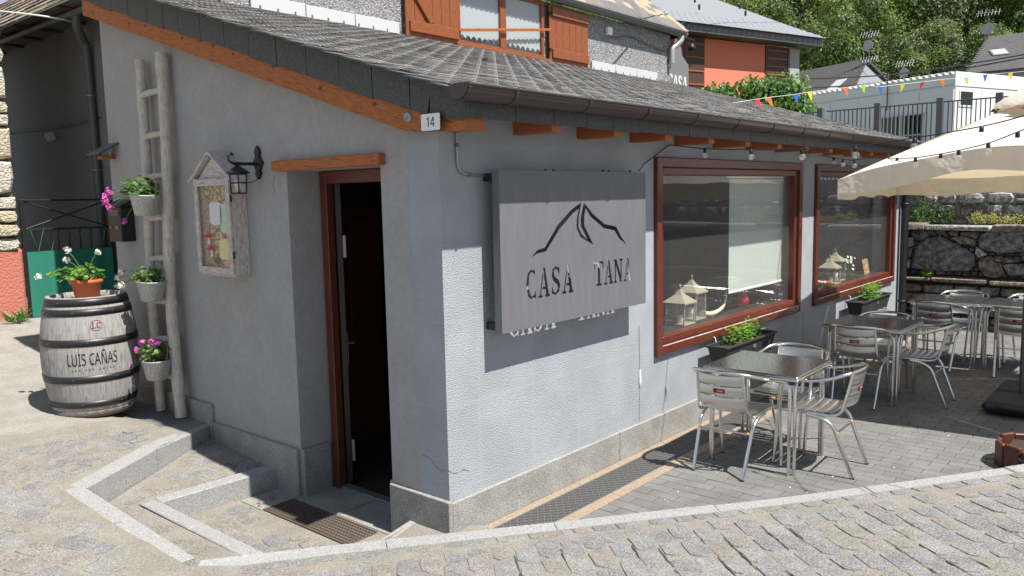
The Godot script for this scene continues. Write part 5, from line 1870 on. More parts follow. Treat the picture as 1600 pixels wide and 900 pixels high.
	for c in 26:
		var x := 4.2
		while x < 10.25:
			var wd := rng.randf_range(0.22, 0.36)
			var o := Vector3(x + wd * 0.5, 4.86, zf + 0.02) + up * (c * 0.19) + nrm * 0.035
			var m: Material = [M.stone_slab, M.slate_brown, M.stone_slab, M.slate_grey][rng.randi_range(0, 3)]
			if x + wd > 10.25:
				wd = 10.25 - x
			b = MB.new()
			b.cbox(Vector3.ZERO, Vector3(wd - 0.01, 0.025, 0.3), 0.005, Transform3D(Basis(Vector3(1, 0, 0), nrm, -up) * Basis(Vector3.RIGHT, 0.09 + rng.randf_range(-0.03, 0.03)), o))
			if o.x > 6.5 and c < 5:
				mi("roof_slab", b.done(), m, r)
			else:
				if not slabs.has(m):
					slabs[m] = SurfaceTool.new()
					slabs[m].begin(Mesh.PRIMITIVE_TRIANGLES)
				slabs[m].append_from(b.done(), 0, Transform3D())
			x += wd
	for m in slabs:
		kind(mi("roof_slabs_beyond", slabs[m].commit(), m, r), "stuff")
	timber("verge_strip", Vector3(10.28, 4.87, zf + 0.05), Vector3(10.28, 4.87, zf + 0.05) + up * 4.6, 0.05, 0.1, M.zinc, r, 0.004)
	# left eave over the passage, its gutter and downpipe
	b = MB.new()
	b.cbox(Vector3(0.9, 4.17, -9.6), Vector3(0.66, 0.03, 10.6), 0.005)
	mi("side_soffit", b.done(), M.pipe_grey, r)
	for k in 14:
		mi("side_rafter", boxm(Vector3(0.6, 0.07, 0.09), 0.01), M.dark_wood, r, Transform3D(Basis(), Vector3(0.92, 4.16, -5.3 - k * 0.7)))
	var tilt := deg_to_rad(43)
	for c in 9:
		for k in 24:
			var o := Vector3(0.62 + c * 0.12, 4.2 + c * 0.112, -14.6 + k * 0.42 + (0.2 if c % 2 else 0.0))
			b = MB.new()
			b.cbox(Vector3.ZERO, Vector3(0.26, 0.024, 0.405), 0.004, Transform3D(Basis(Vector3(0, 0, 1), tilt - 0.1 + rng.randf_range(-0.03, 0.03)), o))
			mi("side_slab", b.done(), [M.slate_brown, M.stone_slab, M.slate_brown][rng.randi_range(0, 2)], r)
	tubem("side_drip", [Vector3(0.53, 4.115, -14.6), Vector3(0.53, 4.115, -5.0)], 0.008, M.lead, r, 5)
	var small := PackedVector2Array()
	for q in prof:
		small.append(q * 0.6)
	b = MB.new()
	b.prism(small, -14.8, -4.6, Transform3D(Basis(), Vector3(0.8, 4.12, 0)))
	var sg := group_node("side_gutter", t)
	mi("trough", b.done(), M.pipe_grey, sg)
	tubem("side_downpipe", curve([Vector3(0.84, 4.14, -6.75), Vector3(0.86, 4.02, -6.82), Vector3(1.02, 3.9, -7.1), Vector3(1.1, 3.72, -7.2), Vector3(1.12, 2.4, -7.22), Vector3(1.12, 0.5, -7.22)], 5), 0.05, M.pipe_grey, t, 10)
	for y in [3.25, 2.35]:
		b = MB.new()
		b.lathe([Vector2(0.05, -0.012), Vector2(0.058, -0.012), Vector2(0.058, 0.012), Vector2(0.05, 0.012)], 12, Transform3D(Basis(), Vector3(1.115, y, -7.22)))
		mi("pipe_clip", b.done(), M.zinc, t)
	tubem("side_cable", curve([Vector3(1.17, 2.98, -7.1), Vector3(1.17, 2.95, -8.2), Vector3(1.17, 3.0, -10.5)], 4), 0.008, M.black_plastic, t, 5)
	mi("side_lamp", boxm(Vector3(0.1, 0.12, 0.12), 0.02), M.indoor_white, t, Transform3D(Basis(Vector3(0, 0, 1), 0.4), Vector3(1.12, 2.84, -8.6)))
	# cable box under the front eave
	mi("cable_box", boxm(Vector3(0.12, 0.12, 0.06), 0.006), M.panel_grey, t, Transform3D(Basis(), Vector3(7.9, 4.5, zf + 0.03)))
	tubem("eave_cable", curve([Vector3(7.9, 4.44, zf + 0.02), Vector3(8.1, 4.42, zf + 0.02), Vector3(8.5, 4.5, zf + 0.02), Vector3(9.3, 4.42, zf + 0.02), Vector3(9.8, 4.4, zf + 0.02)], 4), 0.01, M.pipe_grey, t, 6)

	# white cable across the passage
	var c := thing("overhead_cable", "white cable slung across the top left corner", "cable")
	tubem("wire", curve([Vector3(-1.2, 4.3, -8.6), Vector3(0.19, 4.1, -7.16), Vector3(0.62, 4.0, -6.64), Vector3(1.23, 4.14, -7.51)], 4), 0.01, M.white_enamel, c, 6)

	# hanging sign at the house corner
	t = thing("hanging_sign", "grey house-shaped hanging sign lettered CASA in white", "sign", Vector3(10.5, 4.2, zf - 0.2))
	t.scale = Vector3.ONE * 1.3
	b = MB.new()
	b.prism(PackedVector2Array([Vector2(-0.32, -0.42), Vector2(0.32, -0.42), Vector2(0.32, 0.08), Vector2(0.13, 0.2), Vector2(0.1, 0.3), Vector2(-0.04, 0.42), Vector2(-0.14, 0.26), Vector2(-0.32, 0.05)]), -0.006, 0.006)
	mi("plate", b.done(), M.sign_grey, t)
	mi("lettering", text("CASA", serif, 0.24, 0.004), M.white_enamel, t, Transform3D(Basis().scaled(Vector3(0.85, 1.25, 1)), Vector3(0, -0.2, 0.009)))
	tubem("bracket_arm", [Vector3(-0.36, 0.46, 0), Vector3(0.5, 0.46, 0)], 0.012, M.black_iron, t)
	for k in 2:
		var pts := []
		for q in 14:
			var a := q * 0.5
			var rr := 0.11 - q * 0.007
			pts.append(Vector3(-0.12 + k * 0.3 + cos(a) * rr, 0.58 + sin(a) * rr, 0))
		tubem("scroll", pts, 0.008, M.black_iron, t, 6)
	b = MB.new()
	b.lathe([Vector2(0, -0.06), Vector2(0.05, -0.05), Vector2(0.06, 0.0), Vector2(0.025, 0.04), Vector2(0, 0.06)], 12, Transform3D(Basis(), Vector3(0.42, 0.36, 0)))
	mi("lamp", b.done(), M.black_iron, t)
	for x in [-0.25, 0.25]:
		tubem("chain", [Vector3(x, 0.46, 0), Vector3(x, 0.05, 0)], 0.006, M.black_iron, t, 5)


func rubble(parent: Node, w: float, h: float, xf: Transform3D, mats: Array, lo: Vector2, hi: Vector2, keep: Callable, depth := 0.08, called := "stone") -> void:
	var y := 0.0
	while y < h - 0.03:
		var rh := minf(rng.randf_range(lo.y, hi.y), h - y)
		if h - y - rh < lo.y * 0.6:
			rh = h - y
		var x := rng.randf_range(-0.1, 0.0)
		while x < w:
			var rw := rng.randf_range(lo.x, hi.x)
			if w - x - rw < lo.x * 0.6:
				rw = w - x
			var sub := 1
			if rw < rh * 1.2 and rng.randf() < 0.3 and rh > lo.y * 1.6:
				sub = 2
			for s in sub:
				var y0 := y + rh * s / sub
				var hh := rh / sub
				var p := []
				var g := 0.008
				for q in [Vector2(0, 0), Vector2(0.5, 0), Vector2(1, 0), Vector2(1, 0.5), Vector2(1, 1), Vector2(0.55, 1), Vector2(0, 1), Vector2(0, 0.5)]:
					var corner: bool = absf(q.x - 0.5) > 0.3 and absf(q.y - 0.5) > 0.3
					var v := Vector2(x + g + q.x * (rw - 2 * g), y0 + g + q.y * (hh - 2 * g))
					var pull := (Vector2(x + rw * 0.5, y0 + hh * 0.5) - v) * (rng.randf_range(0.04, 0.22) if corner else rng.randf_range(-0.03, 0.05))
					p.append(v + pull)
				var c := Vector2(x + rw * 0.5, y0 + hh * 0.5)
				if keep.call(c):
					var b := MB.new()
					b.stone(p, depth * rng.randf_range(0.7, 1.15), rng, 0.16, xf)
					mi(called, b.done(), mats[rng.randi_range(0, mats.size() - 1)], parent)
			x += rw
		y += rh


func stone_house() -> void:
	# end of the rubble house that closes the street on the left; its gate and passage
	var t := thing("stone_house", "cream rubble stone house end with a pink painted foot", "house")
	var x1 := 0.12
	var b := MB.new()
	b.box(Vector3(x1 - 3.0, 3.0, -8.6), Vector3(6.0, 8.0, 3.0))
	mi("core", b.done(), M.mortar, t)
	var xf := Transform3D(Basis(), Vector3(x1 - 1.9, 1.42, -7.09))
	rubble(t, 1.92, 5.2, xf, [M.cream_stone_warm, M.cream_stone_pale, M.cream_stone_pale], Vector2(0.22, 0.16), Vector2(0.6, 0.42), func(_c: Vector2) -> bool: return true, 0.13)
	b = MB.new()
	b.cbox(Vector3(x1 - 0.94, 0.9, -7.07), Vector3(1.94, 1.08, 0.14), 0.03, Transform3D(), 0.012, rng)
	mi("painted_foot", b.done(), M.pink_paint, t)
	# gate
	t = thing("gate", "black iron gate with green netting across the passage", "gate", Vector3(0.17, 0.62, -7.0))
	var w := 0.97
	for x in [0.0, w]:
		mi("post", boxm(Vector3(0.04, 1.38, 0.04), 0.004), M.black_iron, t, Transform3D(Basis(), Vector3(x, 0.69, 0)))
	for y in [1.365, 1.03, 0.06]:
		mi("rail", boxm(Vector3(w - 0.045, 0.022, 0.03), 0.003), M.black_iron, t, Transform3D(Basis(), Vector3(w * 0.5, y, 0)))
	for k in [[1.04, 1.35], [1.35, 1.04]]:
		tubem("cross_bar", [Vector3(0.03, k[0], 0), Vector3(w - 0.03, k[1], 0)], 0.009, M.black_iron, t, 6)
	for k in 7:
		tubem("picket", [Vector3(0.12 + k * 0.122, 0.07, 0), Vector3(0.12 + k * 0.122, 1.02, 0)], 0.009, M.black_iron, t, 6)
	b = MB.new()
	b.smooth(4)
	for k in 24:
		var xa := 0.01 + 0.95 * k / 24.0
		var xb := 0.01 + 0.95 * (k + 1) / 24.0
		b.poly([Vector3(xa, 0.02, 0.03 + 0.008 * sin(k * 1.1)), Vector3(xb, 0.02, 0.03 + 0.008 * sin((k + 1) * 1.1)), Vector3(xb, 0.78, 0.025 + 0.005 * sin((k + 1) * 1.7)), Vector3(xa, 0.78, 0.025 + 0.005 * sin(k * 1.7))], Vector3(0, 0, 1))
	mi("netting", b.done(), M.netting, t)
	var zig := []
	for k in 13:
		zig.append(Vector3(0.06 + k * 0.07, 0.78 if k % 2 else 1.03, 0.03))
	tubem("lacing_cord", zig, 0.004, M.cord_green, t, 4)
	# weed at the foot of the stone house
	t = thing("weed", "small green weed at the foot of the pink wall", "plant", Vector3(0.0, 0.62, -6.85))
	b = MB.new()
	for k in 26:
		var a := rng.randf() * TAU
		b.leaf(Vector3(rng.randf_range(-0.08, 0.08), 0, rng.randf_range(-0.05, 0.08)), Vector3(cos(a) * 0.7, rng.randf_range(0.6, 1.2), sin(a) * 0.7).normalized(), Vector3(cos(a), -0.4, sin(a)).normalized() * -1.0, rng.randf_range(0.1, 0.22), 0.02)
	mi("leaves", b.done(), M.leaf_mid, t)
	# passage beyond the gate
	b = MB.new()
	b.box(Vector3(0.6, 1.5, -14.9), Vector3(1.6, 5.0, 0.2))
	var e := mi("end_wall", b.done(), M.dark_render, null)
	tag(e, "dark wall closing the passage behind the netted gate", "wall")


func retaining_wall() -> void:
	var t := thing("retaining_wall", "rubble retaining wall in two tiers at the end of the terrace", "wall")
	# local x of the faces = z, facing -x
	var face := func(x: float, y: float, z: float) -> Transform3D:
		return Transform3D(Basis(Vector3(0, 0, 1), Vector3.UP, Vector3(-1, 0, 0)), Vector3(x, y, z))
	var b := MB.new()
	b.box(Vector3(9.8, 0.6, 2.9), Vector3(0.8, 1.5, 9.0))
	mi("core", b.done(), M.wall_earth, t)
	b = MB.new()
	b.box(Vector3(10.2, 1.0, 2.9), Vector3(0.9, 1.75, 9.0))
	mi("upper_core", b.done(), M.rubble_pale, t)
	var mats := [M.rubble_grey, M.rubble_brown, M.rubble_dark, M.rubble_grey]
	# the near stones as they lie, then ordinary rubble
	var conv := func(p: Array) -> Array:
		var o := []
		for q in p:
			o.append(Vector2((0.211 * q.x - 20.0) * 0.0078, 1.386 - (0.211 * q.y - 72.0) * 0.0085))
		return o
	var hand := [
		[[Vector2(112, 690), Vector2(120, 610), Vector2(150, 510), Vector2(230, 445), Vector2(330, 425), Vector2(480, 492), Vector2(600, 560), Vector2(610, 640), Vector2(560, 692), Vector2(330, 700)], M.rubble_grey],
		[[Vector2(105, 400), Vector2(180, 362), Vector2(285, 382), Vector2(268, 420), Vector2(190, 470), Vector2(122, 430)], M.rubble_dark],
		[[Vector2(640, 410), Vector2(700, 380), Vector2(820, 372), Vector2(960, 376), Vector2(965, 528), Vector2(780, 548), Vector2(640, 510), Vector2(628, 460)], M.rubble_grey],
		[[Vector2(420, 432), Vector2(520, 422), Vector2(620, 452), Vector2(600, 486), Vector2(500, 482)], M.rubble_brown],
		[[Vector2(298, 378), Vector2(380, 372), Vector2(372, 412), Vector2(310, 402)], M.rubble_brown],
		[[Vector2(408, 390), Vector2(480, 382), Vector2(472, 425), Vector2(420, 420)], M.rubble_brown],
		[[Vector2(492, 392), Vector2(640, 385), Vector2(622, 442), Vector2(505, 416)], M.rubble_dark],
		[[Vector2(640, 600), Vector2(700, 572), Vector2(800, 622), Vector2(832, 700), Vector2(770, 738), Vector2(690, 726), Vector2(636, 660)], M.rubble_brown],
		[[Vector2(812, 634), Vector2(850, 622), Vector2(970, 622), Vector2(975, 705), Vector2(860, 712)], M.rubble_grey],
		[[Vector2(720, 588), Vector2(850, 582), Vector2(950, 602), Vector2(840, 618), Vector2(762, 606)], M.rubble_brown],
		[[Vector2(930, 540), Vector2(990, 540), Vector2(990, 600), Vector2(950, 595)], M.rubble_dark],
		[[Vector2(92, 442), Vector2(132, 432), Vector2(130, 505), Vector2(92, 520)], M.rubble_pale],
		[[Vector2(88, 530), Vector2(128, 515), Vector2(112, 600), Vector2(88, 610)], M.rubble_brown],
		[[Vector2(85, 620), Vector2(110, 612), Vector2(108, 690), Vector2(85, 690)], M.rubble_pale],
		[[Vector2(615, 500), Vector2(650, 520), Vector2(700, 560), Vector2(640, 585), Vector2(612, 555)], M.rubble_pale],
	]
	rubble(t, 1.75, 0.66, face.call(9.4, 0.68, -0.25), [M.rubble_dark, M.rubble_brown, M.rubble_dark], Vector2(0.06, 0.04), Vector2(0.15, 0.09), func(_c: Vector2) -> bool: return true, 0.05, "filler_stone")
	for q in hand:
		b = MB.new()
		b.stone(conv.call(q[0]), 0.1, rng, 0.1, face.call(9.4, 0, 0))
		mi("stone", b.done(), q[1], t)
	rubble(t, 5.9, 0.66, face.call(9.4, 0.68, 1.45), mats, Vector2(0.2, 0.12), Vector2(0.6, 0.34), func(_c: Vector2) -> bool: return true, 0.11)
	rubble(t, 8.8, 0.62, face.call(9.4, -0.06, -1.4), mats, Vector2(0.16, 0.08), Vector2(0.45, 0.2), func(_c: Vector2) -> bool: return true, 0.1)
	rubble(t, 1.2, 0.66, face.call(9.4, 0.68, -1.4), mats, Vector2(0.2, 0.12), Vector2(0.4, 0.3), func(_c: Vector2) -> bool: return true, 0.1)
	# ledges
	for q in [[0.62, 0.06, 9.36, 0.3], [1.36, 0.09, 9.42, 0.36]]:
		var z := -1.4
		while z < 7.3:
			var l := rng.randf_range(0.55, 1.3)
			b = MB.new()
			b.cbox(Vector3(q[2], q[0] + rng.randf_range(-0.012, 0.012), z + l * 0.5), Vector3(q[3], q[1] * rng.randf_range(0.8, 1.1), l - 0.012), 0.016, Transform3D(), 0.012, rng)
			mi("ledge_slab", b.done(), [M.rubble_pale, M.rubble_brown, M.sandstone][rng.randi_range(0, 2)] if q[0] > 1.0 else M.rubble_brown, t)
			z += l
	rubble(t, 8.8, 0.46, face.call(9.82, 1.38, -1.4), [M.rubble_pale, M.rubble_pale, M.rubble_grey], Vector2(0.14, 0.1), Vector2(0.36, 0.2), func(_c: Vector2) -> bool: return true, 0.14)
	for k in 21:
		b = MB.new()
		b.cbox(Vector3(9.84, 1.95, -1.2 + k * 0.42), Vector3(0.2, 0.2, 0.415), 0.004)
		mi("concrete_block", b.done(), M.grey_pier, t)
	# soil behind it
	var g := group_node("upper_ground", self)
	kind(g, "structure", "raised ground behind the retaining wall")
	b = MB.new()
	b.box(Vector3(25.0, 0.6, -8.0), Vector3(30.2, 2.7, 40.0))
	mi("soil", b.done(), M.hill_ground, g)
	# plants on the ledge
	var n := 0
	for q in [[9.62, 0.12, 0.22, 0.42, "leaf_mid", "green ivy tuft on the ledge beside the black downpipe"], [9.62, 0.35, 0.2, 0.3, "leaf_dark", "dark ivy strand next to the green tuft on the ledge"], [9.6, 0.82, 0.12, 0.2, "leaf_dry", "tall yellowish grass tuft on the upper ledge"], [9.6, 1.0, 0.1, 0.15, "leaf_dry", "small yellow tuft between two larger ones on the ledge"], [9.6, 1.24, 0.18, 0.14, "leaf_dry", "broad yellow moss tuft on the upper ledge"], [9.6, 1.5, 0.16, 0.2, "leaf_mid", "green tuft at the umbrella end of the ledge"], [9.6, 2.4, 0.2, 0.25, "leaf_dry", "yellow tuft on the ledge beyond the umbrella"], [9.32, 0.28, 0.06, 0.16, "leaf_bright", "single bright green sprig on the lower ledge"]]:
		n += 1
		var low: bool = q[0] < 9.5
		var p := thing("ledge_plant", q[5], "plant", Vector3(q[0] - (0.06 if low else 0.0), 0.65 if low else 1.4, q[1]))
		b = MB.new()
		var cnt := int(60 + 500 * q[2])
		for k in cnt:
			var a := rng.randf() * TAU
			var rad: float = q[2] * sqrt(rng.randf())
			var at := Vector3(cos(a) * rad * 0.6, rng.randf() * q[3] * (1.0 - rad / q[2] * 0.5), sin(a) * rad)
			var d := Vector3(rng.randf_range(-1, 1), rng.randf_range(0.1, 1.2), rng.randf_range(-1, 1)).normalized()
			b.leaf(at, d, d.cross(Vector3(rng.randf_range(-1, 1), 0.3, rng.randf_range(-1, 1))).normalized(), rng.randf_range(0.03, 0.06), 0.012)
		mi("leaves", b.done(), M[q[4]], p)


func fence_and_village() -> void:
	# railing on the raised ground
	var t := thing("railing", "grey steel bar railing above the retaining wall", "fence")
	var fx := 10.2
	for s in [[-3.2, -1.62], [-1.55, -0.74], [-0.74, 0.14], [0.14, 0.9], [0.9, 1.75], [1.75, 2.6], [2.6, 4.4]]:
		mi("top_rail", boxm(Vector3(0.03, 0.02, s[1] - s[0] - 0.06), 0.003), M.fence_grey, t, Transform3D(Basis(), Vector3(fx, 3.17, (s[0] + s[1]) * 0.5)))
		mi("bottom_rail", boxm(Vector3(0.03, 0.02, s[1] - s[0] - 0.06), 0.003), M.fence_grey, t, Transform3D(Basis(), Vector3(fx, 2.06, (s[0] + s[1]) * 0.5)))
		mi("post", boxm(Vector3(0.08, 1.27, 0.09), 0.006), M.fence_grey, t, Transform3D(Basis(), Vector3(fx, 2.6, s[1])))
		var n := int((s[1] - s[0]) / 0.068)
		for k in range(1, n):
			mi("bar", boxm(Vector3(0.014, 1.1, 0.014)), M.fence_grey, t, Transform3D(Basis(), Vector3(fx, 2.61, lerpf(s[0] + 0.05, s[1] - 0.05, float(k) / n))))

	# salmon house
	t = thing("salmon_house", "salmon pink house with slate roof and dark wooden openings", "house", Vector3(13.5, 1.9, -5.9))
	t.rotation.y = -atan2(1.25, 3.73)
	var b := MB.new()
	b.box(Vector3(1.85, 1.75, -3.0), Vector3(3.7, 3.5, 6.0))
	mi("wall", b.done(), M.salmon_paint, t)
	mi("corner_pier", boxm(Vector3(0.34, 3.4, 0.1)), M.grey_pier, t, Transform3D(Basis(), Vector3(3.55, 1.75, 0.03)))
	b = MB.new()
	b.box(Vector3(4.6, 1.75, 0.05), Vector3(1.65, 3.3, 0.1))
	for q in [[0.28, 2.75, 0.62, 1.5], [2.98, 3.0, 0.78, 0.95]]:
		var w := group_node("window", t)
		mi("opening", boxm(Vector3(q[2], q[3], 0.03)), M.brown_wood_far, w, Transform3D(Basis(), Vector3(q[0], q[1], 0.012)))
		for k in 5:
			mi("slat", boxm(Vector3(q[2] * 0.9, 0.03, 0.02)), M.rafter_wood, w, Transform3D(Basis(), Vector3(q[0], q[1] - q[3] * 0.4 + k * q[3] * 0.2, 0.035)))
	mi("balcony_rail", boxm(Vector3(0.75, 0.04, 0.05)), M.fence_grey, t, Transform3D(Basis(), Vector3(0.33, 2.2, 0.12)))
	for k in 7:
		mi("baluster", boxm(Vector3(0.02, 0.7, 0.02)), M.fence_grey, t, Transform3D(Basis(), Vector3(0.02 + k * 0.1, 1.86, 0.12)))
	mi("eave_board", boxm(Vector3(5.5, 0.2, 0.4), 0.01), M.pipe_grey, t, Transform3D(Basis(), Vector3(1.4, 3.62, 0.17)))
	b = MB.new()
	b.poly([Vector3(-1.5, 3.72, 0.4), Vector3(4.15, 3.72, 0.4), Vector3(2.2, 5.6, -3.0), Vector3(-1.5, 5.6, -3.0)], Vector3(0, 1, 1))
	b.poly([Vector3(4.15, 3.72, 0.4), Vector3(4.15, 3.72, -6.6), Vector3(2.2, 5.6, -3.0)], Vector3(1, 1, 0))
	b.poly([Vector3(-1.5, 3.72, 0.4), Vector3(4.15, 3.72, 0.4), Vector3(4.15, 3.72, -6.6), Vector3(-1.5, 3.72, -6.6)], Vector3(0, -1, 0))
	mi("roof", b.done(), M.far_slate_blue, t)
	var up := Vector3(0, 1.88, -3.6).normalized()
	var nr := Vector3(0, 3.6, 1.88).normalized()
	var rs := MB.new()
	for c in 26:
		for k in 30:
			var x := -1.45 + k * 0.19 + (0.09 if c % 2 else 0.0)
			if x < 4.1 - c * 0.078:
				rs.cbox(Vector3.ZERO, Vector3(0.18, 0.012, 0.2), 0.0, Transform3D(Basis(Vector3(1, 0, 0), nr, -up) * Basis(Vector3.RIGHT, 0.06 + rng.randf_range(-0.01, 0.02)), Vector3(x, 3.74, 0.36) + up * (c * 0.148) + nr * 0.012))
	kind(mi("roof_slates", rs.done(), M.far_slate_blue, t), "stuff")
	for k in 9:
		mi("snow_hook", boxm(Vector3(0.02, 0.12, 0.05)), M.black_iron, t, Transform3D(Basis(), Vector3(-0.8 + k * 0.5, 4.2 + (k % 3) * 0.35, -0.3 - (k % 3) * 0.67) + nr * 0.06))

	# vine covered mound between the roofs
	t = thing("vine_bush", "dense glossy green bush spilling over behind the tavern roof", "bush", Vector3(11.05, 2.55, -3.1))
	for m in [["leaf_mid", 3200], ["leaf_dark", 3800], ["leaf_bright", 1100]]:
		b = MB.new()
		for k in m[1]:
			var blob: Array = [[0.0, 1.0, 0.0, 0.5], [0.25, 1.0, 0.4, 0.52], [-0.4, 0.95, -0.55, 0.42], [0.3, 0.55, 0.55, 0.55], [-0.1, 0.5, 0.1, 0.6], [-0.5, 0.65, -0.7, 0.4]][rng.randi_range(0, 5)]
			var d := Vector3(rng.randf_range(-1, 1), rng.randf_range(-0.8, 1), rng.randf_range(-1, 1)).normalized()
			var p: Vector3 = Vector3(blob[0], blob[1], blob[2]) + d * blob[3] * rng.randf_range(0.35, 1.06)
			var f := (d + Vector3(rng.randf_range(-0.7, 0.7), rng.randf_range(-0.2, 0.8), rng.randf_range(-0.7, 0.7))).normalized()
			b.leaf(p, f.cross(Vector3(rng.randf_range(-1, 1), 0.2, rng.randf_range(-1, 1))).normalized() * 0.8 - Vector3(0, 0.5, 0), f, rng.randf_range(0.07, 0.11), 0.034)
		mi("foliage", b.done(), M[m[0]], t)
	for k in 5:
		tubem("stem", [Vector3(0.2, -0.4, 0.2), Vector3(rng.randf_range(-0.3, 0.3), 0.4, rng.randf_range(-0.4, 0.4)), Vector3(rng.randf_range(-0.3, 0.3), 0.9, rng.randf_range(-0.5, 0.5))], [0.05, 0.03, 0.01], M.bark, t, 6)

	# long white prefabricated hall
	t = thing("prefab_hall", "long white prefabricated hall with barred windows behind the railing", "building", Vector3(24.18, 2.0, -2.73))
	t.rotation.y = atan2(-1.83, -4.81) - PI   # local -z runs along the shaded side
	var L := 9.0
	var ax := Vector3(26.01 - 24.18, 0, -7.54 + 2.73).normalized()
	t.rotation.y = atan2(-ax.x, -ax.z)
	b = MB.new()
	b.box(Vector3(2.6, 1.6, -L * 0.5), Vector3(5.2, 3.2, L))
	mi("wall", b.done(), M.panel_grey, t)
	for k in 8:
		mi("wall_panel", boxm(Vector3(0.03, 2.75, L / 8.0 - 0.02), 0.004), M.panel_grey, t, Transform3D(Basis(), Vector3(-0.012, 1.5, -L / 8.0 * (k + 0.5))))
	for k in 4:
		mi("end_panel", boxm(Vector3(1.28, 2.75, 0.03), 0.004), M.panel_white, t, Transform3D(Basis(), Vector3(0.66 + k * 1.3, 1.5, 0.012)))
	mi("end_fascia", boxm(Vector3(5.3, 0.42, 0.05), 0.004), M.panel_white, t, Transform3D(Basis(), Vector3(2.62, 3.12, 0.02)))
	mi("side_fascia", boxm(Vector3(0.05, 0.3, L), 0.004), M.panel_grey, t, Transform3D(Basis(), Vector3(-0.02, 3.1, -L * 0.5)))
	for k in 42:
		mi("roof_rib", boxm(Vector3(0.25, 0.06, L / 84.0), 0.01), M.white_paint, t, Transform3D(Basis(), Vector3(0.02, 3.3, -L * (k + 0.5) / 42.0)))
	mi("roof_sheet", boxm(Vector3(5.3, 0.05, L), 0.0), M.panel_white, t, Transform3D(Basis(), Vector3(2.6, 3.24, -L * 0.5)))
	var dw := group_node("window", t)
	mi("pane", boxm(Vector3(0.6, 0.4, 0.02)), M.black_plastic, dw, Transform3D(Basis(), Vector3(0.55, 2.55, 0.03)))
	frame_pieces(dw, "frame", 0.2, 2.3, 0.9, 2.8, 0.05, 0.03, 0.05, M.white_paint)
	for q in [[-1.7, 1.55, 1.5, 1.3, true], [-4.6, 1.45, 1.6, 1.3, true], [-7.7, 1.75, 0.8, 0.75, false]]:
		var w := group_node("window", t)
		mi("glass", boxm(Vector3(0.02, q[3], q[2])), M.indoor_wall, w, Transform3D(Basis(), Vector3(-0.03, q[1], q[0])))
		for s in [-1, 1]:
			mi("frame", boxm(Vector3(0.04, q[3], 0.08)), M.white_paint, w, Transform3D(Basis(), Vector3(-0.045, q[1], q[0] + s * q[2] * 0.5)))
			mi("frame", boxm(Vector3(0.04, 0.08, q[2] + 0.08)), M.white_paint, w, Transform3D(Basis(), Vector3(-0.045, q[1] + s * q[3] * 0.5, q[0])))
		mi("glazing_bar", boxm(Vector3(0.03, q[3], 0.05)), M.white_paint, w, Transform3D(Basis(), Vector3(-0.04, q[1], q[0])))
		mi("glazing_bar", boxm(Vector3(0.03, 0.05, q[2])), M.white_paint, w, Transform3D(Basis(), Vector3(-0.042, q[1], q[0])))
		if q[4]:
			for k in 11:
				mi("security_bar", boxm(Vector3(0.025, q[3] * 1.15, 0.035)), M.white_paint, w, Transform3D(Basis(), Vector3(-0.11, q[1], q[0] - q[2] * 0.5 + q[2] * k / 10.0)))
			for s in [-1, 1]:
				mi("security_rail", boxm(Vector3(0.03, 0.03, q[2] * 1.1)), M.white_paint, w, Transform3D(Basis(), Vector3(-0.11, q[1] + s * q[3] * 0.5, q[0])))
	var aq := group_node("wall_antenna", t)
	tubem("mast", [Vector3(-0.1, 2.4, -2.2), Vector3(-0.1, 3.6, -2.2)], 0.02, M.fence_grey, aq, 5)

	# two far slate roofs with skylights and aerials
	far_house("far_house", "dark slate gabled house with one skylight beyond the hall", Vector3(71.67, 13.14, -20.03), Vector3(66.9, 10.0, -19.6), Vector3(73.6, 10.0, -17.6), Vector3(4.6, 0.05, -9.4), Vector3(68.5, 11.2, -21.8))
	far_house("far_house", "dark slate house at the right edge before the wooded hill", Vector3(78.7, 14.8, -12.2), Vector3(67.9, 10.55, -11.6), Vector3(88.0, 10.5, -12.8), Vector3(4.6, 0.5, 12.0), Vector3(73.3, 12.3, -10.3))
	aerial("roof_aerial", "television aerials and dish on the gabled house ridge", Vector3(70.7, 12.4, -19.6), 3.0, [[2.6, true], [1.6, false], [0.5, true]], 1.0)
	aerial("roof_aerial", "tall aerial with a round dish on the right-hand slate house", Vector3(77.5, 14.2, -11.95), 2.7, [[2.4, true], [1.0, false]], 1.15)
	aerial("roof_aerial", "small aerial low on the hall roof between the two slate houses", Vector3(69.3, 11.0, -16.3), 1.1, [[1.0, true], [0.2, false]], 0.9)

	# overhead cables
	for q in [["power_cable", "upper black cable slung above the hall roof", 0.0], ["power_cable", "lower black cable slung above the hall roof", -0.28]]:
		t = thing(q[0], q[1], "cable")
		tubem("wire", curve([Vector3(25.5, 6.15 + q[2] * 1.6, -12.0), Vector3(27.2, 5.86 + q[2], -6.5), Vector3(27.7, 5.95 + q[2] * 0.5, -3.5), Vector3(28.0, 6.2 + q[2] * 0.3, -0.5), Vector3(28.5, 6.6, 3.0)], 5), 0.025, M.black_plastic, t, 5)
	t = thing("roof_wire", "thin dark wire crossing the salmon house roof", "cable")
	tubem("wire", curve([Vector3(8.0, 5.0, -3.6), Vector3(13.0, 6.0, -5.0), Vector3(17.5, 7.2, -4.6), Vector3(22.0, 8.2, -4.0)], 5), 0.012, M.black_plastic, t, 5)

	# bunting
	t = thing("bunting", "string of small coloured pennants across the hall front", "bunting")
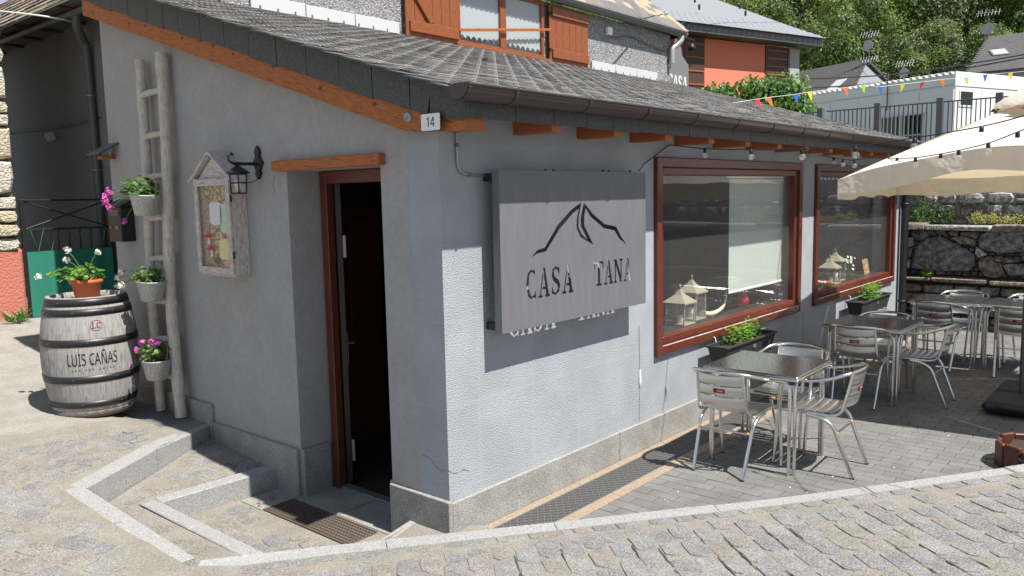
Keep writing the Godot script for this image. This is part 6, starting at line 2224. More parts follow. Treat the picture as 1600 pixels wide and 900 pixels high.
	var line := [Vector3(6.9, 3.06, -1.9), Vector3(7.38, 3.13, -1.75), Vector3(7.57, 3.17, -1.54), Vector3(7.78, 3.2, -1.47), Vector3(8.23, 3.26, -1.26), Vector3(8.46, 3.3, -1.15), Vector3(9.22, 3.4, -0.91), Vector3(9.6, 3.46, -0.78), Vector3(9.88, 3.44, -0.62), Vector3(10.33, 3.5, -0.42), Vector3(10.75, 3.55, -0.25), Vector3(11.18, 3.61, -0.07), Vector3(11.77, 3.67, 0.14), Vector3(12.21, 3.74, 0.33), Vector3(12.72, 3.79, 0.6), Vector3(13.4, 3.87, 1.06), Vector3(14.5, 4.05, 1.8)]
	tubem("cord", line, 0.0035, M.white_enamel, t, 5)
	var cols := [M.flag_red, M.flag_orange, M.flag_blue, M.flag_yellow, M.flag_orange, M.flag_green, M.flag_blue, M.flag_yellow, M.flag_red, M.flag_orange, M.flag_green, M.flag_blue, M.flag_yellow]
	var at := [2, 3, 4, 5, 6, 7, 8, 9, 10, 11, 12, 13, 14]
	for k in at.size():
		var p: Vector3 = line[at[k]]
		var dir: Vector3 = (line[at[k] + 1] - line[at[k]]).normalized()
		b = MB.new()
		var sw := rng.randf_range(-0.04, 0.06)
		b.poly([p - dir * 0.055, p + dir * 0.055, p + Vector3(sw, -0.13, sw)], Vector3(-1, 0, 1))
		mi("pennant", b.done(), cols[k], t)


# gable apex, the two eave corners of the gable, the run of the ridge, where the skylight sits
func far_house(called: String, label: String, apex: Vector3, fl: Vector3, fr: Vector3, run: Vector3, sky: Vector3) -> void:
	var t := thing(called, label, "house", apex)
	fl -= apex
	fr -= apex
	var drop := Vector3(0, -7.0, 0)
	var b := MB.new()
	var inn := run * 0.03
	b.poly([fl * 0.92 + inn, fr * 0.92 + inn, inn - Vector3(0, 0.25, 0)], -run)
	b.poly([fl * 0.92 + inn, fr * 0.92 + inn, fr * 0.92 + inn + drop, fl * 0.92 + inn + drop], -run)
	b.poly([fl * 0.92 + inn, fl * 0.92 + run * 0.97, fl * 0.92 + run * 0.97 + drop, fl * 0.92 + inn + drop], fl)
	b.poly([fr * 0.92 + inn, fr * 0.92 + run * 0.97, fr * 0.92 + run * 0.97 + drop, fr * 0.92 + inn + drop], fr)
	b.poly([fl * 0.92 + run * 0.97, fr * 0.92 + run * 0.97, run * 0.97 - Vector3(0, 0.25, 0)], run)
	mi("wall", b.done(), M.far_slate_blue, t)
	var r := group_node("roof", t)
	for f in [fl, fr]:
		var up: Vector3 = (-f).normalized()
		var x := run.normalized()
		up = (up - x * up.dot(x)).normalized()
		var nr := x.cross(up)
		if nr.y < 0.0:
			nr = -nr
		var foot: Vector3 = f
		b = MB.new()
		b.poly([foot, foot + run, run, Vector3.ZERO], nr)
		b.poly([foot - nr * 0.15, foot + run - nr * 0.15, run - nr * 0.15, -nr * 0.15], -nr)
		b.poly([foot, Vector3.ZERO, -nr * 0.15, foot - nr * 0.15], -x)
		b.poly([foot, foot + run, foot + run - nr * 0.15, foot - nr * 0.15], -up)
		mi("slope", b.done(), M.far_slate, r)
		var ln: float = absf(foot.dot(up))
		var rs := MB.new()
		for c in int(ln / 0.3):
			for k in int(run.length() / 0.4):
				var o: Vector3 = foot * (1.0 - c * 0.3 / ln) + x * (0.2 + k * 0.4 + (0.2 if c % 2 else 0.0)) + nr * 0.03
				rs.box(Vector3.ZERO, Vector3(0.38, 0.03, 0.34), Transform3D(Basis(x, nr, x.cross(nr)) * Basis.from_euler(Vector3(rng.randf_range(-0.04, 0.04), 0, rng.randf_range(-0.02, 0.02))), o))
		kind(mi("roof_slates", rs.done(), M.far_slate, r), "stuff")
	var sk := group_node("skylight", t)
	var u2 := (-fl).normalized()
	var x2 := run.normalized()
	u2 = (u2 - x2 * u2.dot(x2)).normalized()
	var n2 := x2.cross(u2)
	if n2.y < 0.0:
		n2 = -n2
	var p := sky - apex
	p -= n2 * (p.dot(n2) - 0.1)
	var xf := Transform3D(Basis(u2, n2, u2.cross(n2)), p)
	mi("frame", boxm(Vector3(1.7, 0.12, 1.2), 0.01), M.zinc, sk, xf)
	mi("pane", boxm(Vector3(1.45, 0.02, 0.95)), M.lead, sk, xf.translated_local(Vector3(0, 0.07, 0)))


func aerial(called: String, label: String, at: Vector3, h: float, rows: Array, sc: float) -> void:
	var t := thing(called, label, "aerial", at)
	tubem("mast", [Vector3.ZERO, Vector3(0, h, 0)], 0.05, M.fence_grey, t, 6)
	for q in rows:
		var b := MB.new()
		if q[1]:
			b.tube([Vector3(-0.1, q[0], -0.8 * sc), Vector3(0.1, q[0], 0.8 * sc)], 0.03, 5)
			for k in 7:
				var z := (-0.7 + k * 0.23) * sc
				b.tube([Vector3(-0.25, q[0] - 0.28, z), Vector3(0.25, q[0] + 0.28, z)], 0.016, 4)
			mi("yagi", b.done(), M.zinc, t)
		else:
			b.lathe([Vector2(0.0, 0.0), Vector2(0.25 * sc, 0.04), Vector2(0.42 * sc, 0.12), Vector2(0.43 * sc, 0.11), Vector2(0.25 * sc, 0.02), Vector2(0.0, -0.02)], 18, Transform3D(Basis(Vector3(0, 0, 1), PI * 0.45) * Basis(Vector3.RIGHT, -0.2), Vector3(-0.1, q[0], 0)))
			mi("dish", b.done(), M.grey_pier, t)


func hillside() -> void:
	var h := func(x: float, z: float) -> float:
		var d := (x + 3.1) * 0.86 - (z - 3.2) * 0.5
		return 4.5 + maxf(0.0, d - 84.0) * 0.45 + 2.0 * sin(x * 0.07 + z * 0.05)
	var g := group_node("hill", self)
	kind(g, "structure", "wooded hillside closing the view")
	var b := MB.new()
	sheet(b, PackedVector2Array([Vector2(60, -150), Vector2(92, 20), Vector2(230, 80), Vector2(300, -190), Vector2(110, -230)]), h, 12.0)
	mi("slope", b.done(), M.hill_ground, g)
	# three crowns, each of many leaf sprays gathered in clumps
	var crowns := []
	for v in 3:
		var st := [MB.new(), MB.new(), MB.new()]
		var clumps := []
		for k in 26:
			var a := rng.randf() * TAU
			var u := rng.randf_range(-0.65, 1.0)
			var rr := sqrt(1.0 - u * u * 0.8)
			clumps.append([Vector3(cos(a) * rr * 2.3 * rng.randf_range(0.55, 1.0), 4.6 + u * 2.7, sin(a) * rr * 2.3 * rng.randf_range(0.55, 1.0)), rng.randf_range(0.7, 1.25), rng.randi_range(0, 2)])
		for c in clumps:
			for k in 300:
				var d := Vector3(rng.randf_range(-1, 1), rng.randf_range(-0.7, 1), rng.randf_range(-1, 1)).normalized()
				var p: Vector3 = c[0] + d * c[1] * rng.randf_range(0.5, 1.05)
				var f := (d + Vector3(rng.randf_range(-0.6, 0.6), rng.randf_range(-0.3, 0.7), rng.randf_range(-0.6, 0.6))).normalized()
				st[c[2]].leaf(p, f.cross(Vector3(rng.randf_range(-1, 1), rng.randf_range(-1, 1), rng.randf_range(-1, 1))).normalized(), f, rng.randf_range(0.17, 0.28), 0.07)
		var tr := MB.new()
		tr.tube([Vector3(0, -1, 0), Vector3(0.1, 2, 0.1), Vector3(0, 5.5, 0)], [0.22, 0.16, 0.05], 7)
		for k in 5:
			var c: Array = clumps[k]
			tr.tube([Vector3(0.05, 2.2 + k * 0.4, 0.05), c[0]], [0.09, 0.03], 5)
		crowns.append([st[0].done(), st[1].done(), st[2].done(), tr.done()])
	var spots := []
	for i in 12:
		for j in 15:
			var d := 92.0 + i * 7.6 + rng.randf_range(-1.6, 1.6)
			var s := -50.0 + j * 7.0 + (3.5 if i % 2 else 0.0) + rng.randf_range(-1.3, 1.3)
			s *= (0.75 + d / 300.0)
			# along the view towards the gap between the houses, and across it
			var c := Vector2(-3.1, 3.2) + Vector2(0.915, -0.4) * d + Vector2(0.4, 0.915) * s
			spots.append([seen_at(Vector3(c.x, h.call(c.x, c.y) + 5.0, c.y)), c])
	spots.sort_custom(func(a, e): return a[0] < e[0])
	var n := 0
	var mass := {}
	var lm := [[M.tree_leaf, M.tree_leaf, M.tree_leaf_dark], [M.tree_leaf_light, M.tree_leaf_light, M.tree_leaf], [M.tree_leaf_dark, M.tree_leaf_dark, M.tree_leaf], [M.tree_leaf_yellow, M.tree_leaf_light, M.tree_leaf_light], [M.tree_leaf_grey, M.tree_leaf, M.tree_leaf_grey]]
	for q in spots:
		var c: Vector2 = q[1]
		var v := rng.randi_range(0, 2)
		var sc := rng.randf_range(1.05, 1.95)
		var xf := Transform3D(Basis(Vector3.UP, rng.randf() * TAU).scaled(Vector3(sc, sc * rng.randf_range(0.9, 1.2), sc)), Vector3(c.x, h.call(c.x, c.y), c.y))
		var turn := rng.randi_range(0, 4)
		if q[0] < BIG and n < 60:
			n += 1
			var t := thing("hillside_tree", "broadleaf tree in the dense wood covering the hillside", "tree", Vector3.ZERO, "trees of the wood on the hillside")
			t.transform = xf
			for k in 3:
				mi("crown", crowns[v][k], lm[turn][k], t)
			mi("trunk", crowns[v][3], M.bark, t)
		else:
			for k in 3:
				var key := [v, k, turn]
				if not mass.has(key):
					mass[key] = []
				mass[key].append(xf)
	var wood_node := group_node("wood", self)
	kind(wood_node, "stuff", "rest of the wood on the hillside")
	wood_node.set_meta("category", "wood")
	for key in mass:
		var mm := MultiMesh.new()
		mm.transform_format = MultiMesh.TRANSFORM_3D
		mm.mesh = crowns[key[0]][key[1]]
		mm.instance_count = mass[key].size()
		for k in mass[key].size():
			mm.set_instance_transform(k, mass[key][k])
		var o := MultiMeshInstance3D.new()
		o.name = "far_crowns"
		o.multimesh = mm
		o.material_override = lm[key[2]][key[1]]
		put_in(o, wood_node)


# ---------------------------------------------------------------- the terrace
func make_table(label: String) -> Node3D:
	var t := thing("terrace_table", label, "table", Vector3.ZERO, "aluminium terrace tables")
	var h := 0.715
	var b := MB.new()
	b.cbox(Vector3(0, h - 0.014, 0), Vector3(0.7, 0.028, 0.7), 0.009)
	mi("tabletop", b.done(), M.table_steel, t)
	b = MB.new()
	b.cbox(Vector3(0, h - 0.026, 0), Vector3(0.712, 0.02, 0.712), 0.006)
	mi("edge_band", b.done(), M.aluminium, t)
	for s in [-1, 1]:
		for a in [0, 1]:
			# an upside-down U under each side: two legs and the rail between them
			var rot := Basis(Vector3.UP, a * PI / 2)
			var z: float = 0.312 * s
			for e in [-1, 1]:
				var pts := [Vector3(e * 0.285, 0, z), Vector3(e * 0.285, h - 0.13, z), Vector3(e * 0.277, h - 0.085, z), Vector3(e * 0.255, h - 0.058, z), Vector3(e * 0.22, h - 0.05, z)]
				b = MB.new()
				b.tube(pts, 0.0125, 9)
				mi("leg", b.done(), M.aluminium, t, Transform3D(rot, Vector3.ZERO))
			b = MB.new()
			b.tube([Vector3(-0.22, h - 0.05, z), Vector3(0.22, h - 0.05, z)], 0.0125, 9)
			mi("rail", b.done(), M.aluminium, t, Transform3D(rot, Vector3.ZERO))
	return t


# faces -z
func make_chair(label: String) -> Node3D:
	var t := thing("terrace_chair", label, "chair", Vector3.ZERO, "aluminium terrace chairs")
	var loop := curve([Vector3(-0.248, 0.62, -0.222), Vector3(-0.252, 0.655, -0.17), Vector3(-0.262, 0.668, -0.05), Vector3(-0.258, 0.69, 0.08), Vector3(-0.215, 0.725, 0.19), Vector3(-0.12, 0.742, 0.25), Vector3(0, 0.746, 0.268), Vector3(0.12, 0.742, 0.25), Vector3(0.215, 0.725, 0.19), Vector3(0.258, 0.69, 0.08), Vector3(0.262, 0.668, -0.05), Vector3(0.252, 0.655, -0.17), Vector3(0.248, 0.62, -0.222)], 4)
	tubem("arm_loop", loop, 0.0125, M.aluminium, t, 9)
	for s in [-1, 1]:
		tubem("leg", curve([Vector3(s * 0.2, 0, -0.235), Vector3(s * 0.215, 0.2, -0.238), Vector3(s * 0.235, 0.45, -0.24), Vector3(s * 0.248, 0.62, -0.222)], 3), 0.0125, M.aluminium, t, 9)
		tubem("leg", curve([Vector3(s * 0.205, 0.415, -0.06), Vector3(s * 0.203, 0.4, 0.04), Vector3(s * 0.2, 0.35, 0.115), Vector3(s * 0.195, 0.25, 0.155), Vector3(s * 0.185, 0, 0.25)], 4), 0.0125, M.aluminium, t, 9)
		tubem("side_rail", curve([Vector3(s * 0.222, 0.432, -0.238), Vector3(s * 0.2, 0.432, -0.12), Vector3(s * 0.195, 0.425, 0.08), Vector3(s * 0.188, 0.45, 0.155), Vector3(s * 0.18, 0.52, 0.185), Vector3(s * 0.17, 0.735, 0.232)], 4), 0.011, M.aluminium, t, 8)
		mi("foot_cap", boxm(Vector3(0.026, 0.012, 0.026), 0.004), M.black_plastic, t, Transform3D(Basis(), Vector3(s * 0.2, 0.006, -0.235)))
		mi("foot_cap", boxm(Vector3(0.026, 0.012, 0.026), 0.004), M.black_plastic, t, Transform3D(Basis(), Vector3(s * 0.185, 0.006, 0.25)))
	tubem("stretcher", [Vector3(-0.195, 0.3, 0.136), Vector3(0.195, 0.3, 0.136)], 0.008, M.aluminium, t, 7)
	for s in [-1, 1]:
		tubem("stretcher_cap", [Vector3(s * 0.165, 0.3, 0.136), Vector3(s * 0.19, 0.3, 0.136)], 0.0125, M.orange_cap, t, 8)
	tubem("front_rail", [Vector3(-0.222, 0.42, -0.235), Vector3(0.222, 0.42, -0.235)], 0.01, M.aluminium, t, 8)
	# slats, each bent along its length
	for k in 6:
		var z := -0.21 + k * 0.058
		var b := MB.new()
		slat(b, Vector3(0, 0.447 - 0.004 * sin(k * 0.6), z), Vector3(0, 0, 1), Vector3.UP, 0.4, 0.05, -0.012)
		mi("seat_slat", b.done(), M.slat_aluminium, t)
	for k in 3:
		var y := 0.524 + k * 0.08
		var zc := 0.186 + (y - 0.51) * 0.21
		var b := MB.new()
		slat(b, Vector3(0, y, zc), Vector3(0, 0.978, 0.21), Vector3(0, -0.21, 0.978), 0.345, 0.074, 0.03)
		var sl := mi("back_slat", b.done(), M.slat_aluminium, t)
		if k == 1:
			var st := mi("sticker", boxm(Vector3(0.085, 0.032, 0.002), 0.0005), M.label_red, sl, Transform3D(Basis(Vector3(1, 0, 0), Vector3(0, 0.978, 0.21), Vector3(0, -0.21, 0.978)), Vector3(0.0, y, zc + 0.033)))
			st.name = "sticker"
			mi("sticker_print", boxm(Vector3(0.045, 0.008, 0.001)), M.label_white, sl, Transform3D(Basis(Vector3(1, 0, 0), Vector3(0, 0.978, 0.21), Vector3(0, -0.21, 0.978)), Vector3(0.01, y, zc + 0.0345)))
	return t


func slat(b: MB, c: Vector3, wide: Vector3, nrm: Vector3, l: float, w: float, bow: float) -> void:
	b.smooth(5)
	var n := 8
	for k in n:
		var u0 := -1.0 + 2.0 * k / n
		var u1 := -1.0 + 2.0 * (k + 1) / n
		var p0 := c + Vector3(u0 * l * 0.5, 0, 0) + nrm * bow * (1.0 - u0 * u0)
		var p1 := c + Vector3(u1 * l * 0.5, 0, 0) + nrm * bow * (1.0 - u1 * u1)
		var prof := [[-0.5, -0.004], [-0.42, 0.0], [0.42, 0.0], [0.5, -0.004]]
		for j in 3:
			var a: Vector3 = wide * w * prof[j][0] + nrm * prof[j][1]
			var d: Vector3 = wide * w * prof[j + 1][0] + nrm * prof[j + 1][1]
			b.poly([p0 + a, p1 + a, p1 + d, p0 + d], nrm)
			b.poly([p0 + a - nrm * 0.003, p1 + a - nrm * 0.003, p1 + d - nrm * 0.003, p0 + d - nrm * 0.003], -nrm)


func terrace_set() -> void:
	var y := -0.05
	var tables := [[Vector3(2.5, y, 0.835), 1.0, "terrace table nearest the kerb, beside the first planter"], [Vector3(4.8, y, 0.885), -1.0, "middle terrace table, beside the second planter"], [Vector3(6.93, y, 1.08), 1.0, "far terrace table nearer the wall, before the stone wall"], [Vector3(6.95, y, 1.795), -1.0, "far terrace table at the right edge, pushed against another"]]
	var proto: Node3D = null
	for q in tables:
		var t: Node3D
		if proto == null:
			proto = make_table(q[2])
			t = proto
		else:
			t = proto.duplicate()
			t.name = "terrace_table"
			put_in(t, null)
			t.set_meta("label", q[2])
		t.position = q[0]
		t.rotation_degrees.y = q[1]
	# [x, z, heading in degrees: 0 faces -z, -90 faces +x, 90 faces -x]
	var chairs := [
		[2.15, 0.735, -90.0, "chair with its back to the street at the nearest table"],
		[2.56, 1.235, 3.0, "chair in profile on the kerb side of the nearest table"],
		[2.93, 0.83, 92.0, "chair behind the nearest table, facing the street"],
		[4.52, 0.87, -87.0, "chair with its back to the street at the middle table"],
		[4.86, 1.31, 2.0, "chair in profile on the kerb side of the middle table"],
		[5.06, 0.89, 90.0, "chair behind the middle table, facing the street"],
		[6.55, 1.06, -92.0, "chair with its back to the street at the far inner table"],
		[6.53, 1.83, -88.0, "chair with its back to the street at the right edge"],
		[7.27, 1.13, 90.0, "chair before the stone wall at the far inner table"],
		[7.3, 1.82, 88.0, "chair before the stone wall at the right edge"],
	]
	proto = null
	for q in chairs:
		var t: Node3D
		if proto == null:
			proto = make_chair(q[3])
			t = proto
		else:
			t = proto.duplicate()
			t.name = "terrace_chair"
			put_in(t, null)
			t.set_meta("label", q[3])
		t.position = Vector3(q[0], y, q[1])
		t.rotation_degrees.y = q[2]


func planters() -> void:
	for q in [[3.52, 0.46, "long black planter of basil-like plants under the first window", 21], [7.05, 0.44, "long black planter of green herbs under the second window", 22]]:
		var t := thing("planter", q[2], "planter", Vector3(q[0], q[1], 0.17), "black planters on the window front")
		var b := MB.new()
		var g := RandomNumberGenerator.new()
		g.seed = q[3]
		var l := 0.5 if q[0] < 5 else 0.55
		# tapering trough
		var top := [Vector3(-l, 0.16, -0.09), Vector3(l, 0.16, -0.09), Vector3(l, 0.16, 0.09), Vector3(-l, 0.16, 0.09)]
		var bot := [Vector3(-l + 0.05, 0, -0.065), Vector3(l - 0.05, 0, -0.065), Vector3(l - 0.05, 0, 0.065), Vector3(-l + 0.05, 0, 0.065)]
		for k in 4:
			b.poly([bot[k], bot[(k + 1) % 4], top[(k + 1) % 4], top[k]], (bot[k] + bot[(k + 1) % 4]) * Vector3(1, 0, 1))
		b.poly(bot, Vector3.DOWN)
		mi("trough", b.done(), M.planter_plastic, t)
		for s in [-1, 1]:
			mi("rim", boxm(Vector3(l * 2 + 0.03, 0.02, 0.016), 0.004), M.planter_plastic, t, Transform3D(Basis(), Vector3(0, 0.162, s * 0.096)))
			mi("rim", boxm(Vector3(0.016, 0.02, 0.176), 0.004), M.planter_plastic, t, Transform3D(Basis(), Vector3(s * (l + 0.007), 0.162, 0)))
		b = MB.new()
		b.poly([Vector3(-l + 0.01, 0.135, -0.085), Vector3(l - 0.01, 0.135, -0.085), Vector3(l - 0.01, 0.135, 0.085), Vector3(-l + 0.01, 0.135, 0.085)], Vector3.UP)
		mi("soil", b.done(), M.earth, t)
		mi("maker_badge", boxm(Vector3(0.06, 0.03, 0.004), 0.001), M.zinc, t, Transform3D(Basis(), Vector3(l * 0.1, 0.1, 0.085)))
		for x in [-l * 0.6, l * 0.6]:
			tubem("hanger", [Vector3(x, 0.22, -0.16), Vector3(x, 0.2, -0.12), Vector3(x, -0.012, -0.08), Vector3(x, -0.012, 0.1), Vector3(x, 0.12, 0.115)], 0.007, M.zinc, t, 6)
		var clumps := [Vector3(-l * 0.25, 0.15, 0), Vector3(l * 0.45, 0.17, 0), Vector3(l * 0.05, 0.13, 0)] if q[0] < 5 else [Vector3(-l * 0.1, 0.16, 0), Vector3(l * 0.3, 0.18, 0), Vector3(l * 0.1, 0.16, 0.02)]
		for c in clumps:
			var lf := MB.new()
			var ld := MB.new()
			for k in 110:
				var d := Vector3(g.randf_range(-1, 1), g.randf_range(0, 1.0), g.randf_range(-0.6, 0.6))
				var p: Vector3 = c + Vector3(d.x * 0.12, d.y * 0.15, d.z * 0.12)
				var a := g.randf() * TAU
				var dir := Vector3(cos(a), g.randf_range(-0.2, 0.6), sin(a)).normalized()
				(lf if k % 3 else ld).leaf(p, dir, (Vector3.UP + dir * 0.4).normalized(), g.randf_range(0.03, 0.055), 0.014)
			mi("leaves", lf.done(), M.leaf_bright, t)
			mi("leaves", ld.done(), M.leaf_mid, t)


func umbrella() -> void:
	var t := thing("umbrella", "large square cream parasol over the terrace", "umbrella", Vector3(5.206, -0.05, 2.06))
	t.rotation_degrees.y = 6.0
	# local x runs away along the facade, z towards the street; corners at +-1.325
	var e := 1.325
	var he := 2.05
	var hp := 2.75
	var lean := func(p: Vector3) -> Vector3: return p
	for k in 4:
		var b := MB.new()
		b.smooth(6)
		var rot := Basis(Vector3.UP, k * PI / 2)
		var nu := 12
		var nv := 8
		var at := func(u: float, v: float) -> Vector3:
			# v from the rim (0) to the vent (0.86); u across
			var s := 1.0 - v
			var x := u * e * s
			var sag := 0.05 * (1.0 - u * u) * sin(PI * v) + 0.03 * (1.0 - u * u) * (1.0 - v)
			var arch := (0.25 if k == 3 else 0.05) * (1.0 - u * u) * (1.0 - v) * (1.0 - v)   # the rim is blown up between the ribs
			return lean.call(rot * Vector3(x, lerpf(he, hp, v) - sag + arch + 0.008 * sin(u * 9.0 + v * 7.0 + k), e * s - sag * 0.3))
		for i in nu:
			for j in nv:
				var u0 := -1.0 + 2.0 * i / nu
				var u1 := -1.0 + 2.0 * (i + 1) / nu
				var v0 := 0.86 * j / nv
				var v1 := 0.86 * (j + 1) / nv
				b.poly([at.call(u0, v0), at.call(u1, v0), at.call(u1, v1), at.call(u0, v1)], rot * Vector3(0, 1, 0.4))
		mi("canopy_panel", b.done(), M.canvas, t)
		b = MB.new()
		b.smooth(7)
		var val := func(u: float, v: float) -> Vector3:
			var p: Vector3 = at.call(u, 0.0)
			var scal := 0.17 + 0.018 * cos(u * PI * 3.0)
			return p + rot * Vector3(0, -v * scal, -0.012 * v + 0.012 * sin(u * 11.0 + k * 2.0) * v)
		for i in 24:
			for j in 3:
				var u0 := -1.0 + 2.0 * i / 24.0
				var u1 := -1.0 + 2.0 * (i + 1) / 24.0
				b.poly([val.call(u0, j / 3.0), val.call(u1, j / 3.0), val.call(u1, (j + 1) / 3.0), val.call(u0, (j + 1) / 3.0)], rot * Vector3(0, 0, 1))
		mi("valance", b.done(), M.canvas, t)
		# rib under each hip and down the middle of each panel
		tubem("rib", [lean.call(rot * Vector3(0.04, hp - 0.1, 0.04)), lean.call(rot * Vector3(e * 0.98, he - 0.03, e * 0.98))], 0.012, M.pole_grey, t, 6)
		# vent cap panel
		b = MB.new()
		b.smooth(8)
		var vc := [lean.call(rot * Vector3(-0.3, hp - 0.08, 0.3)), lean.call(rot * Vector3(0.3, hp - 0.08, 0.3)), lean.call(Vector3(0, hp + 0.14, 0))]
		b.poly(vc, rot * Vector3(0, 1, 0.4))
		b.poly([vc[0], vc[1], vc[1] - Vector3(0, 0.04, 0), vc[0] - Vector3(0, 0.04, 0)], rot * Vector3(0, 0, 1))
		mi("vent_cap", b.done(), M.canvas, t)
		b = MB.new()
		b.prism(PackedVector2Array([Vector2(-0.2, 0), Vector2(-0.05, 0.02), Vector2(0.12, 0.0), Vector2(0.22, 0.03), Vector2(0.2, 0.1), Vector2(-0.1, 0.07)]), 0.0, 0.002, Transform3D(rot * Basis(Vector3.RIGHT, -0.98), lean.call(rot * Vector3(0, hp - 0.13, 0.34))))
		mi("brown_shape", b.done(), M.canvas_brown, t)  # flat brown shape just below the vent cap
	tubem("pole", [Vector3(0, 0.05, 0), Vector3(0, hp + 0.15, 0)], 0.028, M.pole_grey, t, 12)
	for a in 2:
		var rot := Basis(Vector3.UP, a * PI - 0.1)
		var b := MB.new()
		b.cbox(Vector3(0.27, 0.07, 0.0), Vector3(0.52, 0.1, 0.46), 0.04)
		mi("base_weight", b.done(), M.base_rubber, t, Transform3D(rot, Vector3.ZERO))
		tubem("carry_handle", [rot * Vector3(0.53, 0.09, -0.1), rot * Vector3(0.56, 0.09, -0.1), rot * Vector3(0.56, 0.09, 0.1), rot * Vector3(0.53, 0.09, 0.1)], 0.018, M.base_rubber, t, 8)
	tubem("hub", [Vector3(0, 1.95, 0), Vector3(0, 2.05, 0)], 0.05, M.pole_grey, t, 12)


func bulb_string(label: String, line: Array, group: String, skip: Array) -> void:
	var t := thing("light_string", label, "string lights", Vector3.ZERO, group)
	var pts := curve(line, 5)
	tubem("cable", pts, 0.004, M.black_plastic, t, 5)
	for k in range(1, line.size()):
		if k in skip:
			continue
		var p: Vector3 = line[k]
		var h := group_node("bulb", t, Transform3D(Basis(Vector3(0, 0, 1), rng.randf_range(-0.15, 0.15)), p))
		var b := MB.new()
		b.lathe([Vector2(0, 0.004), Vector2(0.011, 0.0), Vector2(0.013, -0.02), Vector2(0.012, -0.032), Vector2(0, -0.034)], 10)
		mi("socket", b.done(), M.black_plastic, h)
		b = MB.new()
		var prof := [Vector2(0.01, -0.03)]
		for q in 9:
			var a := 0.5 + (PI - 0.5) * q / 8.0
			prof.append(Vector2(sin(a) * 0.023, -0.053 + cos(a) * 0.023))
		b.lathe(prof, 14)
		mi("globe", b.done(), M.bulb_glass, h)
		mi("filament", boxm(Vector3(0.006, 0.016, 0.003)), M.filament, h, Transform3D(Basis(), Vector3(0, -0.05, 0)))


func lights_and_rest() -> void:
	bulb_string("front string of clear bulbs from the first window past the parasol", [Vector3(2.5, 2.3, 0.0), Vector3(2.6, 2.26, 0.26), Vector3(2.55, 2.23, 0.66), Vector3(2.49, 2.21, 1.06), Vector3(2.31, 2.2, 1.48), Vector3(2.24, 2.23, 1.85), Vector3(2.17, 2.27, 2.22), Vector3(2.1, 2.31, 2.44), Vector3(2.05, 2.39, 2.74), Vector3(1.9, 2.6, 3.4)], "strings of clear bulbs", [7, 8, 9])
	bulb_string("rear string of clear bulbs drooping across the parasol's cream side", [Vector3(5.72, 2.29, 0.01), Vector3(5.4, 2.25, 0.27), Vector3(5.15, 2.22, 0.45), Vector3(4.91, 2.2, 0.64), Vector3(4.3, 2.19, 1.0), Vector3(4.0, 2.17, 1.27), Vector3(3.76, 2.16, 1.47), Vector3(3.45, 2.17, 1.72), Vector3(3.2, 2.18, 1.89), Vector3(2.76, 2.2, 2.15), Vector3(2.42, 2.24, 2.36), Vector3(2.04, 2.32, 2.67), Vector3(1.7, 2.5, 3.2)], "strings of clear bulbs", [4, 11, 12])
	var t := thing("sign_cable", "thin dark cable from the steel sign up to the rafters", "cable")
	tubem("wire", [Vector3(1.9, 2.085, 0.1), Vector3(2.05, 2.14, 0.05), Vector3(2.5, 2.3, 0.01)], 0.004, M.black_plastic, t, 5)
	# tub behind the kerb
	t = thing("wooden_tub", "dark brown wooden tub half hidden by the kerb", "tub", Vector3(3.42, -0.05, 2.42))
	for k in 12:
		var a := TAU * k / 12.0
		var b := MB.new()
		b.cbox(Vector3(0.235, 0.08, 0), Vector3(0.03, 0.16 + 0.02 * (k % 3), 0.118), 0.006)
		mi("stave", b.done(), M.dark_wood, t, Transform3D(Basis(Vector3.UP, a), Vector3.ZERO))
	mi("soil", boxm(Vector3(0.34, 0.02, 0.34)), M.earth, t, Transform3D(Basis(), Vector3(0, 0.12, 0)))
	var ring := []
	for k in 14:
		var a := PI * k / 13.0
		ring.append(Vector3(-0.25 - sin(a) * 0.08, 0.11, cos(a) * 0.07))
	tubem("ring_handle", ring, 0.01, M.black_iron, t, 6)


func litter() -> void:
	# petals and crumbs on the paving, dry leaves in the corner of the landing
	var g := RandomNumberGenerator.new()
	g.seed = 77
	var b := MB.new()
	for k in 60:
		var p := Vector3(g.randf_range(0.6, 4.2), -0.047, g.randf_range(0.45, 2.3))
		b.disc(p, Vector3(g.randf_range(-0.3, 0.3), 1, g.randf_range(-0.3, 0.3)).normalized(), g.randf_range(0.003, 0.006), g)
	kind(mi("fallen_petals", b.done(), M.petal_white), "stuff", "white fallen petals scattered over the terrace")
	b = MB.new()
	for k in 26:
		var c: Vector3 = [Vector3(-0.08, 0.072, -2.6), Vector3(-0.15, 0.02, -2.0), Vector3(-0.2, -0.125, -1.5), Vector3(3.0, -0.045, 0.5)][k % 4]
		var a := g.randf() * TAU
		b.leaf(c + Vector3(g.randf_range(-0.14, 0.04), 0.004, g.randf_range(-0.12, 0.12)), Vector3(cos(a), 0.1, sin(a)), Vector3.UP, g.randf_range(0.02, 0.04), 0.009)
	kind(mi("dry_leaves", b.done(), M.bark), "stuff", "few dry brown leaves in the corners of the paving")


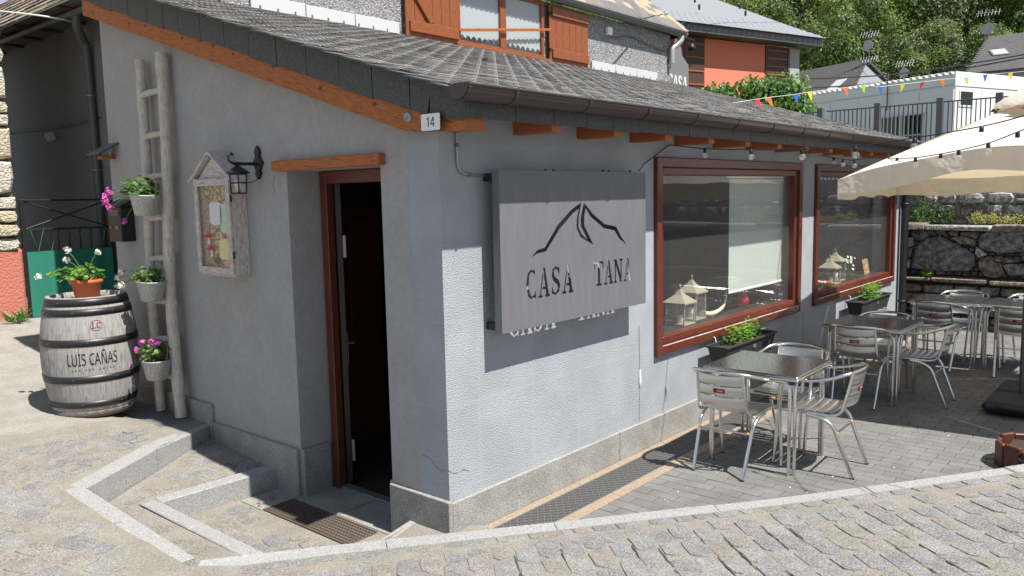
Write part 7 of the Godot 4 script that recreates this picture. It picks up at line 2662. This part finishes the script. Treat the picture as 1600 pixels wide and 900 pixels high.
# ---------------------------------------------------------------- everything
func _ready() -> void:
	rng.seed = 20240614
	# camera: a phone held just over head height of the terrace, tilted down six degrees
	cam_xf = Transform3D(Basis(Vector3(0.65275266, -0.02064166, 0.75728983), Vector3(0.10060775, 0.99313645, -0.05964954), Vector3(-0.75086087, 0.11512562, 0.65034917)), Vector3(-3.13565375, 1.935, 3.22839328))
	var cam := Camera3D.new()
	cam.name = "camera"
	cam.fov = 39.48
	cam.near = 0.05
	cam.far = 900.0
	cam.transform = cam_xf
	add_child(cam)
	# sky, sun, exposure
	var env := Environment.new()
	env.background_mode = Environment.BG_SKY
	var sk := ProceduralSkyMaterial.new()
	sk.sky_top_color = lin(0.17, 0.235, 0.34)
	sk.sky_horizon_color = lin(0.42, 0.445, 0.47)
	sk.sky_curve = 0.2
	sk.ground_bottom_color = lin(0.2, 0.2, 0.19)
	sk.ground_horizon_color = lin(0.4, 0.42, 0.42)
	sk.sun_angle_max = 12.0
	sk.sun_curve = 0.1
	var sky := Sky.new()
	sky.sky_material = sk
	env.sky = sky
	env.tonemap_mode = Environment.TONE_MAPPER_LINEAR
	env.tonemap_exposure = 1.72
	env.sdfgi_enabled = true
	env.ssao_enabled = true
	env.ssil_enabled = true
	var we := WorldEnvironment.new()
	we.name = "environment"
	we.environment = env
	add_child(we)
	var sun := DirectionalLight3D.new()
	sun.name = "sun"
	sun.light_color = Color(1.0, 0.975, 0.935)
	sun.light_energy = 1.6
	sun.light_angular_distance = 0.53
	sun.shadow_enabled = true
	sun.look_at_from_position(Vector3.ZERO, Vector3(-0.03, -1.75, -1.0), Vector3.UP)
	add_child(sun)
	serif = SystemFont.new()
	serif.font_names = ["Droid Serif"]
	serif.font_weight = 700
	sans = SystemFont.new()
	sans.font_names = ["Droid Sans"]
	materials()
	ground()
	drains()
	tavern()
	upper_house()
	stone_house()
	retaining_wall()
	fence_and_village()
	hillside()
	indoors()
	name_sign()
	small_wall_things()
	barrel()
	buckets()
	terrace_set()
	planters()
	umbrella()
	lights_and_rest()
	litter()
